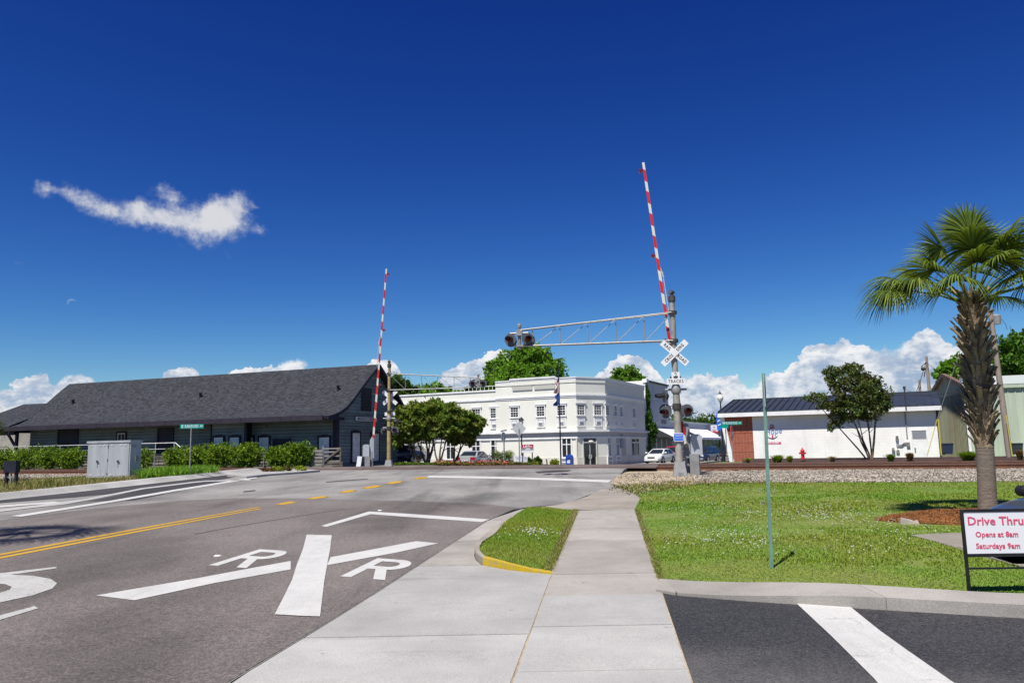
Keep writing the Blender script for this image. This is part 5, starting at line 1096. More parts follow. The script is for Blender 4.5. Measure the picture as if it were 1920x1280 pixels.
b = MB(); b.M = Matrix.Rotation(R_(8), 4, 'Y'); b.box(-.14, .14, -.02, .02, -.1, .85); wp = b.build('marker_post', 'white'); p = D(672, 877, 49.5); wp.location = (p.x-.03, 49.5, .47); tag(wp, 'short leaning white marker post in front of the depot gable', 'marker')

# ------------------------------------------------------------------ signs and street furniture
def sign_post(name, label, cat, loc, rz=0., group=None): return thing(name, label, cat, loc, rz, group)
def street_sign(label, loc, rz, h, blades, words, post='galv', L=1.1, hh=.24):
    t = thing('street_sign', label, 'street sign', loc, rz, 'green street name signs'); b = MB(); b.tube([(0, 0, -.2), (0, 0, h-hh)], .03, 8); b.build('post', post, t)
    b = MB(); b.box(-L/2+blades, L/2+blades, -.012, .012, h-hh, h); bl = b.build('blade', 'sign_green', t)
    a, c, e = words; x = blades
    text(bl, a, .2, (x-L*.40, -.016, h-hh/2), (PI/2, 0, 0), 'sign_white', 'lettering', .004, 0, .002, .9); text(bl, c, .2, (x-L*.01, -.016, h-hh/2), (PI/2, 0, 0), 'sign_white', 'lettering', .001, 0, .002, .66*L/1.1); text(bl, e, .13, (x+L*.40, -.016, h-hh/2), (PI/2, 0, 0), 'sign_white', 'lettering', .003, 0, .002, .8); return t
p = D(355, 897, 37.); z0 = height(p.x, 37); street_sign('green E Railroad street sign on a slim post by the left kerb', (p.x, 37., z0), R_(-2), D(357, 795, 37).z-z0, .03, ('E', 'RAILROAD', 'AV'), L=1.14, hh=.2)
p = D(1364, 868, 47.5); z0 = .3; ws = street_sign('green W Railroad street sign beside the brick wall panel', (p.x, 47.5, z0), R_(-4), D(1364, 790, 47.5).z-z0, .4, ('W', 'RAILROAD', 'AV'), L=1.2, hh=.2)
b = MB(); b.bar((-.3, .03, D(1364, 790, 47.5).z-z0-.3), (.1, -.35, D(1364, 790, 47.5).z-z0-.3), .02, .2); b.build('blade', 'sign_green', ws)
# bare green post on the lawn
gp = Gp(1447, 1065); zg = height(*gp); hp = (D(1431, 700, gp[1]).z-zg)
t = thing('sign_post', 'bare green steel post standing in the lawn, nothing on its front', 'post', (gp[0], gp[1], zg), 0); 
tp = D(1431.5, 700, gp[1]); b = MB(); lean = (tp.x-gp[0]); b.M = Matrix(((1, 0, lean/hp, 0), (0, 1, 0, 0), (0, 0, 1, 0), (0, 0, 0, 1)))
b.prism([(-.022, 0), (-.016, -.018), (.016, -.018), (.022, 0), (.012, 0), (.01, -.01), (-.01, -.01), (-.012, 0)], -.2, hp-.0, 'z'); b.build('post', 'sign_post', t)
b = MB(); b.M = Matrix.Translation((lean, .0, 0)) @ Matrix.Rotation(R_(74), 4, 'Z'); b.box(-.16, .16, .004, .01, hp-.42, hp-.02); sp2 = b.build('sign_plate', 'sign_back', t)
# drive thru board
fb = D(1817.5, 1108, 7.9); zf = height(fb.x, fb.y)
dt = thing('yard_sign', 'white Drive Thru yard sign in a black metal frame by the kerb', 'sign', (fb.x, fb.y, zf), R_(-1.5))
tl = D(1806.5, 955, 7.9); hS = tl.z-zf; wS = .64; sh = (tl.x-fb.x)/hS*.3
b = MB(); b.M = Matrix(((1, 0, sh, 0), (0, 1, .02, 0), (0, 0, 1, 0), (0, 0, 0, 1))); fr = .026
zb_ = D(1815, 1040, 7.9).z-zf; zm = D(1815, 1067, 7.9).z-zf
for x in (0, wS): b.box(x-fr/2, x+fr/2, -fr/2, fr/2, -.12, hS)
for z, th in ((hS-fr, fr), (zb_-.02, fr*1.2), (zm, .016)): b.box(fr/2, wS-fr/2, -fr/2*.9, fr/2*.9, z, z+th)
b.build('frame', 'black', dt)
MS = b.M.copy(); b = MB(); b.M = MS; b.box(fr/2+.001, wS-fr/2-.001, -.006, .006, zb_+.012, hS-fr-.001); bd = b.build('board', 'sign_white', dt); hb = hS-fr-zb_
for s_, sz, f, sx, bo in (('Drive Thru', .115, .78, 1.06, .0018), ('Opens at 8am', .074, .47, 1.0, .0012), ('Saturdays 9am', .074, .20, 1.0, .0012)):
    o = text(bd, s_, sz, (0, 0, 0), (0, 0, 0), 'ink_red', 'lettering', bo, 0, .001); o.scale = (1, 1, 1)
    o.matrix_local = MS @ Matrix.Translation((wS/2, -.009, zb_+hb*f)) @ Matrix.Rotation(PI/2, 4, 'X') @ Matrix.Diagonal((sx, 1, 1, 1))
# grey signal cabinet
c0, c1 = D(162, 897, 38.6), D(242, 899, 37.4); rz = math.atan2(c1.y-c0.y, c1.x-c0.x); wc = (c1-c0).length; zc0 = height(c0.x, c0.y)
cb = thing('signal_cabinet', 'large grey steel double door signal cabinet with rust spots on the verge', 'cabinet', (c0.x, c0.y, zc0), rz); hc_ = D(200, 826, 38).z-zc0
b = MB(); b.box(0, wc, 0, .6, .02, hc_-.1); b.build('body', 'cab', cb); b = MB(); b.box(-.04, wc+.04, -.06, .65, hc_-.1, hc_); b.build('lid', 'cab', cb); b = MB(); b.box(-.1, wc+.1, -.12, .7, -.3, .02); b.build('plinth', 'concrete_old', cb)
for k in range(2):
    x0, x1 = .05+k*(wc-.1)/2+.01, .05+(k+1)*(wc-.1)/2-.01; b = MB(); b.box(x0, x1, -.035, 0, .1, hc_-.16); dd = b.build('door', 'cab', cb)
    xm = (x0+x1)/2; b = MB(); b.lathe([(.02, -.09), (.05, -.085), (.06, -.035)], (xm, 0, hc_*.47), 10, 'y'); b.bar((xm, -.08, hc_*.47), (xm+.14, -.08, hc_*.45), .03, .03); b.build('handle', 'steel_dark', dd)
    for fx in (.18, .62, .82): 
        for fz in (.12, .88): b = MB(); b.box(x0+(x1-x0)*fx-.07, x0+(x1-x0)*fx+.07, -.05, -.035, hc_*fz-.03, hc_*fz+.03); b.build('louvre', 'alum', dd)
    for fz in (.15, .5, .85): b = MB(); b.tube([(x0-.0 if k else x1, -.04, hc_*fz-.06), (x0 if k else x1, -.04, hc_*fz+.06)], .018, 6); b.build('hinge', 'steel_dark', dd)
    b = MB(); b.box(xm-.02, xm+.03, -.037, -.0355, hc_*.3, hc_*.42); b.build('rust_streak', 'rust_spot', dd)
b = MB(); b.box(wc+.001, wc+.06, .25, .45, hc_*.45, hc_*.6); b.box(wc+.001, wc+.03, .12, .3, hc_*.82, hc_*.88); b.build('latch', 'galv', cb)
# dark relay stand at the far left
p0 = D(10, 905, 34.5); z0 = height(p0.x, p0.y); rs = thing('relay_stand', 'small dark blue box standing on two posts in the left verge', 'utility box', (p0.x, p0.y, z0), R_(-12)); hh = D(20, 864, 34.5).z-z0
b = MB(); b.box(-.02, .6, -.12, .12, hh*.55, hh); b.build('box', 'navy_trim', rs); b = MB()
for x in (0, .5): b.box(x, x+.1, -.06, .06, -.2, hh*.55)
b.build('post', 'navy_trim', rs); b = MB(); b.box(.1, .5, -.03, .03, .35, .4); b.box(.27, .32, -.04, .02, -.1, hh*.55); b.build('brace', 'galv', rs)
# street lamps
def street_lamp(label, loc, h, acorn=True):
    t = thing('street_lamp', label, 'street lamp', loc, 0, 'black posts with lantern heads'); b = MB(); b.lathe([(.16, 0), (.15, .5), (.09, .65), (.06, 1.2), (.05, h-.9), (.09, h-.85)], n=10); b.build('post', 'black', t)
    b = MB(); b.lathe([(.08, h-.85), (.19, h-.45), (.17, h-.3)] if not acorn else [(.09, h-.85), (.24, h-.6), (.25, h-.45), (.15, h-.25)], n=10); b.build('globe', 'lamp_glass', t)
    b = MB(); b.lathe([(.27, h-.3), (.14, h-.14), (.05, h-.06), (.02, h)] if not acorn else [(.16, h-.25), (.1, h-.14), (.04, h-.1), (.02, h+.05)], n=10); b.build('cap', 'black', t); return t
p = D(979, 875, 66.); street_lamp('black street lamp with lantern head behind the diamond sign', (p.x, 66, height(p.x, 66)), D(979, 781, 66).z-height(p.x, 66), False)
p = D(1357, 868, 60.); street_lamp('black street lamp with pale acorn globe left of the metal roof', (p.x, 60, height(p.x, 60)), D(1356, 733, 60).z-height(p.x, 60), True)
# backs of road signs before the bank
def pole_sign(name, label, px, py0, pyt, y, shape, m_, rz=0, post='galv', lean=0.):
    p = D(px, py0, y); z0 = height(p.x, y); t = thing(name, label, 'road sign', (p.x, y, z0), R_(rz)); zt = D(px, pyt, y).z-z0; b = MB(); b.box(-.05, .05, -.03, .03, -.2, zt); b.build('post', post, t); b = MB(); b.prism([(x, zt+z) for x, z in shape], .035, .055, 'y'); b.build('plate', m_, t); return t, zt
dz = .57
pole_sign('diamond_sign', 'diamond road sign seen from behind on a wide grey post', 974.5, 874, 803.5, 60., [(0, -dz), (dz, 0), (0, dz), (-dz, 0)], 'sign_back')
oc = [(.38*math.cos(PI/8+k*PI/4), .38*math.sin(PI/8+k*PI/4)) for k in range(8)]
t, zt = pole_sign('stop_sign', 'octagonal sign turned nearly edge on before the palmetto clump', 945.5, 868, 818, 62., oc, 'sign_back', 60); 
b = MB(); b.M = Matrix.Rotation(R_(-60), 4, 'Z'); b.bar((-.25, .0, zt+.42), (.25, .0, zt+.5), .02, .14); b.build('blade', 'sign_grey', t)
p = D(1374.5, 868, 49.5); z0 = .3; zt = D(1374, 812, 49.5).z-z0; ps = thing('stop_sign', 'red sign turned nearly edge on in front of the brick panel', 'road sign', (p.x, 49.5, z0), R_(62)); b = MB(); b.tube([(0, 0, -.3), (0, 0, zt+.5)], .03, 6); b.build('post', 'galv', ps)
b = MB(); b.prism([(x*1.1, zt+z*1.35) for x, z in oc], -.05, -.03, 'y'); pl_ = b.build('plate', 'sign_red', ps); b = MB(); b.box(-.25, .25, -.055, -.05, zt-.1, zt+.1); b.build('legend', 'sign_white', pl_)
b = MB(); b.M = Matrix.Rotation(R_(-62), 4, 'Z'); b.mat('sign_black').box(-.25, .3, -.03, .0, zt+.56, zt+.7); b.mat('sign_white').box(-.12, .12, -.035, -.03, zt+.58, zt+.68); b.build('blade', None, ps)
# estate agent sign and yard signs
p = D(991, 874, 64.); z0 = height(p.x, 64); ra = thing('property_sign', 'crimson and grey property sign on two dark posts before the bank', 'sign', (p.x, 64, z0), R_(-8)); zz = lambda py: D(991, py, 64).z-z0; hw = .5
x0, x1 = D(978, 850, 64).x-p.x, D(1000.5, 850, 64).x-p.x
b = MB(); b.mat('sign_crimson').box(x0, x1, -.03, .03, zz(839.6), zz(833)); b.mat('sign_grey').box(x0, x1, -.03, .03, zz(843.8), zz(839.6)+.0); b.mat('sign_white').box(x0, x1, -.03, .03, zz(848.3), zz(843.8)); bd2 = b.build('board', None, ra)
text(bd2, 'LA', .3, (x0+.3, -.036, zz(836.5)), (PI/2, 0, 0), 'sign_white', 'lettering', .012, .1, .002); 
for xa_, xb_, zz_ in ((x0+.5, x0+.66, 835.5), (x0+.5, x1-.1, 837.5), (x0+.35, x1-.3, 841), (x0+.3, x1-.25, 842.8)): b = MB(); b.box(xa_, xb_, -.035, -.03, zz(zz_), zz(zz_)+.055); b.build('text_line', 'sign_white', bd2)
b = MB(); b.box(x0+.08, x0+.16, -.02, .04, -.3, zz(848)); b.box(x1-.16, x1-.06, -.02, .04, -.3, zz(848)); b.build('post', 'wood_dark', ra)
for (pa, pb, pt, pbm, y, lab, r) in ((963.5, 980.5, 853.5, 866, 60.5, 'left white yard sign with faint print in the flower bed', -4), (981, 989, 855.5, 866, 61.5, 'right white yard sign standing behind its neighbour', 10)):
    a_, c_ = D(pa, 860, y), D(pb, 860, y); z0 = height(a_.x, y); t = thing('yard_sign', lab, 'sign', (a_.x, y, z0), R_(r), 'small white yard signs'); w = c_.x-a_.x
    b = MB(); b.box(0, w, -.01, .01, D(pa, pbm, y).z-z0, D(pa, pt, y).z-z0); bo = b.build('board', 'sign_white', t); 
    for fa, fb, pz in ((.15, .8, 857), (.3, .7, 860)): b = MB(); b.box(w*fa, w*fb, -.014, -.01, D(pa, pz, y).z-z0-.04, D(pa, pz, y).z-z0); b.build('text_line', 'sign_grey', bo)
    b = MB(); b.tube([(w*.1, .02, -.2), (w*.1, .02, .6)], .012, 5); b.tube([(w*.9, .02, -.2), (w*.9, .02, .6)], .012, 5); b.build('stake', 'steel_dark', t)
# flagpole with two flags
p = D(1052, 876, 68.); z0 = height(p.x, 68); fp = thing('flagpole', 'dark flagpole in front of the bank with two limp flags', 'flagpole', (p.x, 68, z0), 0); zt = D(1048.5, 675, 68).z-z0
b = MB(); b.tube([(0, 0, 0), (0, 0, zt)], [.07, .04], 8); b.ball((0, 0, zt+.06), .09); b.build('pole', 'black', fp)
def limp_flag(name, za, zb, w, m_, parent, stripes=None):
    n, k_ = 12, 8; b = MB(); vs = []
    for i in range(n+1):
        f = i/n
        for j in range(k_+1):
            u = j/k_; x = -.05-u*w*(.55+.45*f)+.12*math.sin(f*7+u*5)*u; y = .18*math.sin(u*9+f*3)*u; vs.append((x, y, za+(zb-za)*f-u*.45*(1-f)-.1*u))
    for i in range(n):
        for j in range(k_):
            mm = m_ if not stripes else stripes(i, j); b.mat(mm); b.f.append((i*(k_+1)+j, i*(k_+1)+j+1, (i+1)*(k_+1)+j+1, (i+1)*(k_+1)+j)); b.mi.append(b.cur); b.sm.append(True)
    b.v = vs; return b.build(name, None if stripes else m_, parent, fix=False)
zf_ = lambda py: D(1050, py, 68).z-z0
limp_flag('flag', zf_(704), zf_(736), .32, 'flag_white', fp, lambda i, j: 'flag_navy' if (j < 3 and i < 4) else ('flag_red' if j % 2 else 'flag_white'))
limp_flag('flag', zf_(731), zf_(759), .42, 'flag_navy', fp)
# postbox
p = D(1068.5, 876, 73.); z0 = height(p.x, 73); pb_ = thing('post_box', 'rounded blue street mailbox beside the bank corner', 'mailbox', (p.x, 73, z0), R_(-20)); b = MB(); b.box(-.3, .3, -.3, .3, .22, .92)
n = 8; b.prism([(.3*math.cos(PI*k/n), .92+.3*math.sin(PI*k/n)) for k in range(n+1)], -.3, .3, 'y'); b.build('body', 'mail_blue', pb_); b = MB()
for x in (-.26, .22): 
    for y in (-.26, .22): b.box(x, x+.05, y, y+.05, 0, .22)
b.build('leg', 'mail_blue', pb_); b = MB(); b.box(-.16, .12, -.312, -.3, .42, .6); b.bar((-.12, -.314, .64), (.14, -.314, .7), .01, .06); b.build('emblem', 'sign_white', pb_)
b = MB(); b.box(-.22, .22, -.33, -.3, .8, .86); b.build('handle', 'steel_dark', pb_)
# hydrant
p = D(1505.5, 859, 46.5); z0 = D(1505, 860, 46.5).z; hy = thing('fire_hydrant', 'red fire hydrant in front of the white painted wall', 'hydrant', (p.x, 46.5, z0), 0); b = MB(); b.lathe([(.15, 0), (.15, .06), (.1, .07), (.1, .42), (.13, .44), (.13, .48), (.1, .54), (.03, .6), (.03, .66)], n=12); b.build('barrel', 'hydrant', hy); b = MB(); b.tube([(-.2, 0, .34), (.2, 0, .34)], .055, 8); b.tube([(0, -.17, .32), (0, 0, .32)], .07, 8); b.build('outlet', 'hydrant', hy)
# wheeled bins
def bin_(label, px, py, y, m_, rz): 
    p = D(px, py, y); z0 = p.z; t = thing('wheeled_bin', label, 'bin', (p.x, y, z0), R_(rz), 'wheeled rubbish bins'); b = MB(); b.add([(-.24, -.28, .06), (.24, -.28, .06), (.24, .28, .06), (-.24, .28, .06), (-.3, -.36, .98), (.3, -.36, .98), (.3, .36, .98), (-.3, .36, .98)], [(0, 1, 5, 4), (1, 2, 6, 5), (2, 3, 7, 6), (3, 0, 4, 7), (0, 3, 2, 1)]); b.build('body', m_, t)
    b = MB(); b.box(-.33, .33, -.4, .38, .98, 1.03); b.box(-.28, .28, -.34, .3, 1.03, 1.07); b.build('lid', m_, t)
    for x in (-.27, .27): b = MB(); b.lathe([(.02, -.03), (.12, -.03), (.12, .03), (.02, .03)], (x, .28, .12), 10, 'x'); b.build('wheel', 'tyre', t)
    return t
bb = bin_('navy wheeled bin with pale lid beside the yellow guy guard', 1776, 852, 44.2, 'bin_blue', 80); b = MB(); b.box(-.1, .1, -.34, -.325, .5, .7); b.build('label_panel', 'sign_back', bb)
bb.scale = (.8, .8, .6)
bn2 = bin_('dark green wheeled bin near the utility pole at the right', 1907, 852, 43.5, 'bin_green', 70)
bn2.scale = (.8, .8, .6)
# utility poles and guys
def upole(label, px0, py0, px1, py1, y, r, extra=0.):
    a_, c_ = D(px0, py0, y), D(px1, py1, y); t = thing('utility_pole', label, 'utility pole', a_, 0, 'wooden utility poles'); v = c_-a_; b = MB(); b.tube([(0, 0, -.5), v*(1+extra)], [r, r*.72], 10); b.build('pole', 'wood_pole', t); return t, v*(1+extra)
t, v = upole('wooden utility pole rising behind the palm trunk', 1893, 852, 1857, 585, 43., .17, .02)
b = MB(); b.lathe([(.02, 0), (.2, .03), (.22, .5), (.1, .6)], (v.x+.25, v.y-.1, v.z-.9), 10); b.build('transformer', 'galv', t)
b = MB()
for k in range(3):
    a0 = k*1.3; b.tube([(v.x+.35+.5*math.cos(a0+i*.5)+.1*k, v.y, v.z-1.2+.7*math.sin(a0+i*.5)) for i in range(9)], .012, 5)
b.build('cable_loop', 'black', t)
t2, v2 = upole('far utility pole with fittings behind the ridge of the metal roof', 1743, 740, 1737, 668, 75., .16); b = MB(); b.tube([v2+Vector((-.6, 0, -1.0)), v2+Vector((0, 0, -.5)), v2+Vector((-.4, 0, -2.))], .05, 5); b.ball(tuple(v2+Vector((-.45, 0, -1.2))), .2); b.build('insulator', 'steel_dark', t2)
t3, v3 = upole('short wooden pole stub behind the metal roof', 1724.5, 740, 1724, 712, 76., .14)
b = MB(); 
def wire_sag(p, q, s_, r=.012): p, q = Vector(p), Vector(q); return [p+(q-p)*k/10-Vector((0, 0, s_*4*(k/10)*(1-k/10))) for k in range(11)]
pt = D(1736, 678, 75); q1 = D(1718, 735, 76); b.tube(wire_sag(pt, q1, .1), .03, 4); b.tube(wire_sag(pt, D(1780, 700, 70), .3), .02, 4)
o = b.build('overhead_wire', 'black'); tag(o, 'thin dark wires running from the far utility pole to the roof', 'wire')
b = MB(); gA = D(1757, 786, 44.); gT = D(1806, 640, 43.2); b.tube([D(1738, 855, 44.2), gA], .022, 6); b.build('guy_guard', 'yellow'); 
for o in [bpy.data.objects['guy_guard']]: tag(o, 'slanting yellow guy wire guard in front of the white wall', 'guy guard', 'yellow guy wire guards')
b = MB(); b.tube([D(1765, 853, 44.), D(1759, 785, 44.)], .038, 6); o = b.build('guy_guard', 'yellow'); tag(o, 'upright yellow guard at the corner beside the navy bin', 'guy guard', 'yellow guy wire guards')
b = MB(); b.tube([D(1898, 855, 42.6), D(1886.5, 778, 42.6)], .035, 6); o = b.build('guy_guard', 'yellow'); tag(o, 'bright yellow guard leaning beside the utility pole behind the palm', 'guy guard', 'yellow guy wire guards')
b = MB(); b.tube([gA, gT], .012, 5); o = b.build('guy_wire', 'galv'); tag(o, 'steel guy wire slanting up from the yellow guard behind the palm', 'wire')
b = MB(); b.tube(wire_sag(D(1640, 735, 48), D(1790, 735, 44), .2), .012, 4); b.tube(wire_sag(D(1698, 730, 46), D(1800, 742, 43), .25), .012, 4); o = b.build('service_wire', 'black'); tag(o, 'service wires sagging across the metal roof', 'wire')

# ------------------------------------------------------------------ fences on the left
FA = Q2xy(48.1, -14.8); FB = Q2xy(48.1, -44)
fr_ = thing('ramp_railing', 'pale pipe railing on top of the depot ramp', 'railing', (0, 0, 0)); zr = D(200, 835, 57).z
def fpt(px, y_q, z): # on the line q = y_q
    d = ray(px, 850); u = d.x/d.y; y = y_q/(1+.405*u); return Vector((u*y, y, z))
zrail = D(160, 834, fpt(160, 48.9, 0).y).z
b = MB(); b.tube([fpt(-40, 48.9, zrail), fpt(328, 48.9, zrail-.0), fpt(338, 48.9, zrail-.35), fpt(362, 48.9, zrail-.9)], .035, 6); b.build('top_rail', 'alum', fr_)
b = MB(); b.tube([fpt(-40, 48.9, zrail-.45), fpt(335, 48.9, zrail-.45)], .028, 6); b.build('mid_rail', 'alum', fr_)
for px in (-10, 46, 112, 146, 205, 262, 291, 326): b = MB(); b.tube([fpt(px, 48.9, .3), fpt(px, 48.9, zrail)], .03, 6); b.build('post', 'alum', fr_)
dk = thing('wooden_ramp', 'low weathered timber ramp and boards along the depot front', 'ramp', (0, 0, 0))
for k in range(5):
    z = .5+k*.24
    for px0, px1 in ((-40, 70), (72, 165), (167, 270), (272, 372), (374, 470), (472, 560)):
        b = MB(); b.bar(fpt(px0+.5, 49.3, z), fpt(px1-.5, 49.3, z), .05, .17+.02*(k % 2)); b.build('board', 'wood_dark' if k % 2 else 'wood_grey', dk)
for px in range(-30, 560, 48): b = MB(); b.bar(fpt(px, 49.4, 0), fpt(px, 49.4, 1.75), .14, .14); b.build('post', 'wood_dark', dk)
wf = thing('wire_fence', 'low wire fence with thin steel posts overgrown by shrubs', 'fence', (0, 0, 0))
for px in (40, 78, 125, 175, 290, 345, 395, 444, 495, 575): b = MB(); b.tube([fpt(px, 47.9, .2), fpt(px, 47.9, 1.75)], .03, 6); b.build('post', 'galv', wf)
b = MB()
for k in range(6): b.tube([fpt(-40, 47.9, .55+k*.22), fpt(575, 47.9, .55+k*.22)], .008, 4)
b.build('wire', 'galv', wf)
sf = thing('slat_fence', 'grey weathered slat fence and gate at the end of the hedge', 'fence', (0, 0, 0))
for k in range(6):
    z = .55+k*.23; b = MB(); b.bar(fpt(584, 48.2, z), fpt(605.5, 48.2, z), .04, .16); b.build('slat', 'wood_grey', sf)
for px in (584, 606): b = MB(); b.bar(fpt(px, 48.3, .1), fpt(px, 48.3, 2.0), .13, .13); b.build('post', 'wood_grey', sf)
for z in (1.0, 1.35, 1.62, 1.85): b = MB(); b.bar(fpt(607.5, 48.2, z), fpt(638, 48.2, z), .04, .1); b.build('slat', 'wood_grey', sf)
b = MB(); b.bar(fpt(607.5, 48.1, 1.0), fpt(637, 48.1, 1.8), .04, .12); b.build('brace', 'wood_dark', sf); b = MB(); b.bar(fpt(638.5, 48.2, .3), fpt(638.5, 48.2, 1.95), .1, .1); b.build('post', 'wood_dark', sf)
for z in (.72, .9): b = MB(); b.bar(fpt(607.5, 48.2, z), fpt(643, 48.2, z), .04, .12); b.build('slat', 'wood_dark', sf)

# ------------------------------------------------------------------ vehicles
def car(label, loc, rz, paint_, style='sedan', group='parked cars', detail=True):
    t = thing('parked_car', label, 'car', loc, rz, group)
    if style == 'sedan': L, Wd, H, zb, hood, belt, cab = 4.7, 1.8, 1.44, .2, .92, .96, (-1.85, -1.1, .35, 1.25)
    elif style == 'suv': L, Wd, H, zb, hood, belt, cab = 4.6, 1.86, 1.72, .26, 1.08, 1.08, (-2.2, -1.95, .55, 1.3)
    elif style == 'low': L, Wd, H, zb, hood, belt, cab = 4.5, 1.76, 1.38, .18, .87, .88, (-1.75, -.95, .2, 1.08)
    else: L, Wd, H, zb, hood, belt, cab = 5.4, 1.95, 1.82, .35, 1.15, 1.15, (-.95, -.75, .75, 1.35)
    h = Wd/2; deck = belt+.06 if style in ('sedan', 'low') else belt
    st = [(-L/2, h*.80, zb+.2, deck-.22), (-L/2+.06, h*.93, zb+.05, deck-.03), (-L*.36, h*.99, zb, deck), (-L*.12, h, zb, belt), (L*.1, h, zb, belt), (L*.27, h, zb, hood+.02), (L*.40, h*.97, zb, hood-.08), (L*.47, h*.88, zb+.05, hood-.2), (L/2, h*.72, zb+.18, hood-.36)]
    b = MB(); ring = lambda x, w, a, c: [(x, -w*.88, a), (x, -w*.99, a+.12), (x, -w, (a+c)/2), (x, -w*.95, c-.1), (x, -w*.80, c-.01), (x, -w*.4, c+.025), (x, 0, c+.035), (x, w*.4, c+.025), (x, w*.80, c-.01), (x, w*.95, c-.1), (x, w, (a+c)/2), (x, w*.99, a+.12), (x, w*.88, a)]
    vs = []; n = 13
    for s_ in st: vs += ring(*s_)
    fs = [(i*n+k, i*n+k+1, (i+1)*n+k+1, (i+1)*n+k) for i in range(len(st)-1) for k in range(n-1)]+[(i*n, (i+1)*n, (i+1)*n+n-1, i*n+n-1) for i in range(len(st)-1)]
    b.add(vs, fs, True); b.add(vs[:n], [tuple(range(n))]); b.add(vs[-n:], [tuple(range(n))[::-1]]); bo_ = b.build('body', paint_, t)
    if style == 'low':
        for p_ in bo_.data.polygons: p_.use_smooth = True
        sb_ = bo_.modifiers.new('round', 'SUBSURF'); sb_.levels = sb_.render_levels = 2
    x0, x1, x2, x3 = cab; wb, wt_ = h*.93, h*.72; z0, z1 = belt-.02, H
    cv = [(x0, -wb, z0), (x3, -wb, z0), (x3, wb, z0), (x0, wb, z0), (x1, -wt_, z1-.05), (x2, -wt_, z1-.05), (x2, wt_, z1-.05), (x1, wt_, z1-.05), (x1+.1, -wt_*.8, z1), (x2-.15, -wt_*.8, z1), (x2-.15, wt_*.8, z1), (x1+.1, wt_*.8, z1)]
    b = MB(); b.add(cv, [(0, 1, 5, 4), (1, 2, 6, 5), (2, 3, 7, 6), (3, 0, 4, 7), (4, 5, 9, 8), (5, 6, 10, 9), (6, 7, 11, 10), (7, 4, 8, 11), (8, 9, 10, 11)], True); b.build('cabin', paint_, t)
    V = [Vector(c) for c in cv]
    def pane(i, j, k, l, nm, i0=.07, i1=.07, ib=.06, it=.08):
        A, B_, C, D_ = V[i], V[j], V[k], V[l]; P = lambda u, v: (A*(1-u)+B_*u)*(1-v)+(D_*(1-u)+C*u)*v; nrm = (B_-A).cross(D_-A).normalized()*.012
        q = [P(i0, ib), P(1-i1, ib), P(1-i1, 1-it), P(i0, 1-it)]; b = MB(); b.add([p+nrm for p in q], [(0, 1, 2, 3)]); b.build(nm, 'carglass', t, fix=False)
    pane(1, 2, 6, 5, 'windscreen'); pane(3, 0, 4, 7, 'rear_window')
    for (i, j, k, l) in ((0, 1, 5, 4), (2, 3, 7, 6)):
        pane(i, j, k, l, 'side_window', .06 if i == 0 else .53, .53 if i == 0 else .06); pane(i, j, k, l, 'side_window', .5 if i == 0 else .06, .06 if i == 0 else .5)
    R0 = .32 if style in ('sedan', 'low') else .38
    for x in (-L*.29, L*.31):
        for s_ in (-1, 1):
            c = (x, s_*(h-.1), R0); b = MB(); b.lathe([(R0*.62, -.115), (R0*.95, -.12), (R0, -.08), (R0, .08), (R0*.95, .12), (R0*.62, .115)], c, 20, 'y'); w = b.build('wheel', 'tyre', t); b = MB(); b.lathe([(.03, s_*.123), (R0*.3, s_*.118), (R0*.62, s_*.116)], c, 14, 'y'); b.build('rim', 'rim', w)
            b = MB(); a0 = R0+.02; yy = s_*(h+.004); b.add([(x+r*math.cos(PI*k/10), yy, R0+r*math.sin(PI*k/10)) for k in range(11) for r in (a0, a0+.07)], [(2*k, 2*k+1, 2*k+3, 2*k+2) for k in range(10)]); b.build('wheel_arch', 'black', t, fix=False)
    for s_ in (-1, 1):
        b = MB(); b.cbox((L*(.44 if style == 'low' else .475), s_*h*.6, hood-(.26 if style == 'low' else .3)), (.12, .34, .15)); b.build('headlight', 'headlamp', t); b = MB(); b.cbox((-L*.488, s_*h*.74, deck-.22), (.14, .42, .24)); b.build('taillight', 'taillamp', t)
        b = MB(); mz_ = belt+(.02 if style == 'low' else .08); b.lathe([(.05, -.1), (.075, -.07), (.08, .05), (.06, .1)], (x3-.2, s_*(h+.12), mz_), 12, 'y'); b.bar((x3-.2, s_*(h*.9), mz_-.06), (x3-.2, s_*(h+.1), mz_-.03), .04, .03); b.build('mirror', paint_ if paint_ != 'car_slate' else 'black', t)
    b = MB(); b.box(L/2-.14, L/2+.03, -h*.78, h*.78, zb+.08, zb+.3); b.box(-L/2-.04, -L/2+.14, -h*.8, h*.8, zb+.08, zb+.32); b.build('bumper', paint_ if style in ('sedan', 'low') else 'rim', t)
    b = MB(); b.box(L/2-.1, L/2+.012, -h*.42, h*.42, hood-.42, hood-.26); b.build('radiator_grille', 'black', t); b = MB(); b.box(-L/2-.05, -L/2-.035, -.26, .26, zb+.35, zb+.5); b.build('number_plate', 'sign_white', t)
    return t
def carpos(px, y, dz=0.): p = D(px, 870, y); return (p.x, y, height(p.x, y)+.03+dz)
car('white sedan parked nose on, left of the signal mast', carpos(1238, 79), R_(-122), 'car_white')
car('red pickup parked behind the white sedan, half hidden by the mast', carpos(1268, 86), R_(-118), 'car_red', 'pickup')
car('dark blue hatchback parked under the right white awning', carpos(1322, 84), R_(-125), 'car_navy', 'suv')
car('dark car far along the street beside the lamp post', carpos(1364, 90), R_(-115), 'car_black', 'suv')
car('silver sedan seen from behind in front of the bank wall', carpos(891, 67.5), R_(72), 'car_silver')
car('dark pickup half hidden behind the left signal mast', carpos(735, 65), R_(15), 'car_navy', 'pickup')
car('silver estate behind the crape myrtle trunks on the left', carpos(775, 70), R_(80), 'car_silver', 'suv')
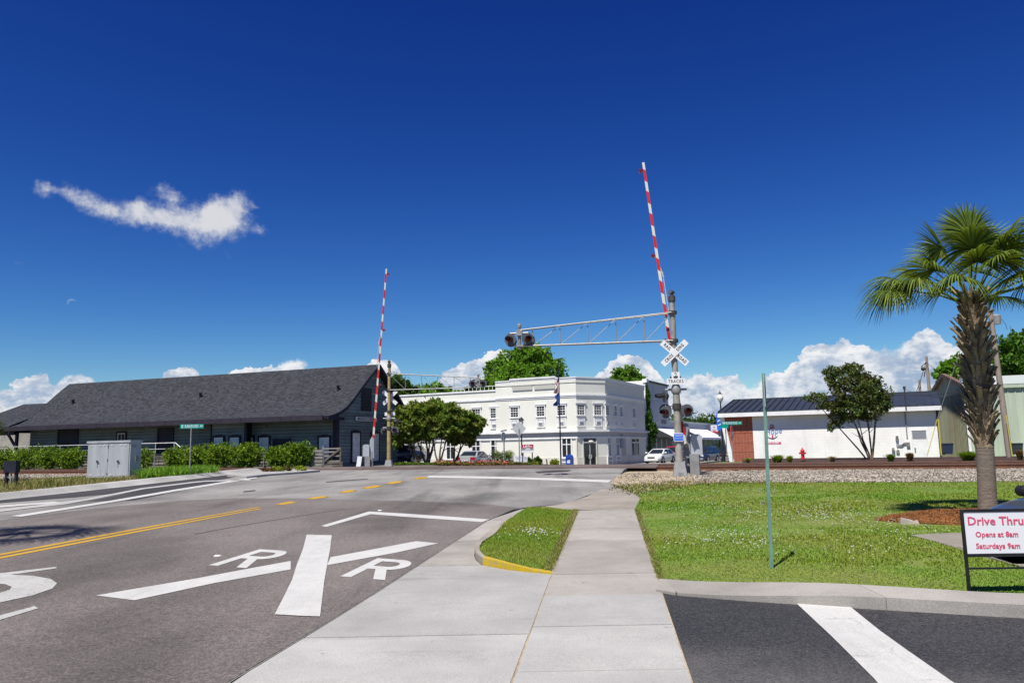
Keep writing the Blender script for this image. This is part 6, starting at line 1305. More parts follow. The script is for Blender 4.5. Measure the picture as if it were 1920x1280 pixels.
cc = (8.27, 10.35); car('slate blue car at the right edge behind the Drive Thru sign', (cc[0], cc[1], height(*cc)-.14), R_(197), 'car_slate', 'low')
# little kiosk box behind the myrtles, bench rail and low posts by the bank
p = D(767, 873, 66); kz = height(p.x, 66); o = MB(); o.box(0, .9, 0, 1.2, 0, 2.6); kk = o.build('utility_shed', 'bank_panel'); kk.location = (D(764, 870, 73).x, 73., height(p.x, 73)); tag(kk, 'olive grey box standing among the myrtle trunks', 'box')
t = thing('low_barrier', 'low dark timber rail on two posts before the bank', 'barrier', (0, 0, 0)); z0 = height(6, 72)
for px in (1018, 1027): q = D(px, 874, 70.); b = MB(); b.bar((q.x, 70, z0-.2), (q.x-.1, 70, z0+.85), .12, .12); b.build('post', 'wood_dark', t)
q0, q1 = D(1012, 874, 70), D(1030, 874, 70); b = MB(); b.bar((q0.x, 70, z0+.35), (q1.x, 70, z0+.32), .08, .14); b.build('rail', 'wood_dark', t)
# ------------------------------------------------------------------ vegetation
def limbs(base, ends, r0, m_, parent, nm='trunk', bend=.12):
    b = MB()
    for i, e in enumerate(ends):
        p, q = Vector(base)+Vector((random.uniform(-.1, .1), random.uniform(-.1, .1), -.2)), Vector(e); mid = p.lerp(q, .45)+Vector((random.uniform(-1, 1), random.uniform(-1, 1), .2))*bend*(q-p).length*.4
        pts = [p, p.lerp(mid, .5)+Vector((0, 0, .05)), mid, mid.lerp(q, .5), q]; b.tube(pts, [r0, r0*.85, r0*.68, r0*.5, r0*.3], 7)
        for k in range(3):
            s_ = mid.lerp(q, .2+.3*k); b.tube([s_, s_+Vector((random.uniform(-1, 1), random.uniform(-1, 1), random.uniform(.3, 1)))*(q-p).length*.22], [r0*.4, r0*.12], 5)
    return b.build(nm, m_, parent)
def px_lobes(y, items, depth=.8):
    """crown lobes from the photograph: centre px, radii in px at distance y"""
    out = []
    for (px, py, rx, ry) in items:
        yy = y+random.uniform(-.35, .35)*rx/FPX*y*1.2; c = D(px, py, yy); k = yy/FPX; out.append((c.x, c.y, c.z, rx*k, rx*k*depth, ry*k))
    return out
def tree(name, label, group, base, y, items, n, leaf, m_, bark='bark', trunks=None, r0=.16, gaps=.2):
    p = D(base[0], base[1], y); z0 = min(p.z, height(p.x, y)) if abs(p.z) > 3 else height(p.x, y); t = thing(name, label, 'tree', (p.x, y, z0), 0, group); L = px_lobes(y, items)
    Lo = [(a-p.x, b_-y, c-z0, d, e, f) for a, b_, c, d, e, f in L]
    ends = [(l[0], l[1], l[2]+l[5]*.2) for l in Lo] if trunks is None else [((D(tx, ty, y).x-p.x), random.uniform(-.5, .5), D(tx, ty, y).z-z0) for tx, ty in trunks]
    limbs((0, 0, 0), ends, r0, bark, t); twig_crown('crown', Lo, n, leaf, m_, t, gaps); return t
# crape myrtles before the bank
g1 = 'crape myrtles in the planter before the bank'
tree('crape_myrtle', 'leftmost crape myrtle of the planter, leaning crown next to the signal mast', g1, (784, 876), 61, [(750, 800, 24, 30), (775, 785, 30, 28), (760, 815, 20, 16), (740, 822, 13, 16)], 9000, .3, 'leaf_myrtle', 'bark_myrtle', [(760, 820), (775, 800), (790, 815)], .1, .15)
tree('crape_myrtle', 'central crape myrtle of the planter with forked brown stems', g1, (802, 875), 61.5, [(800, 783, 36, 28), (815, 770, 30, 20), (790, 806, 28, 20), (830, 792, 30, 24)], 11000, .3, 'leaf_myrtle', 'bark_myrtle', [(782, 820), (793, 800), (806, 820), (815, 805), (812, 830)], .11, .12)
tree('crape_myrtle', 'crape myrtle right of centre with V shaped stems', g1, (824, 874), 60.5, [(842, 780, 30, 22), (846, 800, 28, 20), (826, 806, 22, 16)], 8000, .3, 'leaf_myrtle', 'bark_myrtle', [(812, 822), (830, 815), (838, 820)], .1, .12)
tree('crape_myrtle', 'rightmost crape myrtle of the planter spreading over the white wall', g1, (848, 873), 62, [(872, 790, 30, 18), (890, 795, 20, 14), (866, 812, 28, 20), (880, 825, 12, 10), (852, 822, 14, 10)], 8000, .3, 'leaf_myrtle', 'bark_myrtle', [(852, 830), (866, 825), (874, 822)], .1, .15)
# trees behind the roofs
tree('broadleaf_tree', 'large bright green tree rising behind the bank parapet', 'trees behind the buildings', (985, 870), 104, [(985, 690, 50, 36), (998, 670, 34, 26), (945, 698, 34, 32), (1030, 698, 30, 28), (975, 720, 66, 36), (928, 724, 24, 24)], 24000, .52, 'leaf_bright', r0=.3, gaps=.16)
tree('broadleaf_tree', 'small light green tree above the right end of the bank roof', 'trees behind the buildings', (1176, 870), 112, [(1175, 710, 26, 22), (1194, 720, 18, 24), (1158, 714, 14, 14)], 6500, .46, 'leaf_bright', r0=.25, gaps=.25)
tree('broadleaf_tree', 'dark round tree behind the depot gable and left signal mast', 'trees behind the buildings', (745, 870), 108, [(740, 732, 28, 26), (760, 740, 22, 24), (725, 748, 20, 24)], 7000, .6, 'leaf_dark', r0=.3, gaps=.1)
tree('broadleaf_tree', 'green tree top seen over the low wing of the bank, left of the gantry lamps', 'trees behind the buildings', (812, 870), 112, [(812, 735, 30, 16), (790, 745, 24, 14), (840, 745, 26, 16), (775, 748, 16, 10)], 7000, .5, 'leaf_bright', r0=.3, gaps=.2)
tree('broadleaf_tree', 'small tree strip under the gantry lamps left of the bank parapet', 'trees behind the buildings', (890, 870), 112, [(890, 735, 20, 10), (912, 735, 16, 12)], 2500, .55, 'leaf_dark', r0=.2, gaps=.2)
tree('broadleaf_tree', 'leafy tree left of the palm trunk, behind the green building', 'trees behind the buildings', (1785, 850), 68, [(1786, 712, 28, 34), (1770, 735, 18, 18), (1800, 690, 22, 24), (1780, 690, 14, 14), (1788, 765, 34, 26)], 10000, .38, 'leaf_bright', r0=.22, gaps=.2)
tree('broadleaf_tree', 'big dark tree behind the green building at the right edge', 'trees behind the buildings', (1905, 850), 70, [(1900, 675, 36, 44), (1925, 665, 34, 40), (1885, 700, 22, 26), (1930, 700, 40, 30)], 13000, .4, 'leaf_oak', r0=.3, gaps=.12)
tree('crape_myrtle', 'dark bushy crape myrtle with bare stems before the white painted wall', None, (1634, 858), 45.5, [(1585, 712, 34, 26), (1600, 735, 36, 30), (1560, 700, 16, 14), (1530, 745, 22, 9), (1555, 760, 22, 9), (1635, 735, 26, 30), (1650, 755, 20, 18), (1600, 765, 40, 22), (1570, 782, 14, 18), (1632, 770, 26, 16), (1668, 735, 8, 14), (1558, 800, 6, 10), (1625, 705, 8, 8), (1600, 690, 18, 10), (1640, 720, 12, 14)], 17000, .16, 'leaf_myrtle_dark', 'bark_myrtle', [(1595, 780), (1606, 770), (1618, 760), (1628, 765), (1636, 770), (1585, 755), (1530, 748), (1640, 745)], .055, .2)
# vine or slender tree in the gap beside the bank
tree('vine_tree', 'narrow leafy climber filling the gap beside the bank', None, (1217, 868), 92.5, [(1213, 745, 6, 22), (1212, 790, 10, 26), (1218, 812, 12, 22), (1210, 775, 9, 18), (1213, 840, 9, 22), (1224, 805, 8, 10)], 5500, .35, 'leaf_vine', r0=.1, gaps=.12)
# far woods beyond the street
P = []; lob = []
for k in range(34):
    px = 1255+k*4.1+random.uniform(-2, 2); y = 190+random.uniform(-15, 25); c = D(px, 795+random.uniform(-3, 4)+abs(px-1310)*.03, y); lob.append((c.x, c.y, c.z-3, 4.2+random.uniform(-1, 1.4), 3, 5+random.uniform(-1, 1)))
Pn, dr = blob_pts(11000, lob); o = leaf_cloud('woods', Pn, .9, 'leaf_dark', None, outward=dr*.6); struct(o, 'stuff')
lob = []
for k in range(60):
    a_ = -75+k*2.6; y = 260+random.uniform(-10, 40); lob.append((math.tan(R_(a_*.6))*y, y, 2+random.uniform(-1, 3), 10, 6, 7))
Pn, dr = blob_pts(16000, lob); o = leaf_cloud('woods', Pn, 1.6, 'leaf_dark', None, outward=dr*.6); struct(o, 'stuff')
# hedge shrubs in front of the depot
def shrub(label, px, py0, pyt, wpx, y, m_, n, leaf, group, name='shrub', stems=True):
    p = D(px, py0, y); z0 = height(p.x, y); hh_ = D(px, pyt, y).z-z0; w = wpx/FPX*y/2; t = thing(name, label, 'shrub', (p.x, y, z0), 0, group)
    lobes = [(0, 0, hh_*.62, w*.85, w*.6, hh_*.36), (-w*.45, -.1, hh_*.5, w*.55, w*.5, hh_*.36), (w*.45, .1, hh_*.52, w*.55, w*.5, hh_*.38), (0, 0, hh_*.3, w*.6, w*.5, hh_*.3)]
    Pn, dr = blob_pts(n, lobes, .5); leaf_cloud('foliage', Pn, leaf, m_, t, outward=dr*.5)
    if stems: limbs((0, 0, 0), [(random.uniform(-w, w)*.7, random.uniform(-.2, .2), hh_*.7) for _ in range(6)], .022, 'bark_myrtle', t, 'stem', .1)
    return t
gh = 'shrubs growing through the fence before the depot'
for i, (px, pyt, w, n, lab) in enumerate(((8, 838, 44, 1500, 'leftmost shrub of the hedge behind the dark relay stand'), (52, 836, 50, 1800, 'wide shrub of the hedge under the start of the pipe railing'), (92, 836, 44, 1600, 'shrub of the hedge below the broad dark depot door'), (134, 837, 44, 1700, 'shrub of the hedge touching the left side of the grey cabinet'), (272, 838, 28, 500, 'thin shrub just right of the grey cabinet'),
    (330, 836, 40, 1500, 'first dense shrub right of the railing end, behind the E Railroad post'), (366, 833, 50, 2200, 'full bright shrub just right of the E Railroad post'), (412, 829, 54, 2400, 'full shrub below the bay windows'), (462, 829, 52, 2400, 'full shrub under the small window right of the bay'), (522, 834, 42, 1900, 'rounded shrub left of the last one before the slat fence'), (560, 827, 50, 2300, 'tall rounded shrub next to the grey slat fence'))):
    q = fpt(px, 47.75, 0); shrub(lab, px, 880, pyt, w*1.22, q.y, 'leaf_hedge', int(n*1.5), .18, gh)
# small plants on the kerb island
for px, h_, m_, lab in ((496, 878, 'leaf_red', 'leftmost small reddish plant on the kerb island'), (509, 878, 'leaf_red', 'second reddish plant from the left on the kerb island'), (522, 874, 'leaf_yellow', 'broad yellow green plant in the middle of the kerb island'), (539, 873, 'leaf_red', 'taller reddish plant right of the yellow green one'), (562, 873, 'leaf_yellow', 'rightmost small plant on the tip of the kerb island')):
    y = 40.5; q = D(px, 888, y); t = thing('small_plant', lab, 'plant', (q.x, y, road_h(q.x, y)+.08), 0, 'young plants on the kerb island'); hh_ = D(px, h_, y).z-t.location.z; w = .16 if m_ == 'leaf_red' else .3
    Pn, dr = blob_pts(240, [(0, 0, hh_*.6, w, w, hh_*.42), (w*.6, 0, hh_*.35, w*.7, w*.7, hh_*.3)], .4); leaf_cloud('foliage', Pn, .13, m_, t, outward=dr*.4); limbs((0, 0, 0), [(0, 0, hh_*.7), (.1, 0, hh_*.6)], .012, 'bark_myrtle', t, 'stem')
# palmetto clump, round yellow bush and flower beds before the bank
def fan(h, a, up, L, n=34, spread=112, w=.034, droop=.5, fold=.25):
    a = a.normalized(); s_ = a.cross(up).normalized(); nrm = s_.cross(a); V = []; F = []
    for i in range(n):
        th = R_(-spread+2*spread*i/(n-1)); d = (a*math.cos(th)+s_*math.sin(th)-nrm*fold*abs(math.sin(th))+nrm*.05*random.uniform(-1, 1)); d.normalize(); l = L*(1-.22*(abs(th)/R_(spread))**2)*random.uniform(.9, 1.06)
        wd_ = d.cross(nrm).normalized(); o = len(V); k = 6
        for j in range(k+1):
            t = j/k; p = h+d*l*t+Vector((0, 0, -1))*droop*l*max(0, t-.3)**2*1.6; ww = w*(.35+1.3*t if t < .45 else (1-(t-.45)/.55)**.8*.93+.04); V += [p-wd_*ww*.5, p+nrm*ww*.18, p+wd_*ww*.5]
        for j in range(k): F += [(o+3*j, o+3*j+1, o+3*j+4, o+3*j+3), (o+3*j+1, o+3*j+2, o+3*j+5, o+3*j+4)]
    return V, F
def frond(parent, root, a, plen, L, m_='frond', droop=.5, n=34, bendz=.25, w=.034, name='frond'):
    a = Vector(a).normalized(); pts = [Vector(root)+a*plen*t-Vector((0, 0, 1))*bendz*plen*t*t for t in (0, .35, .7, 1.)]; h = pts[-1]; d = (pts[-1]-pts[-2]).normalized(); up = Vector((0, 0, 1)) if abs(d.z) < .93 else Vector((0, -1, 0))
    b = MB(); b.tube(pts, [.022, .017, .014, .012], 6); V, F = fan(h, d, up, L, n, 112, w, droop); b.add(V, F, True); return b.build(name, m_, parent, fix=False)
def palmetto_clump():
    y = 64; p = D(942, 872, y); z0 = height(p.x, y); t = thing('palmetto', 'spiky palmetto clump with dry lower fronds before the bank', 'palm', (p.x, y, z0))
    for k in range(46):
        a_ = random.uniform(0, 2*PI); e = random.uniform(.1, 1.3); dr = k % 3 == 0; e = random.uniform(-.2, .35) if dr else e
        frond(t, (0, 0, .35), (math.cos(a_)*math.cos(e), math.sin(a_)*math.cos(e), math.sin(e)), random.uniform(.8, 1.35), random.uniform(.75, 1.05), 'frond_dry' if dr else 'frond', .6, 14, .3, .07)
palmetto_clump()
shrub('rounded yellow green bush beside the flagpole', 1040, 876, 860, 17, 68.5, 'leaf_yellow', 1300, .16, None)
shrub('tuft of dark ornamental grass left of the property sign post', 991, 876, 858, 12, 63.2, 'leaf_dark', 700, .3, 'ornamental grass by the signs', 'ornamental_grass', False)
shrub('tuft of dark ornamental grass right of the property sign post', 1008, 876, 857, 14, 63.5, 'leaf_dark', 800, .3, 'ornamental grass by the signs', 'ornamental_grass', False)
def bed(name, pxs, y, top, m_, n, leaf, dz=0., zb=.05, w=2.2):
    C = []
    for _ in range(n):
        px = random.uniform(*pxs); yy = y+random.uniform(-w, w)*.5; q = D(px, 874, yy); u = vhash(q.x, yy, 1.2); zt = (D(px, top, yy).z-height(q.x, yy))*(.55+.6*u); C.append((q.x, yy, height(q.x, yy)+zb+max(.05, zt)*random.random()**.6+dz))
    return struct(leaf_cloud(name, C, leaf, m_), 'stuff')
pb = [(D(px, 874, y).x, y) for px, y in ((738, 57.5), (850, 56.5), (950, 57.), (1012, 60), (1012, 66), (930, 68), (840, 64.5), (738, 63))]
struct(link('planting_bed', drape([pb], .06, height, 1., .15, 'planting_bed', 'mulch')))
bed('bed_plants', (740, 815), 59, 869.5, 'leaf_hedge', 3200, .2); bed('bed_plants', (810, 1010), 59.5, 867.5, 'leaf_red', 5200, .2); bed('bed_plants', (820, 1010), 59.5, 867, 'leaf_yellow', 1500, .18); bed('bed_flowers', (815, 960), 60.5, 866, 'flower_red', 500, .12, .1); bed('bed_flowers', (825, 950), 60.8, 865, 'flower_pink', 500, .12, .12)
# plants along the white wall and the mulch bank
mb_ = [(D(px, 868, y).x, y) for px, y in ((1392, 47.), (1480, 44.), (1600, 42.), (1760, 40.), (1860, 39.), (1980, 37.5), (2200, 35), (2200, 44), (1990, 46), (1870, 46.5), (1765, 46.3), (1640, 48.4), (1520, 51.2), (1420, 53.3), (1392, 52))]
def mulch_h(x, y): return height(x, y)+.02+.14*ss(0, 2.2, y+.51*x-54.5)*(1-ss(60, 66, y+.51*x))
struct(link('mulch_bank', drape([mb_], .02, mulch_h, .5, .2, 'mulch_bank', 'mulch')))
def spiky(label, px, py, pyt, wpx, y, m_, n, name='spiky_plant', group=None):
    p = D(px, py, y); z0 = mulch_h(p.x, y); hh_ = max(.25, D(px, pyt, y).z-z0); w = wpx/FPX*y/2; V = []; F = []
    for i in range(n):
        a_ = random.uniform(0, 2*PI); r = random.uniform(.1, 1)*w; b0 = Vector((random.uniform(-.3, .3)*w, random.uniform(-.2, .2)*w, 0)); tip = Vector((math.cos(a_)*r, math.sin(a_)*r, hh_*random.uniform(.6, 1.05))); s_ = Vector((-math.sin(a_), math.cos(a_), 0))*.022; mid = b0.lerp(tip, .55)+Vector((0, 0, hh_*.14)); o = len(V)
        V += [b0-s_, b0+s_, mid+s_, mid-s_, tip]; F += [(o, o+1, o+2, o+3), (o+3, o+2, o+4)]
    b = MB(); b.add(V, F); t = thing(name, label, 'plant', (p.x, y, z0), 0, group); b.build('leaves', m_, t, fix=False); return t
gw = 'plants along the foot of the white wall'
spiky('dark green spiky plant clump right of the bare green post', 1458, 866, 852, 34, 45.5, 'leaf_hedge', 420, group=gw); spiky('pale leaved clump next to the dark spiky one', 1481, 866, 853, 20, 45., 'leaf_yellow', 200, group=gw); spiky('small pale tuft at the foot of the brick panel', 1402, 867, 858, 18, 47, 'leaf_yellow', 160, group=gw)
spiky('low grass tuft to the right of the hydrant', 1560, 862, 854, 26, 44.4, 'frond_dry', 160, group=gw); spiky('green tuft under the electric meters', 1670, 858, 850, 26, 43.5, 'leaf_hedge', 220, group=gw); spiky('reddish bush beside the white door', 1706, 858, 848, 22, 43.4, 'leaf_red', 320, group=gw)
spiky('grassy clump in front of the green metal building', 1815, 856, 845, 52, 42, 'leaf_hedge', 600, group=gw); spiky('orange green plant by the dark bin', 1912, 856, 843, 20, 41, 'leaf_red', 300, group=gw)
# weeds and lilies on the left verge
C = []; V = []; F = []
def blades(name, pts, hts, wid, m_, lean=.35):
    n = len(pts); P = np.asarray(pts, float); a_ = RNG.uniform(0, 2*PI, n); H = np.asarray(hts)*RNG.uniform(.6, 1.25, n); s_ = np.stack([-np.sin(a_), np.cos(a_), np.zeros(n)], 1)*(np.asarray(wid)*RNG.uniform(.7, 1.3, n))[:, None]*.5
    dirv = np.stack([np.cos(a_), np.sin(a_), np.zeros(n)], 1)*(H*lean*RNG.uniform(.2, 1.6, n))[:, None]; tip = P+dirv+np.array([0, 0, 1])*H[:, None]; mid = P+dirv*.3+np.array([0, 0, .55])*H[:, None]
    V = np.stack([P-s_, P+s_, mid+s_*.8, mid-s_*.8, tip], 1).reshape(-1, 3); i = np.arange(n)[:, None]*5
    F = np.concatenate([i+np.array([[0, 1, 2]]), i+np.array([[0, 2, 3]]), i+np.array([[3, 2, 4]])], 1).reshape(-1, 3); return link(name, raw_mesh(name, V, F, m_, 3))
def scatter(poly, n, dens=None, f=height, off=0.):
    xs_ = [p[0] for p in poly]; ys_ = [p[1] for p in poly]; out = []
    while len(out) < n:
        x, y = random.uniform(min(xs_), max(xs_)), random.uniform(min(ys_), max(ys_))
        if inpoly(x, y, poly) and (dens is None or random.random() < dens(x, y)): out.append((x, y, f(x, y)+off))
    return out
pts = scatter([(-16.6, 24.6), (-15.9, 31.2), (-15.4, 36.5), (-18, 41.5), (-32, 40), (-36, 30), (-22, 22)], 26000, lambda x, y: .25+vhash(x, y, .6)); struct(blades('verge_grass', pts, [.1+.26*vhash(x, y, .45)**1.6 for x, y, z in pts], .025, 'grass_dry', .6), 'stuff')
lily = [Gp(262, 905), Gp(355, 897), Gp(405, 893), Gp(400, 889), Gp(330, 891), Gp(262, 897)]
pts = scatter(lily, 4200); struct(blades('lily_bed', pts, [.5]*len(pts), .05, 'leaf_lily', .8), 'stuff')
# lawn grass, thinning and yellowing in places; blades wider far away
cx0 = Vector((0, 0))
def lawn_d(x, y):
    d = math.hypot(x, y); b_ = vhash(x+31, y-7, .7)*.6+vhash(x, y, 2.3)*.4; return min(1, (9.5/d)**1.7)*(.18 if b_ < .27 else 1)
inview = [(1.0, 8.4), (2.4, 17), (2.9, 24.5), (8, 24.9), (16.5, 23), (17.5, 21), (6.2, 6.4), (4.3, 7.2)]
def in_lawn(x, y): return inpoly(x, y, lawn_poly)
pts = [p for p in scatter(inview, 150000, lawn_d) if in_lawn(p[0], p[1])]
mulch_c = (8.3, 14.1)
pts = [p for p in pts if ((p[0]-mulch_c[0])/1.9)**2+((p[1]-mulch_c[1])/.95)**2 > 1]
hts = [(.018+.026*vhash(x, y, .8))*(1 if vhash(x+9, y, .35) > .25 else .6) for x, y, z in pts]; wd_ = [.007+.001*max(0, math.hypot(x, y)-7) for x, y, z in pts]
struct(blades('lawn_grass', pts, hts, wd_, 'grass', .7), 'stuff')
# longer tufts overhanging the kerb and sidewalk edges
edge = []
for _ in range(5000):
    k = random.random()
    if k < .45: y = random.uniform(9, 17); x = lerp_tab(XSR, y)+random.uniform(-.0, .09)
    else: x = random.uniform(1.7, 7); y = lerp_tab(CT, x)+random.uniform(.01, .13)
    edge.append((x, y, height(x, y)))
struct(blades('lawn_edge_grass', edge, [.04]*len(edge), .007, 'grass_dry', 1.), 'stuff')
isl_pts = scatter(ISLI, 26000, None, isl_h); struct(blades('island_grass', isl_pts, [.025+.02*vhash(x, y, 1.1) for x, y, z in isl_pts], .007, 'grass', .7), 'stuff')
edge = []
for _ in range(2600):
    y = random.uniform(9.6, 17); x = lerp_tab(XSL, y)+random.uniform(-.12, .015); edge.append((x, y, height(x, y)+.03))
struct(blades('island_edge_grass', edge, [.035]*len(edge), .007, 'grass_dry', 1.), 'stuff')
far_pts = scatter([Gp(1150, 912), Gp(1190, 930), Gp(1300, 912), Gp(1400, 908), Gp(1500, 908), Gp(1400, 903), Gp(1250, 904)], 5000); far_pts = far_pts[:1800]; struct(blades('rough_grass', far_pts, [.08]*len(far_pts), .03, 'grass_dry', .8), 'stuff')
# clover heads
cl = []
for _ in range(150):
    px, py = random.choice([(1200+random.uniform(-10, 240), 918+abs(random.gauss(0, 10))), (1340+random.uniform(-80, 260), 958+random.gauss(0, 9)), (1230+random.uniform(0, 700), 930+random.uniform(0, 100)), (1500+random.uniform(-40, 140), 968+random.gauss(0, 5)), (1320+random.uniform(-30, 90), 1005+random.gauss(0, 14)), (1620+random.uniform(-40, 160), 1000+random.gauss(0, 22))]); c = Gp(px, py)
    for _k in range(random.randint(2, 9)):
        x, y = c[0]+random.gauss(0, .32), c[1]+random.gauss(0, .4)
        if in_lawn(x, y): cl.append((x, y, height(x, y)+random.uniform(.03, .06)))
for c, n in ((Gp(1012, 1005), 40), (Gp(1000, 1008), 34), (Gp(965, 1018), 10)):
    for _ in range(n): x, y = c[0]+random.gauss(0, .2), c[1]+random.gauss(0, .22); cl.append((x, y, isl_h(x, y)+.05))
b = MB()
for c in cl: r = random.uniform(.006, .011)*(1+.02*c[1]); b.add([(c[0]+r*dx, c[1]+r*dy, c[2]+r*dz) for dx, dy, dz in ((1, 0, 0), (-1, 0, 0), (0, 1, 0), (0, -1, 0), (0, 0, 1), (0, 0, -1))], [(0, 2, 4), (2, 1, 4), (1, 3, 4), (3, 0, 4), (2, 0, 5), (1, 2, 5), (3, 1, 5), (0, 3, 5)])
struct(b.build('clover_flowers', 'clover', fix=False), 'stuff')
# ballast stones
def stones(name, poly, n, f, r0, r1, dens=None):
    P = np.array(scatter(poly, n, dens, f)); base = np.array([(1, 0, 0), (-1, 0, 0), (0, 1, 0), (0, -1, 0), (0, 0, 1), (0, 0, -1)], float); fc_ = np.array([(0, 2, 4), (2, 1, 4), (1, 3, 4), (3, 0, 4), (2, 0, 5), (1, 2, 5), (3, 1, 5), (0, 3, 5)])
    r = RNG.uniform(r0, r1, n)[:, None, None]; V = base[None]*r*RNG.uniform(.55, 1.25, (n, 6, 1)); a_ = RNG.uniform(0, PI, n); c, s_ = np.cos(a_), np.sin(a_); x = V[..., 0]*c[:, None]-V[..., 2]*s_[:, None]; z = V[..., 0]*s_[:, None]+V[..., 2]*c[:, None]; V = np.stack([x, V[..., 1], z], -1)+P[:, None]+np.array([0, 0, .02])
    return struct(link(name, raw_mesh(name, V.reshape(-1, 3), (np.arange(n)[:, None, None]*6+fc_[None]).reshape(-1, 3), 'stone', 3)), 'stuff')
bh = lambda x, y: bal_h(x, y)
stones('ballast_stones', px_poly([(1300, 907), (1450, 905), (1600, 904.5), (1750, 904), (1990, 902.5), (1990, 873), (1750, 874), (1450, 880), (1310, 886), (1290, 892), (1310, 900)]), 44000, bh, .02, .05, lambda x, y: .35+.65*vhash(x, y, 1.3))
stones('ballast_stones', [(-16.5, 43.5), (-17, 46), (-36, 52.8), (-45, 55), (-42, 45), (-30, 41.8), (-22, 42.2)], 15000, bh, .04, .09)
stones('loose_stones', px_poly([(1146, 906), (1165, 893), (1190, 886), (1300, 892), (1340, 903), (1250, 908), (1195, 930), (1140, 925)]), 1000, lambda x, y: height(x, y)+.01, .01, .03)
# pine straw ring under the palm with the broken kerb piece
ring = [(mulch_c[0]+1.75*math.cos(a_)*(1+.1*math.sin(3*a_)), mulch_c[1]+.85*math.sin(a_)*(1+.08*math.cos(4*a_))) for a_ in [2*PI*k/28 for k in range(28)]]
def straw_h(x, y): return height(x, y)+.02+.14*max(0, 1-((x-mulch_c[0])/1.8)**2-((y-mulch_c[1])/.9)**2)**.7
struct(link('pine_straw_bed', drape([ring], .0, straw_h, .25, .05, 'pine_straw_bed', 'straw')))
pts = scatter(ring, 6000, None, straw_h); struct(blades('pine_straw', pts, [.03]*len(pts), .008, 'straw', 4.), 'stuff')
cc_ = Gp(1704, 982); b = MB(); b.add([(-.17, -.06, 0), (.15, -.08, 0), (.17, .07, 0), (-.15, .08, 0), (-.15, -.04, .10), (.02, -.06, .05), (.14, -.03, .07), (.13, .05, .06), (-.1, .06, .11)], [(0, 1, 5, 4), (1, 6, 5), (1, 2, 7, 6), (2, 3, 8, 7), (3, 0, 4, 8), (4, 5, 8), (5, 6, 7, 8)])
o = b.build('concrete_chunk', 'concrete_old'); o.location = (*cc_, height(*cc_)); tag(o, 'broken concrete chunk lying at the tip of the pine straw bed', 'rubble piece')
# white paint litter on the road: raised reflective markers
for px, py, lab in ((408, 1042, 'small white reflective marker beside the upper letter R'), (712, 957, 'pale reflective marker above the corner of the white box line')):
    q = Gp(px, py, road_h); b = MB(); b.add([(-.045, -.045, 0), (.045, -.045, 0), (.045, .045, 0), (-.045, .045, 0), (-.03, -.015, .014), (.03, -.015, .014), (.03, .015, .014), (-.03, .015, .014)], [(0, 1, 5, 4), (1, 2, 6, 5), (2, 3, 7, 6), (3, 0, 4, 7), (4, 5, 6, 7)]); o = b.build('road_stud', 'sign_white'); o.location = (*q, road_h(*q)+.004); tag(o, lab, 'road stud')

# ------------------------------------------------------------------ palms
def palm(label, loc, trunk_pts, smooth_n, spec, boots=True, L=.85, seed=1, name='palm_tree', nl=34, fw=.034):
    random.seed(seed); t = thing(name, label, 'palm', loc, 0); tp = [Vector(p) for p in trunk_pts]
    b = MB(); b.tube(tp[:smooth_n+1], [.185, .155, .148, .15, .16][:smooth_n+1] if smooth_n > 1 else .19, 14)
    tr = b.build('trunk', 'palm_trunk', t)
    top = tp[-1]
    if boots:
        b = MB(); b.tube(tp[smooth_n:], [.155]+[.16]*(len(tp)-smooth_n-2)+[.11], 12); b.build('trunk', 'boot', t)
        S = tp[smooth_n]; nb = 250
        me_l = []
        for v in range(4):
            b = MB(); ln = .30+.05*v; w0 = .075; b.add([(-w0, 0, 0), (w0, 0, 0), (w0*.45, .09, ln*.55), (-w0*.45, .09, ln*.55), (-w0*.42, .19, ln*.98), (w0*.38, .18, ln), (-w0, -.03, .03), (w0, -.03, .03), (w0*.4, .055, ln*.6), (-w0*.4, .055, ln*.6), (-w0*.3, .16, ln), (w0*.3, .15, ln*1.01)],
                [(0, 1, 2, 3), (3, 2, 5, 4), (7, 6, 9, 8), (8, 9, 10, 11), (0, 3, 9, 6), (3, 4, 10, 9), (1, 7, 8, 2), (2, 8, 11, 5), (4, 5, 11, 10)]); me_l.append(b.mesh('leaf_base', ['boot']))
        for k in range(nb):
            f = k/nb; p = S.lerp(top, .0+f*1.02); a_ = k*2.39996+random.uniform(-.12, .12); r = .135-.03*f; sc = random.uniform(.8, 1.15)*(1.0 if f > .06 else .7)
            o = link('leaf_base', random.choice(me_l), t, (p.x+r*math.cos(a_), p.y+r*math.sin(a_), p.z), (random.uniform(-.12, .12)+(-.22 if random.random() < .12 else 0), random.uniform(-.1, .1), a_-PI/2)); o.scale = (sc, sc*random.uniform(.75, 1.15), sc)
    for (a_, e, pl_, Lf, dr, kk) in spec:
        d = Vector(a_).normalized() if isinstance(a_, tuple) else Vector((math.cos(a_)*math.cos(e), math.sin(a_)*math.cos(e), math.sin(e))); frond(t, top+d*.08+Vector((0, 0, random.uniform(-.12, .05))), d, pl_, Lf, kk, dr, nl, .22, fw)
    # fibre threads
    return t
py_ = 14.2; B0 = D(1852, 962, py_); zp = height(B0.x, py_); pts = [(0, 0, -.2)]+[tuple(D(px, pyy, py_)-Vector((B0.x, py_, zp))) for px, pyy in ((1851, 930), (1849, 880), (1846, 838), (1838, 760), (1831, 690), (1824, 615), (1822, 575))]
random.seed(11)
spec = []
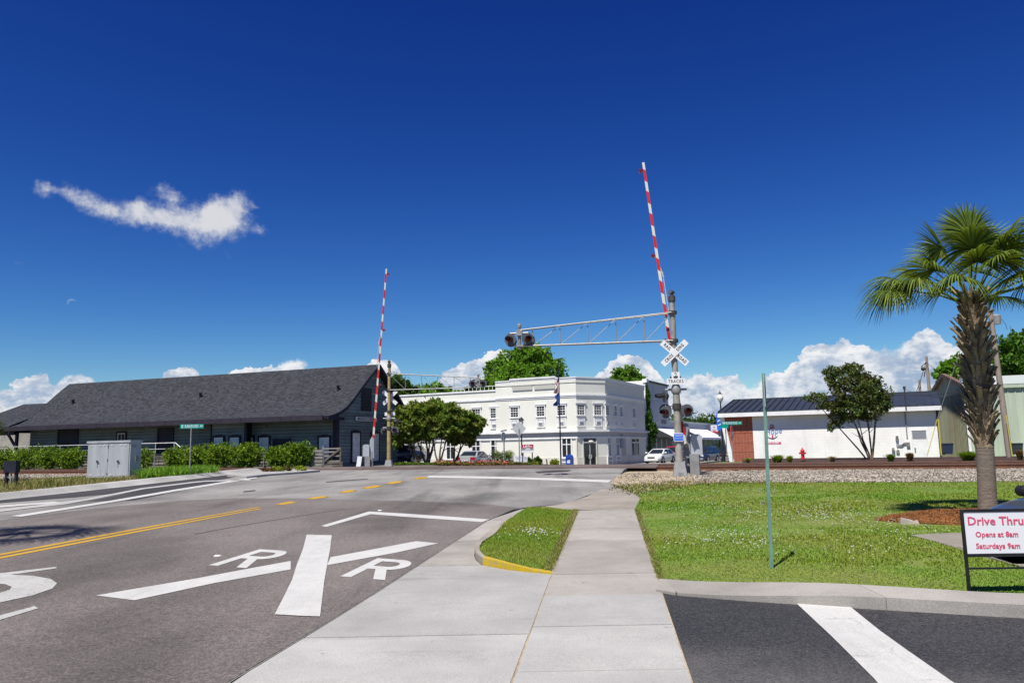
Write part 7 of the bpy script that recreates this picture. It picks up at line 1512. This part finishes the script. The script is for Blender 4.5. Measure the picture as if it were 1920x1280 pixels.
# azimuth 0 = right (+x), pi = left, -pi/2 = towards the camera
for a_, e, pl_, Lf, dr in ((PI+.12, .62, 1.12, .98, .55), (PI-.3, .42, 1.0, .92, .7), (PI+.35, .25, .95, .85, .9), (PI+.5, .5, 1.05, .85, .7), (PI*.88, 1.25, .62, .95, .35), (-2.0, 1.15, .55, .95, .45), (-1.2, 1.1, .6, .95, .45), (-.7, .95, .7, .98, .4), (-.1, .8, .75, 1., .4), (.2, .55, .8, 1., .5), (-.35, .35, .75, .95, .6), (-1.0, .55, .6, .95, .7), (-1.7, .55, .5, .9, .8), (-2.35, .75, .45, .85, .7), (1.2, 1.2, .6, .95, .3), (2.1, 1.0, .7, .95, .35), (.7, 1.0, .75, .95, .35), (-1.6, 1.45, .55, .95, .25), (.3, 1.35, .6, 1., .25), (2.6, 1.4, .5, .9, .3), (-.6, .05, .65, .9, .8), (0.25, .1, .7, .9, .8), (1.3, .5, .7, .9, .6), (1.9, .25, .7, .9, .7), (2.7, .5, .6, .9, .6), (-1.25, .12, .5, .85, .9), (.8, .3, .7, .9, .7)):
    spec.append((a_, e, pl_*(1.15 if e > .9 else 1.), Lf*1.14, dr, 'frond'))
spec = []
for dx, dy, dz, Lf, dr in ((-.80, -.25, .82, .86, .7), (-1.45, -.1, .42, .70, .9), (-1.0, .5, .62, .74, .8), (-.62, -.7, .45, .70, 1.), (-1.1, -.35, .5, .72, .9), (-1.2, .2, .72, .78, .75), (-.15, -.45, 1.1, .8, .7), (.45, -.45, 1.3, .82, .6), (.9, -.5, .9, .8, .8), (1.25, .1, .75, .8, .8), (-.42, .1, 1.38, .74, .3), (.02, -.15, 1.55, .72, .25), (.4, .2, 1.45, .76, .25), (.75, -.1, 1.2, .76, .35), (1.05, .3, .85, .76, .4), (1.2, -.3, .45, .72, .55), (.2, -.75, 1.2, .72, .5), (-.3, -.8, .9, .68, .6), (.7, -.75, .85, .72, .6), (.35, -.9, .5, .66, .8), (-.15, .6, 1.3, .74, .3), (.55, .8, 1.0, .74, .35), (-.5, .8, .9, .7, .4), (.15, 1.0, .7, .7, .5), (1.0, .8, .4, .7, .5), (.85, -.8, .3, .66, .8), (-.05, -1.0, .7, .66, .7), (.1, .1, 1.7, .66, .2)):
    spec.append(((dx, dy, dz+.2), 0, math.sqrt(dx*dx+dy*dy+dz*dz)*1.02, Lf*1.08, dr*.8, 'frond'))
for a_, e in (): spec.append((a_, e, .5, .6, .9, 'frond_dry'))
palm('cabbage palm with shaggy brown leaf bases and green fan fronds on the pine straw bed', (B0.x, py_, zp), pts, 3, spec, True, seed=3, nl=50, fw=.036)
# small palm at the left edge and the palm that throws the shadow on the road
random.seed(5)
def palm_spec(n, L, pl_): return [(k*2.4, random.choice((1.2, .8, .4, 0, -.2))+random.uniform(-.15, .15), pl_*random.uniform(.85, 1.1), L*random.uniform(.9, 1.1), random.uniform(.4, .8), 'frond') for k in range(n)]
qx = -26.2; qy = 37.5; palm('palm at the left edge of the picture, only its frond tips in view', (qx, qy, height(qx, qy)), [(0, 0, -.2), (0, 0, 1.2), (.05, 0, 2.4), (.05, 0, 3.4)], 3, palm_spec(22, 1., .8), False, seed=6, nl=20)
qx = -11.2; qy = 11.4; palm('tall palm beside the road beyond the left edge, throwing the shadow on the asphalt', (qx, qy, height(qx, qy)), [(0, 0, -.2), (.05, 0, 2.5), (.1, 0, 5.), (.1, 0, 7.)], 3, palm_spec(24, 1.2, 1.0), False, seed=9, nl=20)
